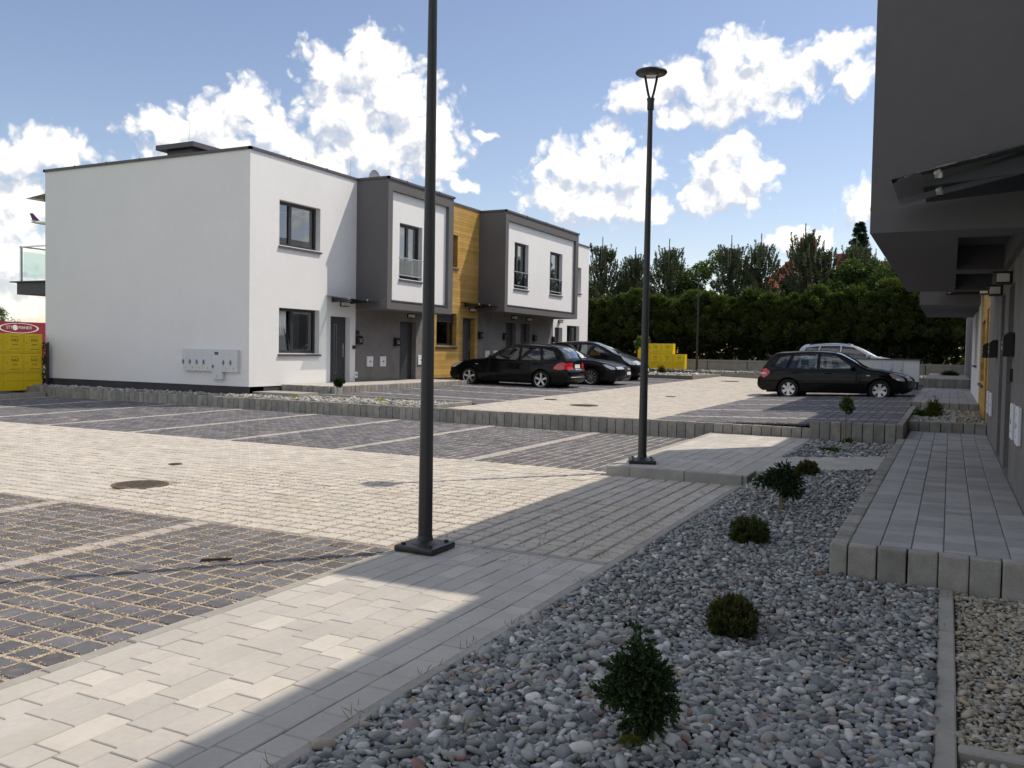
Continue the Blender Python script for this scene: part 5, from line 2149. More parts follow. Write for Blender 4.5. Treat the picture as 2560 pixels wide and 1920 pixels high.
    def details(self):
        S = self.S
        # mirrors
        mx, mz = S['mirror']
        for sgn in (1, -1):
            ye = self.w(mx, mz)
            q = MB()
            q.box((mx - 0.06, sgn * ye - 0.02 if sgn > 0 else sgn * ye - 0.19, mz - 0.02), (mx + 0.06, sgn * ye + 0.19 if sgn > 0 else sgn * ye + 0.02, mz + 0.12))
            me = q.mesh('mirror', self.pt)
            bevel_mesh(me, 0.035, 2)
            for p in me.polygons:
                p.use_smooth = True
            ob('mirror', me, self.t)
        for hx in S['handles']:
            for sgn in (1, -1):
                ye = self.w(hx[0], hx[1])
                q = MB()
                a, b = sorted((sgn * (ye - 0.004), sgn * (ye + 0.028)))
                q.box((hx[0] - 0.1, a, hx[1] - 0.014), (hx[0] + 0.1, b, hx[1] + 0.016))
                me = q.mesh('door_handle', self.pt)
                bevel_mesh(me, 0.01)
                ob('door_handle', me, self.t)
        for d_ in S.get('patches', ()):
            kind = d_[0]
            if kind == 'side':
                self.side_patch(d_[1], d_[2], MT[d_[3]])
            elif kind == 'front':
                self.skin_patch(d_[1], *d_[2], MT[d_[3]], front=True, both=d_[4])
            else:
                self.skin_patch(d_[1], *d_[2], MT[d_[3]], front=False, both=d_[4])
        if S.get('rails'):
            a, b = S['rails']
            for sgn in (1, -1):
                q = MB()
                n = 14
                prev = None
                for k in range(n + 1):
                    x = a + (b - a) * k / n
                    z = self.ztop(x)
                    y = sgn * (self.w(x, z) - 0.01)
                    p = (x, y, z + 0.035 * math.sin(math.pi * min(1, max(0, k / n))) ** 0.3 + 0.005)
                    if prev:
                        q.cyl(prev, p, 0.014, n=6)
                    prev = p
                q.build('roof_rail', MT['black'], self.t)


hatch = dict(W=0.83, belt=0.86, roof=1.40, sill=0.24, r=0.295, arch=0.345, rim=0.195, wf=1.33, wr=-1.17, paint=MT['black_paint'], spokes=(6, 0.030, 0.050), sp0=0.5,
             top=[(1.90, 0.20), (2.05, 0.33), (2.06, 0.52), (1.98, 0.66), (1.74, 0.76), (1.35, 0.85), (0.98, 0.91), (0.52, 1.18), (0.15, 1.345), (-0.45, 1.395), (-1.15, 1.37), (-1.62, 1.31), (-1.86, 1.02), (-1.96, 0.84), (-2.0, 0.66), (-2.07, 0.58), (-2.06, 0.36), (-1.92, 0.24)],
             screen=(6, 8), rear=(11, 13), seats=(0.25, -0.62), dash=0.85, mirror=(0.62, 0.90), handles=((-0.05, 0.76), (-0.98, 0.78)),
             wins=[[(0.66, 0.90), (0.16, 1.28), (-0.28, 1.325), (-0.30, 0.885)], [(-0.37, 0.885), (-0.35, 1.325), (-1.02, 1.30), (-1.18, 0.90)], [(-1.26, 0.905), (-1.12, 1.285), (-1.42, 1.235), (-1.60, 0.96)]],
             glass=['cglass', 'cglass', 'dglass'], rglass='cglass',
             gaps=[[(0.80, 0.86), (0.86, 0.60), (0.80, 0.27)], [(-0.33, 0.88), (-0.36, 0.27)], [(-1.22, 0.90), (-1.10, 0.68), (-0.92, 0.48)], [(0.80, 0.27), (-0.72, 0.27)], [(1.74, 0.74), (1.62, 0.62), (1.66, 0.50)]],
             patches=[('side', 'tail_lamp', [(-1.99, 0.66), (-1.93, 0.88), (-1.82, 0.90), (-1.70, 0.80), (-1.76, 0.70), (-1.88, 0.62)], 'redlens'),
                      ('side', 'reversing_lens', [(-1.985, 0.73), (-1.97, 0.78), (-1.82, 0.78), (-1.82, 0.73)], 'plate'),
                      ('side', 'head_lamp', [(1.99, 0.56), (1.95, 0.66), (1.72, 0.755), (1.58, 0.765), (1.66, 0.66), (1.80, 0.575)], 'clearlens'),
                      ('side', 'turn_lamp', [(1.60, 0.76), (1.70, 0.74), (1.76, 0.62), (1.67, 0.665)], 'amber'),
                      ('side', 'side_repeater', [(0.98, 0.70), (1.07, 0.70), (1.07, 0.725), (0.98, 0.725)], 'plate'),
                      ('side', 'rubbing_strip', [(-0.80, 0.50), (0.78, 0.50), (0.78, 0.535), (-0.80, 0.535)], 'black'),
                      ('rear', 'tail_lamp', (0.64, 0.88, 0.72, 0.99), 'redlens', True), ('rear', 'number_plate', (0.64, 0.74, 0.0, 0.28), 'plate', True),
                      ('front', 'head_lamp', (0.57, 0.68, 0.55, 0.98), 'clearlens', True), ('front', 'grille', (0.56, 0.64, 0.0, 0.36), 'under', True), ('front', 'number_plate', (0.40, 0.49, 0.0, 0.28), 'plate', True)])
car1 = Car('hatchback', 'black five-door hatchback parked alone in the right-hand upper bay', hatch, (-3.09, 27.62, 0.298), 0.0)
car1.t.rotation_euler = (0, -0.016, 0)

estate = dict(W=0.86, belt=0.87, roof=1.39, sill=0.22, r=0.300, arch=0.350, rim=0.215, wf=1.36, wr=-1.24, paint=MT['black_paint'], spokes=(5, 0.026, 0.036), sp0=0.32,
              top=[(1.98, 0.18), (2.13, 0.30), (2.16, 0.50), (2.08, 0.66), (1.75, 0.80), (1.30, 0.875), (0.82, 0.925), (0.30, 1.20), (-0.10, 1.345), (-0.7, 1.385), (-1.3, 1.36), (-1.74, 1.28), (-2.0, 0.98), (-2.05, 0.86), (-2.07, 0.66), (-2.16, 0.58), (-2.15, 0.36), (-2.0, 0.22)],
              screen=(6, 8), rear=(11, 12), seats=(0.05, -0.80), dash=0.68, mirror=(0.50, 0.91), handles=((-0.18, 0.79), (-1.05, 0.81)),
              wins=[[(0.55, 0.915), (-0.02, 1.275), (-0.40, 1.315), (-0.44, 0.895)], [(-0.52, 0.895), (-0.48, 1.315), (-1.12, 1.30), (-1.22, 0.91)], [(-1.30, 0.915), (-1.20, 1.29), (-1.58, 1.22), (-1.76, 0.96)]],
              glass=['cglass', 'dglass', 'dglass'], rglass='cglass', rails=(-0.15, -1.7),
              gaps=[[(0.62, 0.88), (0.72, 0.60), (0.66, 0.26)], [(-0.48, 0.89), (-0.50, 0.26)], [(-1.26, 0.91), (-1.18, 0.70), (-1.0, 0.50)], [(0.66, 0.26), (-0.80, 0.26)]],
              patches=[('side', 'tail_lamp', [(-2.075, 0.66), (-2.06, 0.84), (-1.95, 0.88), (-1.80, 0.84), (-1.68, 0.72), (-1.66, 0.66), (-1.85, 0.63)], 'redlens'),
                       ('rear', 'tail_lamp', (0.64, 0.84, 0.50, 0.995), 'redlens', True), ('rear', 'number_plate', (0.67, 0.78, 0.0, 0.29), 'plate', True),
                       ('rear', 'boot_trim', (0.625, 0.65, 0.0, 0.32), 'chrome', True), ('rear', 'bumper_trim', (0.40, 0.425, 0.0, 0.85), 'chrome', True),
                       ('side', 'head_lamp', [(2.10, 0.60), (2.06, 0.68), (1.80, 0.79), (1.62, 0.80), (1.75, 0.69), (1.95, 0.60)], 'clearlens'),
                       ('front', 'head_lamp', (0.58, 0.70, 0.5, 0.98), 'clearlens', True), ('front', 'grille', (0.52, 0.66, 0.06, 0.40), 'chrome', True), ('front', 'number_plate', (0.36, 0.46, 0.0, 0.29), 'plate', True),
                       ('side', 'side_repeater', [(1.02, 0.72), (1.12, 0.72), (1.12, 0.735), (1.02, 0.735)], 'plate')])
car2 = Car('estate_car', 'black estate car with roof rails and red tail lamps facing the left houses', estate, (-12.78, 25.92, 0.366), math.pi)
car2.t.rotation_euler = (0, -0.012, math.pi)

saloon = dict(W=0.87, belt=0.88, roof=1.36, sill=0.22, r=0.305, arch=0.352, rim=0.215, wf=1.30, wr=-1.32, paint=MT['graphite_paint'], spokes=(10, 0.010, 0.018), sp0=0.1, chrome_trim=True,
              top=[(2.06, 0.18), (2.20, 0.28), (2.22, 0.50), (2.15, 0.66), (1.80, 0.79), (1.30, 0.875), (0.80, 0.93), (0.25, 1.19), (-0.15, 1.32), (-0.6, 1.355), (-1.05, 1.31), (-1.55, 1.10), (-1.86, 0.99), (-2.10, 0.97), (-2.16, 0.80), (-2.20, 0.60), (-2.19, 0.36), (-2.05, 0.22)],
              screen=(6, 8), rear=(10, 12), seats=(0.05, -0.80), dash=0.66, mirror=(0.48, 0.92), handles=((-0.2, 0.80), (-1.05, 0.82)),
              wins=[[(0.52, 0.925), (-0.05, 1.255), (-0.42, 1.29), (-0.46, 0.905)], [(-0.54, 0.905), (-0.50, 1.29), (-0.98, 1.25), (-1.36, 1.02), (-1.34, 0.93)]],
              glass=['dglass', 'dglass'], rglass='cglass',
              gaps=[[(0.62, 0.88), (0.72, 0.60), (0.66, 0.26)], [(-0.50, 0.90), (-0.52, 0.26)], [(1.85, 0.77), (1.72, 0.62), (1.68, 0.52)]],
              patches=[('side', 'head_lamp', [(2.17, 0.58), (2.12, 0.66), (1.88, 0.745), (1.72, 0.755), (1.86, 0.66), (2.02, 0.585)], 'clearlens'),
                       ('front', 'head_lamp', (0.585, 0.67, 0.48, 0.99), 'clearlens', True), ('front', 'grille_frame', (0.26, 0.68, 0.0, 0.36), 'chrome', True),
                       ('front', 'number_plate', (0.40, 0.50, 0.0, 0.29), 'plate', True), ('front', 'lower_trim', (0.225, 0.245, 0.3, 0.98), 'chrome', True),
                       ('rear', 'tail_lamp', (0.66, 0.86, 0.55, 0.99), 'redlens', True), ('rear', 'number_plate', (0.62, 0.72, 0.0, 0.29), 'plate', True)])
car3 = Car('saloon_car', 'dark graphite saloon with chrome grille parked behind the black estate', saloon, (-12.35, 28.95, 0.388), 0.0)
q = MB()
car3.skin_patch('grille', 0.28, 0.66, 0.0, 0.325, MT['under'], True, 0.016)
car3.skin_patch('number_plate', 0.40, 0.50, 0.0, 0.29, MT['plate'], True, 0.028)
for k in range(4):
    o = MB()
    o.lathe([(0.022, 0.0), (0.028, 0.006), (0.034, 0.0)], 14, 'x', c=(2.235 + 0.155, -0.066 + 0.044 * k, 0.60))
    o.build('ring', MT['chrome'], car3.t)

mpv = dict(W=0.86, belt=0.95, roof=1.53, sill=0.24, r=0.305, arch=0.35, rim=0.20, wf=1.32, wr=-1.24, paint=MT['graphite_paint'], spokes=(7, 0.02, 0.03),
           top=[(1.92, 0.20), (2.05, 0.32), (2.06, 0.55), (1.96, 0.72), (1.70, 0.86), (1.42, 0.98), (1.18, 1.06), (0.62, 1.33), (0.15, 1.49), (-0.45, 1.525), (-1.2, 1.49), (-1.78, 1.40), (-1.98, 1.08), (-2.04, 0.90), (-2.05, 0.68), (-2.08, 0.58), (-2.06, 0.36), (-1.95, 0.24)],
           screen=(6, 8), rear=(11, 12), seats=(0.15, -0.75), dash=0.9, mirror=(0.72, 1.0), handles=((-0.15, 0.86), (-1.0, 0.88)),
           wins=[[(0.95, 1.03), (0.30, 1.40), (-0.30, 1.45), (-0.32, 0.97)], [(-0.40, 0.97), (-0.38, 1.45), (-1.05, 1.43), (-1.12, 0.98)], [(-1.20, 0.985), (-1.13, 1.42), (-1.62, 1.35), (-1.75, 1.08)]],
           glass=['cglass', 'cglass', 'dglass'], rglass='cglass',
           gaps=[[(0.85, 0.95), (0.9, 0.6), (0.82, 0.28)], [(-0.36, 0.96), (-0.38, 0.28)]],
           patches=[('side', 'head_lamp', [(1.99, 0.66), (1.92, 0.76), (1.64, 0.90), (1.40, 0.985), (1.50, 0.86), (1.78, 0.68)], 'clearlens'),
                    ('front', 'head_lamp', (0.66, 0.80, 0.5, 0.99), 'clearlens', True), ('front', 'grille', (0.58, 0.70, 0.0, 0.42), 'chrome', True),
                    ('front', 'number_plate', (0.42, 0.52, 0.0, 0.29), 'plate', True), ('front', 'lower_trim', (0.30, 0.33, 0.1, 0.9), 'chrome', True),
                    ('rear', 'tail_lamp', (0.7, 1.0, 0.72, 0.99), 'redlens', True), ('rear', 'spoiler', (1.30, 1.40, 0.0, 0.9), 'black', True)])
car4 = Car('people_carrier', 'dark people carrier with sloping bonnet behind the graphite saloon', mpv, (-12.85, 33.1, 0.425), 0.0)

suv = dict(W=0.85, belt=0.92, roof=1.46, sill=0.26, r=0.31, arch=0.36, rim=0.20, wf=1.28, wr=-1.22, paint=MT['silver_paint'], spokes=(8, 0.015, 0.025),
           top=[(1.88, 0.22), (2.02, 0.34), (2.03, 0.55), (1.95, 0.70), (1.65, 0.82), (1.30, 0.92), (0.98, 0.985), (0.45, 1.26), (0.05, 1.405), (-0.5, 1.455), (-1.2, 1.42), (-1.72, 1.36), (-1.92, 1.05), (-1.98, 0.88), (-2.0, 0.66), (-2.05, 0.58), (-2.04, 0.36), (-1.92, 0.26)],
           screen=(6, 8), rear=(11, 12), seats=(0.15, -0.75), dash=0.8, mirror=(0.62, 0.98), handles=((-0.15, 0.84), (-1.0, 0.86)),
           wins=[[(0.72, 0.97), (0.10, 1.33), (-0.30, 1.375), (-0.34, 0.945)], [(-0.42, 0.945), (-0.38, 1.375), (-1.05, 1.36), (-1.16, 0.955)], [(-1.24, 0.96), (-1.13, 1.355), (-1.60, 1.29), (-1.72, 1.06)]],
           glass=['dglass', 'dglass', 'dglass'], rglass='dglass', rails=(0.0, -1.5), gaps=[[(0.70, 0.92), (0.72, 0.3)], [(-0.38, 0.94), (-0.40, 0.3)]],
           patches=[('side', 'head_lamp', [(1.97, 0.62), (1.92, 0.70), (1.65, 0.80), (1.5, 0.82), (1.7, 0.66)], 'clearlens'), ('rear', 'tail_lamp', (0.7, 0.9, 0.6, 0.99), 'redlens', True)])
car5 = Car('silver_car', 'silver crossover half hidden behind the low white meter wall', suv, (-3.35, 35.75, 0.57), 0.0)

# ------------------------------------------------------------------ lamp posts


def lamp_post(x, y, z, label, top=5.12, base=True):
    t_ = thing('street_lamp', label, 'street lamp', (x, y, z), group='slim graphite lamp posts')
    q = MB()
    q.box((-0.175, -0.175, 0.0), (0.175, 0.175, 0.05))
    me = q.mesh('base_plate', MT['post'])
    bevel_mesh(me, 0.018, 2)
    ob('base_plate', me, t_)
    q = MB()
    q.lathe([(0.115, 0.05), (0.105, 0.058), (0.075, 0.066), (0.062, 0.075), (0.060, 0.10), (0.0565, 0.11)], 24)
    q.build('collar_ring', MT['post'], t_, smooth=True, auto=40)
    for sx, sy in ((1, 1), (1, -1), (-1, 1), (-1, -1)):
        q = MB()
        q.cyl((sx * 0.12, sy * 0.12, 0.05), (sx * 0.12, sy * 0.12, 0.066), 0.018, n=6)
        q.build('bolt', MT['post'], t_)
    q = MB()
    q.lathe([(0.0555, 0.06), (0.054, 0.5), (0.031, top - 0.42)], 24)
    q.build('pole', MT['post'], t_, smooth=True)
    q = MB()
    q.lathe([(0.040, top - 0.46), (0.044, top - 0.45), (0.044, top - 0.36), (0.052, top - 0.32), (0.052, top - 0.315), (0.0, top - 0.312)], 20)
    q.build('collar', MT['post'], t_, smooth=True, auto=40)
    for sg in (1, -1):
        q = MB()
        prev = None
        for k in range(7):
            u = k / 6
            p = Vector((sg * (0.016 + 0.062 * u ** 0.8), 0, top - 0.315 + 0.29 * u))
            if prev is not None:
                q.cyl(prev, p, 0.016, n=8)
            prev = p
        q.build('arm', MT['post'], t_, smooth=True)
    q = MB()
    q.lathe([(0.0, top - 0.025), (0.12, top - 0.022), (0.19, top - 0.005), (0.205, top + 0.012), (0.198, top + 0.03), (0.12, top + 0.05), (0.0, top + 0.056)], 36)
    hd = q.build('head', MT['post'], t_, smooth=True, auto=50)
    q = MB()
    q.box((-0.075, -0.05, top - 0.032), (0.075, 0.05, top - 0.024))
    q.build('led_panel', MT['opal'], hd)
    return t_


lamp_post(-3.60, 5.74, 0.004, 'nearest graphite lamp post on a square base plate rising past the top edge')
lp2 = lamp_post(-3.565, 10.98, 0.122, 'second lamp post with round disc head standing on the raised kerb', top=5.03)
lp2.rotation_euler = (0, 0, 0.35)
lamp_post(-11.1, 42.4, 0.70, 'distant lamp post in front of the hedge beside the small gas cabinets', top=4.75)

# ------------------------------------------------------------------ airliner far away, mostly behind the gable
MT['jet'] = mat('jet_white', (0.75, 0.75, 0.78), 0.4, 0.02, 0.1, 0.0)
MT['jetp'] = mat('jet_purple', (0.12, 0.03, 0.16), 0.4, 0.02, 0.1, 0.0)
jt = thing('airliner', 'airliner with purple tail fin descending behind the white gable at left', 'airplane', (-672.0, 486.0, 101.0), R(52))
jt.rotation_euler = (0, R(-2), R(46))
q = MB()
q.lathe([(0.0, 18.5), (1.2, 17.2), (1.9, 14.5), (1.95, -8), (1.2, -14), (0.25, -18.5)], 20, 'x')
q.build('fuselage', MT['jet'], jt, smooth=True)
q = MB()
q.prism([(-11.5, -0.15, 1.4), (-17.0, -0.15, 1.0), (-19.0, -0.15, 7.6), (-16.6, -0.15, 7.6)], (0, 0.3, 0))
q.build('tail_fin', MT['jetp'], jt)
for sg in (1, -1):
    q = MB()
    q.prism([(-14.0, 0, 0.8), (-16.5, 0, 0.8), (-18.2, sg * 6, 1.2), (-17.0, sg * 6, 1.2)], (0, 0, 0.2))
    q.build('tail_plane', MT['jet'], jt)
    q = MB()
    q.prism([(4.5, 0, -1), (-2.0, 0, -1), (-5.5, sg * 17, 0.2), (-3.8, sg * 17, 0.2)], (0, 0, 0.35))
    q.build('wing', MT['jet'], jt)
    q = MB()
    q.lathe([(0.7, 2.8), (1.0, 1.8), (0.9, -1.2), (0.5, -2.4)], 14, 'x', c=(1.5, sg * 5.6, -2.2))
    q.build('engine', MT['jet'], jt, smooth=True)
# ------------------------------------------------------------------ plants


def cards(P, D, L, Wd, tints, roll=None, taper=0.5, bend=0.0):
    """quads with root at P, running along D, length L, width Wd"""
    n = len(P)
    D = D / np.maximum(np.linalg.norm(D, axis=1, keepdims=True), 1e-6)
    A = RNG.normal(size=(n, 3)) if roll is None else roll
    S = np.cross(D, A)
    S /= np.maximum(np.linalg.norm(S, axis=1, keepdims=True), 1e-6)
    L = np.broadcast_to(np.asarray(L, float), (n,))[:, None]
    Wd = np.broadcast_to(np.asarray(Wd, float), (n,))[:, None]
    V = np.stack((P - S * Wd * 0.5 * taper, P + S * Wd * 0.5 * taper, P + D * L * 0.55 + S * Wd * 0.5, P + D * L, P + D * L * 0.55 - S * Wd * 0.5), axis=1)
    F = np.arange(n * 5).reshape(n, 5)
    return V.reshape(-1, 3), F, np.repeat(tints, 5, axis=0)


def join(parts):
    Vs, Fs, Ts, b = [], [], [], 0
    for V, F, T in parts:
        Vs.append(V)
        Fs.append(F + b)
        Ts.append(T)
        b += len(V)
    return np.concatenate(Vs), np.concatenate(Fs), np.concatenate(Ts)


def tintset(n, base, var=0.25, warm=0.12):
    v = RNG.uniform(1 - var, 1 + var, n)
    w = RNG.uniform(-warm, warm, n)
    return np.stack((base[0] * v * (1 + w), base[1] * v, base[2] * v * (1 - w)), axis=1)


def dirs(n, up=0.0, spread=1.0):
    d = RNG.normal(size=(n, 3)) * spread
    d[:, 2] += up
    return d / np.linalg.norm(d, axis=1, keepdims=True)


def trunk_mesh(name, h, r0, r1, lean=0.0, limbs=0, seed=0, mt=None, n=7, zl=0.3):
    rr = random.Random(seed)
    q = MB()
    prev = Vector((0, 0, -0.15))
    k = 6
    pr = r0
    pts = []
    for i in range(1, k + 1):
        u = i / k
        p = Vector((lean * u * u + rr.gauss(0, 0.015) * h * 0.2, rr.gauss(0, 0.015) * h * 0.2, h * u))
        r = r0 + (r1 - r0) * u
        q.cyl(prev, p, pr, r, n=n, cap=(i == k))
        pts.append((prev.copy(), p.copy(), pr))
        prev, pr = p, r
    for i in range(limbs):
        u = zl + (0.95 - zl) * (i + rr.random()) / max(limbs, 1)
        s = pts[min(k - 1, int(u * k))]
        p0 = s[0].lerp(s[1], (u * k) % 1)
        a = rr.uniform(0, 6.28)
        L = h * 0.28 * (1.1 - u * 0.7)
        p1 = p0 + Vector((math.cos(a) * L, math.sin(a) * L, L * rr.uniform(0.3, 0.8)))
        q.cyl(p0, p1, s[2] * 0.45, s[2] * 0.12, n=5)
    return q.mesh(name, mt or MT['bark'], True)


# thuja hedge: three shapes, each tree its own object
def thuja_mesh(seed, h=3.95):
    """clumped sprays on a broad crown, sparse and twiggy near the foot"""
    rr = random.Random(seed)
    parts = []
    cl = []
    for i in range(120):
        u = rr.random() ** 0.75
        z = 1.65 + (h - 1.75) * u
        env = 0.74 * math.sin(min(1.0, 0.30 + 0.66 * u) * math.pi) ** 0.5
        a = rr.uniform(0, 6.28)
        r = env * rr.uniform(0.72, 1.12)
        cl.append((math.cos(a) * r, math.sin(a) * r, z, rr.uniform(0.14, 0.27), rr.uniform(0.6, 1.5)))
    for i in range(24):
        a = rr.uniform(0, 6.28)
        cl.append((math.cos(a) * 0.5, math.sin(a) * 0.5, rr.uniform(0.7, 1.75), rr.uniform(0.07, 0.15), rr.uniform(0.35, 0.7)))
    Cc = np.array(cl)
    n = 11500
    idx = RNG.integers(0, len(Cc), n)
    d = dirs(n)
    P = Cc[idx, :3] + d * (Cc[idx, 3] * RNG.random(n) ** 0.4)[:, None] * np.array([1, 1, 0.85])
    out = Cc[idx, :2] / np.maximum(np.linalg.norm(Cc[idx, :2], axis=1, keepdims=True), 1e-3)
    D = np.concatenate((out, np.full((n, 1), 0.35)), axis=1) * 0.7 + d * 0.8
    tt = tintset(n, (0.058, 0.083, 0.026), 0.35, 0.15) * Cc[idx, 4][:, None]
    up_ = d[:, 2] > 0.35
    tt[up_] *= np.array([1.25, 1.2, 1.05])  # yellowish highlights put into the colour of the clump tops
    brown = RNG.random(n) < 0.012
    tt[brown] = np.array([0.17, 0.10, 0.04])
    parts.append(cards(P, D, RNG.uniform(0.07, 0.15, n), RNG.uniform(0.035, 0.07, n), tt))
    # darker green inner cards so that the crown is not see-through
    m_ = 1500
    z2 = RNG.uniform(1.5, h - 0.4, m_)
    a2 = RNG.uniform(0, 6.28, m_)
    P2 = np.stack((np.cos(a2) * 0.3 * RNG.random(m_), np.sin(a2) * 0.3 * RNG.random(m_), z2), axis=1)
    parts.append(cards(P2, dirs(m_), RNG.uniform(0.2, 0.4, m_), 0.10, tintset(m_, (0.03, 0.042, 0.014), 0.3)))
    m_ = 150
    z2 = RNG.uniform(0.1, 1.9, m_)
    a2 = RNG.uniform(0, 6.28, m_)
    P2 = np.stack((np.cos(a2) * 0.04, np.sin(a2) * 0.04, z2), axis=1)
    D2 = np.stack((np.cos(a2), np.sin(a2), RNG.uniform(0.0, 0.8, m_)), axis=1)
    parts.append(cards(P2, D2, RNG.uniform(0.25, 0.6, m_), 0.014, tintset(m_, (0.085, 0.065, 0.045), 0.3), taper=1.0))
    V, F, T = join(parts)
    return new_mesh('crown', V, F, MT['leaf'], tint=T)


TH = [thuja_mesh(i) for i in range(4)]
TT = [trunk_mesh('trunk', 2.6, 0.055, 0.02, 0.05, 4, i, zl=0.15) for i in range(3)]
GRP = 'thuja hedge trees behind the concrete fence'
nth = 0
x = -18.6
ORD = ['first', 'second', 'third', 'fourth', 'fifth', 'sixth', 'seventh', 'eighth', 'ninth', 'tenth', 'eleventh', 'twelfth', 'thirteenth', 'fourteenth', 'fifteenth', 'sixteenth', 'seventeenth', 'eighteenth', 'nineteenth', 'twentieth',
       'twenty-first', 'twenty-second', 'twenty-third', 'twenty-fourth', 'twenty-fifth', 'twenty-sixth', 'twenty-seventh', 'twenty-eighth', 'twenty-ninth', 'thirtieth']
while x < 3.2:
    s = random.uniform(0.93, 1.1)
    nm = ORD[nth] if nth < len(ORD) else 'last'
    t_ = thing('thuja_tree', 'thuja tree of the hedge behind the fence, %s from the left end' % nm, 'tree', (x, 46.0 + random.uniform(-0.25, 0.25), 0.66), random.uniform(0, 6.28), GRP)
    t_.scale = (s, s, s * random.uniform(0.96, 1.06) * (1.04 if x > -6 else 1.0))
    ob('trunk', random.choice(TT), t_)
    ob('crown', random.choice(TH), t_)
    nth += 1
    x += random.uniform(0.72, 0.9)


# pines with upright candle shoots
def pine_mesh(seed, h):
    """whorled branches turning up into bottle-brush shoots, long pale candles at the top"""
    rr = random.Random(seed)
    sh = []
    nb = 30
    for i in range(nb):
        u = 0.22 + 0.76 * i / nb
        L = h * 0.30 * (1.14 - u) ** 0.8 + 0.10
        for j in range(4):
            a = rr.uniform(0, 6.28)
            m_ = 4
            for k in range(m_):
                f = (k + rr.random()) / m_
                px, py = math.cos(a) * L * f, math.sin(a) * L * f
                hl = rr.uniform(0.30, 0.55) * (0.75 + 0.5 * u)
                sh.append((px, py, h * u + 0.30 * L * f * f, hl, 0.0))
    for j in range(13):
        a = rr.uniform(0, 6.28)
        r = rr.uniform(0.12, 0.85)
        sh.append((math.cos(a) * r, math.sin(a) * r, h * 0.90 - r * 0.75, rr.uniform(0.75, 1.15), 1.0))
    sh.append((0, 0, h * 0.95, 1.15, 1.0))
    S = np.array(sh)
    per = 46
    idx = np.repeat(np.arange(len(S)), per)
    n = len(idx)
    f = RNG.random(n)
    out = S[:, :2] * 0.16
    P = np.stack((S[idx, 0] + out[idx, 0] * f, S[idx, 1] + out[idx, 1] * f, S[idx, 2] + S[idx, 3] * f), axis=1)
    a = RNG.uniform(0, 6.28, n)
    D = np.stack((np.cos(a) * 0.8, np.sin(a) * 0.8, RNG.uniform(0.35, 1.1, n)), axis=1)
    tt = tintset(n, (0.078, 0.105, 0.052), 0.35, 0.1) * (0.7 + 0.6 * RNG.random(len(S))[idx])[:, None]
    tip = (f > 0.6) & (S[idx, 4] > 0.5)
    tt[tip] *= np.array([1.6, 1.5, 1.4])
    ln = RNG.uniform(0.10, 0.19, n) * np.where(tip, 0.45, 1.1 - 0.4 * f)
    V, F, T = join([cards(P, D, ln, 0.03, tt, taper=1.0)])
    q = MB()
    for (px, py, z, L, c_) in sh:
        col = (0.17, 0.19, 0.11) if c_ > 0.5 else (0.09, 0.075, 0.05)
        q.cyl((px, py, z), (px * 1.16, py * 1.16, z + L * (1.08 if c_ > 0.5 else 1.0)), 0.034 if c_ > 0.5 else 0.02, 0.022 if c_ > 0.5 else 0.01, n=5, cap=False, tint=col)
    V2 = np.array([tuple(v) for v in q.V])
    me = new_mesh('crown', np.concatenate((V, V2)), [list(f_) for f_ in F] + [[i + len(V) for i in f_] for f_ in q.F], MT['needle'], tint=np.concatenate((T, np.array(q.T))))
    return me


PN = [pine_mesh(i, 7.0) for i in range(3)]
PT = [trunk_mesh('trunk', 6.6, 0.10, 0.02, 0.1, 16, 40 + i, zl=0.3) for i in range(2)]
pines = [(-18.5, 48.6, 7.5, 'leftmost tall pine beside the far end of the left row'), (-16.6, 49.0, 6.9, 'pine left of the second lamp post'), (-14.4, 48.4, 7.2, 'bushy pine right of the second lamp post'),
         (-20.6, 49.5, 6.2, 'small pine partly behind the left row'), (-11.0, 48.8, 7.3, 'twin-topped pine left of the red roofed house'), (-9.35, 48.6, 7.3, 'pine with long candle shoots at the left slope of the red roof'),
         (-7.05, 48.4, 7.7, 'tallest pine in front of the red roof ridge'), (-6.2, 49.2, 6.9, 'thin pine just right of the red roof ridge'), (-4.6, 49.4, 7.1, 'pine between the brick chimney and the spruce'),
         (-3.6, 48.8, 6.3, 'short pine below the dark spruce'), (-17.5, 50.5, 5.8, 'low pine in the gap behind the leftmost pine'), (-2.1, 49.0, 6.4, 'pine partly hidden by the right-hand overhang')]
for i, (x, y, h, lab) in enumerate(pines):
    t_ = thing('pine_tree', lab, 'tree', (x, y, 0.65), random.uniform(0, 6.28), 'pines behind the hedge')
    s = (h + 0.2) / 7.9
    t_.scale = (s * 1.05, s * 1.05, s)
    ob('trunk', PT[i % 2], t_)
    ob('crown', PN[i % 3], t_)


def broadleaf_mesh(seed, h, rw, base, n=9000):
    rr = random.Random(seed)
    cl = []
    for i in range(46):
        u = rr.random() ** 0.8
        a = rr.uniform(0, 6.28)
        env = rw * math.sin(min(1, 0.18 + u * 0.82) * math.pi) ** 0.6
        r = env * math.sqrt(rr.random())
        cl.append((math.cos(a) * r, math.sin(a) * r, h * (0.22 + 0.74 * u), rr.uniform(0.28, 0.6) * rw * 0.5))
    Cc = np.array(cl)
    idx = RNG.integers(0, len(Cc), n)
    d = dirs(n)
    rad = RNG.random(n) ** 0.4
    P = Cc[idx, :3] + d * (Cc[idx, 3] * rad)[:, None] * np.array([1, 1, 0.8])
    tt = tintset(n, base, 0.4, 0.14) * (0.75 + 0.5 * RNG.random(len(Cc))[idx])[:, None]
    V, F, T = cards(P, d + np.array([0, 0, -0.2]), RNG.uniform(0.08, 0.16, n), RNG.uniform(0.05, 0.09, n), tt)
    return new_mesh('crown', V, F, MT['leaf'], tint=T)


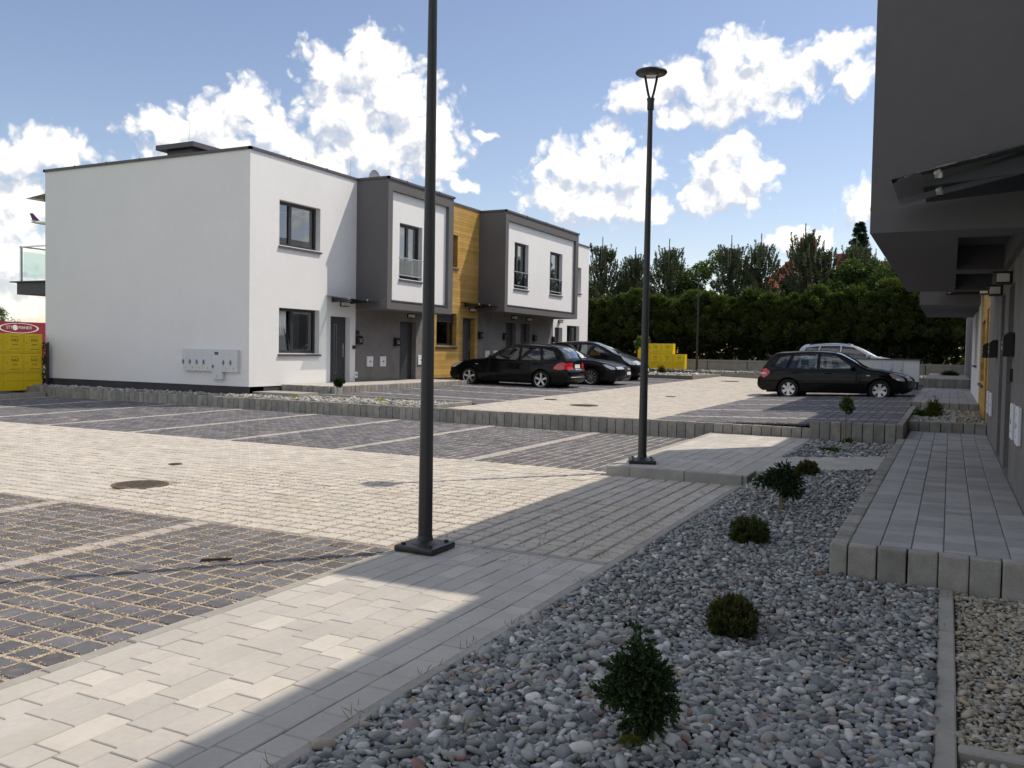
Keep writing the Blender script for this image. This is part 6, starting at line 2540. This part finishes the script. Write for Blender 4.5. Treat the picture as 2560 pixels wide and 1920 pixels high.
leafy = [(-15.3, 51.0, 6.4, 2.3, (0.07, 0.115, 0.025), 'light green leafy tree behind the bushy pine'), (-12.3, 50.5, 6.9, 2.0, (0.075, 0.12, 0.028), 'bright leafy tree left of the twin-topped pine'),
         (-10.6, 52.0, 6.0, 1.9, (0.065, 0.11, 0.025), 'leafy tree in front of the red roof eaves'), (-4.2, 48.0, 5.9, 2.4, (0.05, 0.085, 0.02), 'dense leafy tree right of the red roof'),
         (-2.4, 47.6, 5.6, 2.2, (0.052, 0.088, 0.02), 'round leafy tree beside the right-hand overhang'), (-8.0, 50.5, 5.2, 1.9, (0.045, 0.075, 0.02), 'dark leafy tree below the red roof'), (-0.6, 48.5, 4.9, 1.8, (0.055, 0.09, 0.02), 'leafy tree seen under the right-hand overhang'),
         (-19.6, 50.2, 5.4, 2.2, (0.045, 0.08, 0.02), 'leafy tree behind the far white wall of the left row'), (-13.4, 49.2, 5.5, 2.0, (0.05, 0.085, 0.02), 'low leafy tree behind the far lamp post'),
         (-17.3, 50.0, 5.6, 2.2, (0.06, 0.095, 0.025), 'leafy tree between the two leftmost pines'), (-6.0, 50.0, 5.6, 2.0, (0.05, 0.08, 0.024), 'leafy tree below the right slope of the red roof')]
for i, (x, y, h, rw, bs_, lab) in enumerate(leafy):
    t_ = thing('leafy_tree', lab, 'tree', (x, y, 0.65), 0, 'leafy trees behind the hedge')
    ob('trunk', trunk_mesh('trunk', h * 0.75, 0.10, 0.03, 0.1, 10, 70 + i), t_)
    ob('crown', broadleaf_mesh(i, h, rw, bs_, 10000), t_)

# a dark spruce poking out on the right
t_ = thing('spruce_tree', 'dark pointed spruce right of the brick chimney', 'tree', (-5.6, 62.0, 0.7), 0)
nbr = 260
bz = 9.6 * (1 - 0.8 * np.arange(nbr) / nbr) + RNG.normal(0, 0.08, nbr)
ba = np.arange(nbr) * 2.4 + RNG.normal(0, 0.3, nbr)
bl = (9.9 - bz) * 0.30 * RNG.uniform(0.75, 1.1, nbr) + 0.1
n = 20000
idx = RNG.integers(0, nbr, n)
f = RNG.random(n) ** 0.7
rad = bl[idx] * f
aa = ba[idx] + RNG.normal(0, 0.10, n)
P = np.stack((np.cos(aa) * rad, np.sin(aa) * rad, bz[idx] - 0.30 * rad + 0.16 * rad ** 2 / np.maximum(bl[idx], .2) + RNG.normal(0, 0.035, n)), axis=1)
D = np.stack((np.cos(aa), np.sin(aa), RNG.normal(0, 0.3, n)), axis=1)
V, F, T = cards(P, D + RNG.normal(0, 0.4, (n, 3)), RNG.uniform(0.12, 0.25, n), 0.06, tintset(n, (0.025, 0.047, 0.026), 0.35))
ob('crown', new_mesh('crown', V, F, MT['needle'], tint=T), t_)
ob('trunk', trunk_mesh('trunk', 9.4, 0.14, 0.02, 0, 0, 5), t_)

# undergrowth in the shade behind the hedge
n = 16000
P = np.stack((RNG.uniform(-24, 4, n), RNG.uniform(47.2, 53.0, n), 0.65 + 2.0 * RNG.random(n) ** 1.3), axis=1)
V, F, T = cards(P, dirs(n), RNG.uniform(0.15, 0.35, n), RNG.uniform(0.08, 0.16, n), tintset(n, (0.06, 0.085, 0.025), 0.45))
tag(ob('undergrowth', new_mesh('undergrowth', V, F, MT['leaf'], tint=T)), 'shady undergrowth seen between the hedge trunks', 'undergrowth', kind='stuff')

# small green trees far left above the hoarding
for i, (x, y, h) in enumerate(((-74, 48.0, 4.6), (-80, 50.5, 4.2), (-77, 49.3, 4.9))):
    t_ = thing('leafy_tree', ('left', 'right', 'middle')[i] + ' one of the small distant trees above the red hoarding', 'tree', (x, y, 0.0), 0, 'distant trees at the left edge')
    ob('crown', broadleaf_mesh(20 + i, h, 1.8, (0.06, 0.095, 0.035), 2500), t_)
    ob('trunk', trunk_mesh('trunk', h * 0.7, 0.1, 0.03, 0, 4, 90 + i), t_)


# dwarf pines in the pebbles
def dwarf_pine(x, y, z, w, h, label, nsh=300, col=(0.048, 0.066, 0.020), seed=1):
    t_ = thing('dwarf_pine', label, 'shrub', (x, y, z), 0, 'dwarf pines in the near pebble bed')
    d = dirs(nsh, 0.25)
    d = d[d[:, 2] > -0.6]
    ns = len(d)
    Rr = np.stack((d[:, 0] * w * 0.5, d[:, 1] * w * 0.5, h * 0.40 + 0.60 * d[:, 2] * h), axis=1)
    lenr = RNG.uniform(0.82, 1.05, ns)[:, None]
    tip = Rr * lenr
    root = tip * np.array([0.55, 0.55, 0.62])
    per = 64
    idx = np.repeat(np.arange(ns), per)
    f = RNG.random(len(idx))
    P = root[idx] + (tip - root)[idx] * f[:, None]
    ax = (tip - root) / np.maximum(np.linalg.norm(tip - root, axis=1, keepdims=True), 1e-5)
    ax[:, 2] += 0.35
    D = ax[idx] * 0.9 + RNG.normal(0, 0.52, (len(idx), 3))
    tt = tintset(len(idx), col, 0.35, 0.12)
    tipc = f > 0.8
    tt[tipc] *= np.array([1.5, 1.35, 1.0])
    parts = [cards(P, D, RNG.uniform(0.018, 0.036, len(idx)), 0.0040, tt, taper=1.0)]
    # candles: pale upright buds
    nc = int(ns * 0.55)
    sel = RNG.choice(ns, nc, replace=False)
    sel = sel[tip[sel, 2] > h * 0.25]
    m_ = len(sel) * 10
    j = np.repeat(sel, 10)
    ff = np.tile(np.linspace(0, 1, 10), len(sel))
    P2 = tip[j] * 0.97 + np.stack((np.zeros(m_), np.zeros(m_), ff * 0.030), axis=1)
    D2 = dirs(m_, 0.8)
    parts.append(cards(P2, D2, 0.010, 0.0055, tintset(m_, (0.135, 0.095, 0.045), 0.25), taper=1.0))
    V, F, T = join(parts)
    ob('needles', new_mesh('needles', V, F, MT['needle'], tint=T), t_)
    q = MB()
    for k in range(9):
        a = random.uniform(0, 6.28)
        r = random.uniform(0.2, 0.42) * w
        q.cyl((0, 0, -0.02), (math.cos(a) * r, math.sin(a) * r, h * random.uniform(0.25, 0.6)), 0.008, 0.003, n=5)
    q.build('branches', MT['bark'], t_)
    return t_


dwarf_pine(-1.033, 4.86, 0.0, 0.27, 0.215, 'round dwarf pine beside the tall juniper', 420)
dwarf_pine(-1.432, 7.28, 0.01, 0.325, 0.215, 'wide dwarf pine in the middle of the pebble bed', 420, (0.046, 0.074, 0.020))
dwarf_pine(-1.458, 10.72, 0.10, 0.28, 0.225, 'small dwarf pine behind the standard conifer', 300, (0.055, 0.066, 0.02))


def sprays(t_, cx, n, spread, col, name='foliage', Ls=(0.03, 0.06), wd=0.010, droop=-0.3, fine=26):
    """conifer sprays along short twigs; cx list of (centre, radius vector)"""
    parts = []
    tw = []
    for (c, r) in cx:
        k = int(n * r[0] * r[1] / 0.01)
        d = dirs(k)
        rad = RNG.random(k) ** 0.38
        P = np.array(c) + d * rad[:, None] * np.array(r)
        tw.append((P, d))
    P = np.concatenate([p for p, _ in tw])
    d = np.concatenate([e for _, e in tw])
    m_ = len(P)
    idx = np.repeat(np.arange(m_), fine)
    f = RNG.random(len(idx))
    ax = d + np.array([0, 0, droop])
    ax /= np.linalg.norm(ax, axis=1, keepdims=True)
    Q = P[idx] + ax[idx] * (f * spread)[:, None]
    D = ax[idx] + RNG.normal(0, 0.6, (len(idx), 3))
    br = (0.75 + 0.55 * RNG.random(m_))[idx][:, None]
    tt = tintset(len(idx), col, 0.3, 0.1) * br
    tt[f > 0.75] *= np.array([1.35, 1.35, 1.05])
    V, F, T = cards(Q, D, RNG.uniform(Ls[0], Ls[1], len(idx)) * (1.1 - 0.5 * f), wd, tt, taper=0.9)
    return ob(name, new_mesh(name, V, F, MT['needle'], tint=T), t_)


# the tall juniper at the front of the bed
jp = thing('juniper', 'tall dark juniper with a pointed top and drooping skirt at the front of the bed', 'shrub', (-1.071, 3.31, 0.0), 0)
cx = [((0.0, 0, 0.50), (0.035, 0.035, 0.06)), ((0.01, 0, 0.43), (0.05, 0.05, 0.06)), ((0.0, 0, 0.36), (0.10, 0.09, 0.06)), ((0.06, 0.02, 0.32), (0.10, 0.1, 0.06)), ((-0.07, 0.0, 0.31), (0.09, 0.09, 0.06)),
      ((0.10, 0, 0.25), (0.09, 0.09, 0.07)), ((-0.06, 0.03, 0.24), (0.11, 0.1, 0.06)), ((0.02, -0.03, 0.22), (0.11, 0.09, 0.07)), ((0.04, 0.0, 0.14), (0.075, 0.07, 0.07)), ((-0.17, -0.02, 0.20), (0.05, 0.04, 0.03)),
      ((0.15, 0.0, 0.19), (0.05, 0.05, 0.05)), ((-0.01, 0, 0.08), (0.05, 0.05, 0.05)), ((0.08, -0.02, 0.12), (0.05, 0.05, 0.05))]
cx = [((c[0] * 0.74, c[1] * 0.74, c[2] * 0.88), tuple(v * 0.82 for v in r)) for c, r in cx]
sprays(jp, cx, 210, 0.040, (0.034, 0.060, 0.022), Ls=(0.010, 0.021), wd=0.0062, droop=-0.1, fine=28)
ob('trunk', trunk_mesh('trunk', 0.42, 0.014, 0.004, 0.01, 8, 3, zl=0.2), jp)
# moss cushion at its foot
ms = thing('moss_cushion', 'small yellow green moss cushion at the foot of the juniper', 'moss', (-1.06, 3.235, 0.02), 0)
n = 1500
d = dirs(n, 0.6)
d = d[d[:, 2] > 0]
P = d * np.array([0.055, 0.045, 0.03])
V, F, T = cards(P, d, RNG.uniform(0.006, 0.014, len(d)), 0.004, tintset(len(d), (0.16, 0.17, 0.03), 0.3), taper=0.9)
ob('tuft', new_mesh('tuft', V, F, MT['leaf'], tint=T), ms)

# grafted conifer on a short stem
gc = thing('standard_conifer', 'grafted conifer on a short stake with a white tie in the pebble bed', 'shrub', (-1.439, 8.867, 0.03), 0)
cx = [((0.0, 0, 0.36), (0.12, 0.11, 0.07)), ((0.08, 0, 0.30), (0.10, 0.1, 0.07)), ((-0.08, 0, 0.32), (0.10, 0.1, 0.05)), ((0.10, 0, 0.20), (0.08, 0.07, 0.05)), ((-0.19, 0, 0.27), (0.09, 0.05, 0.035)), ((0.02, -0.02, 0.42), (0.06, 0.06, 0.05)), ((0.03, -0.04, 0.24), (0.1, 0.08, 0.06))]
sprays(gc, cx, 150, 0.05, (0.030, 0.055, 0.024), Ls=(0.012, 0.024), wd=0.008, droop=-0.25, fine=24)
ob('stem', trunk_mesh('stem', 0.34, 0.010, 0.008, 0, 0, 4, MT['stem']), gc)
q = MB()
q.cyl((-0.02, 0.01, -0.05), (-0.018, 0.01, 0.44), 0.007, n=6)
q.build('stake', MT['stem'], gc)
q = MB()
prev = None
for k in range(9):
    u = k / 8
    p = Vector((-0.02 - 0.085 * math.sin(u * 1.5), -0.02, 0.235 - 0.16 * u ** 1.4))
    if prev is not None:
        q.prism([prev, p, p + Vector((0.010, 0, 0.004)), prev + Vector((0.010, 0, 0.004))], (0, 0.003, 0))
    prev = p
q.build('tie', MT['label'], gc)


def small_tree(name, label, x, y, z, hstem, cr, chh, col, n=2600, ls=0.045, shape='ball', cat='tree'):
    t_ = thing(name, label, cat, (x, y, z), 0)
    ob('stem', trunk_mesh('stem', hstem, 0.012, 0.008, 0.01, 0, 8, MT['stem']), t_)
    cl = [(RNG.normal(0, 0.45, 3) * np.array([cr, cr, chh * 0.6]), RNG.uniform(0.3, 0.55)) for _ in range(14)]
    Ps, Ds = [], []
    for c, r in cl:
        k = n // 14
        d = dirs(k)
        Ps.append(np.array([0, 0, hstem + chh * 0.25]) + c + d * (RNG.random(k) ** 0.4)[:, None] * np.array([cr, cr, chh * 0.6]) * r)
        Ds.append(d + np.array([0, 0, -0.25]))
    P = np.concatenate(Ps)
    D = np.concatenate(Ds)
    V, F, T = cards(P, D, RNG.uniform(0.6, 1.3, len(P)) * ls, RNG.uniform(0.4, 0.7, len(P)) * ls, tintset(len(P), col, 0.4, 0.12))
    ob('crown', new_mesh('crown', V, F, MT['leaf'], tint=T), t_)
    return t_


small_tree('sapling', 'thin sapling with small green crown in the bed below the upper bay', -1.498, 15.2, 0.11, 0.60, 0.09, 0.22, (0.065, 0.095, 0.022), 900, 0.04)
tp = small_tree('topiary_tree', 'small dark topiary tree on a thin stem in the island bed', -13.38, 17.2, 0.28, 0.36, 0.12, 0.20, (0.026, 0.045, 0.018), 2000, 0.04)
q = MB()
q.prism([(0.02, -0.03, 0.33), (0.12, -0.03, 0.24), (0.135, -0.03, 0.25), (0.03, -0.03, 0.345)], (0, 0.004, 0))
q.build('tie', MT['label'], tp)
small_tree('sapling', 'pale green sapling behind the second lamp post near the far gas cabinets', -13.2, 40.2, 0.6, 1.45, 0.25, 0.45, (0.10, 0.16, 0.04), 900, 0.10)


def mound(name, label, x, y, z, w, dpt, h, col, n=2200, ls=0.03, cat='shrub'):
    t_ = thing(name, label, cat, (x, y, z), 0)
    d = dirs(n, 0.5)
    d = d[d[:, 2] > -0.05]
    lump = 0.65 + 0.35 * np.sin(d[:, 0] * 5 + 1) * np.sin(d[:, 1] * 6) + RNG.uniform(-0.1, 0.15, len(d))
    P = d * np.array([w / 2, dpt / 2, h]) * (RNG.random(len(d)) ** 0.35 * np.clip(lump, 0.3, 1.1))[:, None]
    V, F, T = cards(P, d + RNG.normal(0, 0.5, (len(d), 3)), RNG.uniform(0.6, 1.4, len(d)) * ls, ls * 0.3, tintset(len(d), col, 0.35, 0.12), taper=0.8)
    ob('foliage', new_mesh('foliage', V, F, MT['leaf'], tint=T), t_)
    return t_


mound('ground_cover', 'low green creeper patch right of the thin sapling', -1.46, 15.3, 0.13, 0.24, 0.2, 0.09, (0.06, 0.10, 0.018), 1500)
mound('ground_cover', 'flat green creeper patch left of the thin sapling in front of the path', -1.55, 13.9, 0.125, 0.52, 0.34, 0.06, (0.065, 0.105, 0.018), 2600)
mound('low_juniper', 'spreading low green juniper in the bed past the nearest walkway', -0.40, 19.3, 0.38, 0.62, 0.7, 0.16, (0.055, 0.085, 0.02), 3200, 0.05)
mound('low_juniper', 'upright golden juniper tuft behind the spreading one', -0.26, 19.9, 0.38, 0.42, 0.4, 0.36, (0.10, 0.105, 0.018), 2600, 0.05)
mound('ground_cover', 'yellow cushion plant at the right of the island bed', -11.84, 16.85, 0.29, 0.42, 0.34, 0.10, (0.42, 0.36, 0.03), 1500, 0.03)
mound('ground_cover', 'yellow green cushion plant at the left of the island bed', -14.15, 16.55, 0.29, 0.45, 0.3, 0.09, (0.34, 0.34, 0.03), 1400, 0.03)
mound('box_ball', 'small dark clipped ball in the far island bed', -12.3, 40.5, 0.60, 0.52, 0.5, 0.42, (0.025, 0.045, 0.015), 2200, 0.05)
mound('shrub', 'dark plants at the far end of the second walkway', 0.0, 40.0, 0.86, 0.9, 0.6, 0.2, (0.03, 0.04, 0.02), 1200, 0.08)

# climbing leaves on wire by the fence post
cl = thing('climbing_plant', 'sparse climbing plant on a wire mesh between gable and gas cabinets', 'plant', (-23.36, 16.50, 0.3), 0)
n = 260
P = np.stack((RNG.uniform(-0.10, 0.14, n), RNG.normal(0, 0.03, n), RNG.uniform(0.0, 1.25, n)), axis=1)
V, F, T = cards(P, dirs(n), RNG.uniform(0.04, 0.09, n), 0.05, tintset(n, (0.03, 0.045, 0.02), 0.4))
ob('leaves', new_mesh('leaves', V, F, MT['leaf'], tint=T), cl)
q = MB()
for k in range(7):
    q.cyl((-0.12 + 0.045 * k, 0, 0), (-0.12 + 0.045 * k, 0, 1.2), 0.004, n=4)
for k in range(9):
    q.cyl((-0.12, 0, 0.1 + 0.13 * k), (0.16, 0, 0.1 + 0.13 * k), 0.004, n=4)
q.build('wire_mesh', MT['cabinet'], cl)

# dry tufts and weeds in the joints
parts = []
spots = [(-1.72, 3.08, 90, 0.07, (0.30, 0.24, 0.14)), (-1.95, 2.75, 14, 0.05, (0.22, 0.22, 0.10)), (-2.20, 2.95, 12, 0.05, (0.14, 0.15, 0.05)), (-2.20, 3.5, 10, 0.05, (0.14, 0.15, 0.05)), (-2.16, 4.4, 12, 0.04, (0.16, 0.17, 0.05)),
         (-2.19, 5.5, 10, 0.05, (0.15, 0.15, 0.05)), (-2.3, 6.25, 18, 0.06, (0.13, 0.15, 0.04)), (-2.6, 6.3, 12, 0.09, (0.2, 0.16, 0.08)), (-2.9, 6.4, 6, 0.10, (0.22, 0.17, 0.09)), (-2.35, 7.2, 16, 0.05, (0.2, 0.16, 0.08)),
         (-2.3, 8.4, 16, 0.05, (0.2, 0.16, 0.08)), (-2.4, 9.6, 16, 0.05, (0.2, 0.15, 0.08)), (-4.3, 3.2, 6, 0.03, (0.10, 0.14, 0.03)), (0.0, 6.3, 22, 0.03, (0.12, 0.15, 0.03)), (-0.02, 5.6, 16, 0.03, (0.12, 0.15, 0.03)), (-1.02, 4.78, 3, 0.2, (0.30, 0.27, 0.2)),
         (-2.17, 2.4, 14, 0.06, (0.13, 0.15, 0.05)), (-2.20, 4.0, 10, 0.05, (0.13, 0.15, 0.05))]
for (x, y, n, h, col) in spots:
    P = np.array([x, y, 0.01]) + RNG.normal(0, 0.05, (n, 3)) * np.array([0.6, 1.2, 0])
    parts.append(cards(P, dirs(n, 1.4), RNG.uniform(0.5, 1.3, n) * h, 0.0028, tintset(n, col, 0.3), taper=1.0))
V, F, T = join(parts)
tag(ob('weeds', new_mesh('weeds', V, F, MT['leaf'], tint=T)), 'dry grass and weeds in the joints and among the pebbles', 'weeds', kind='stuff')
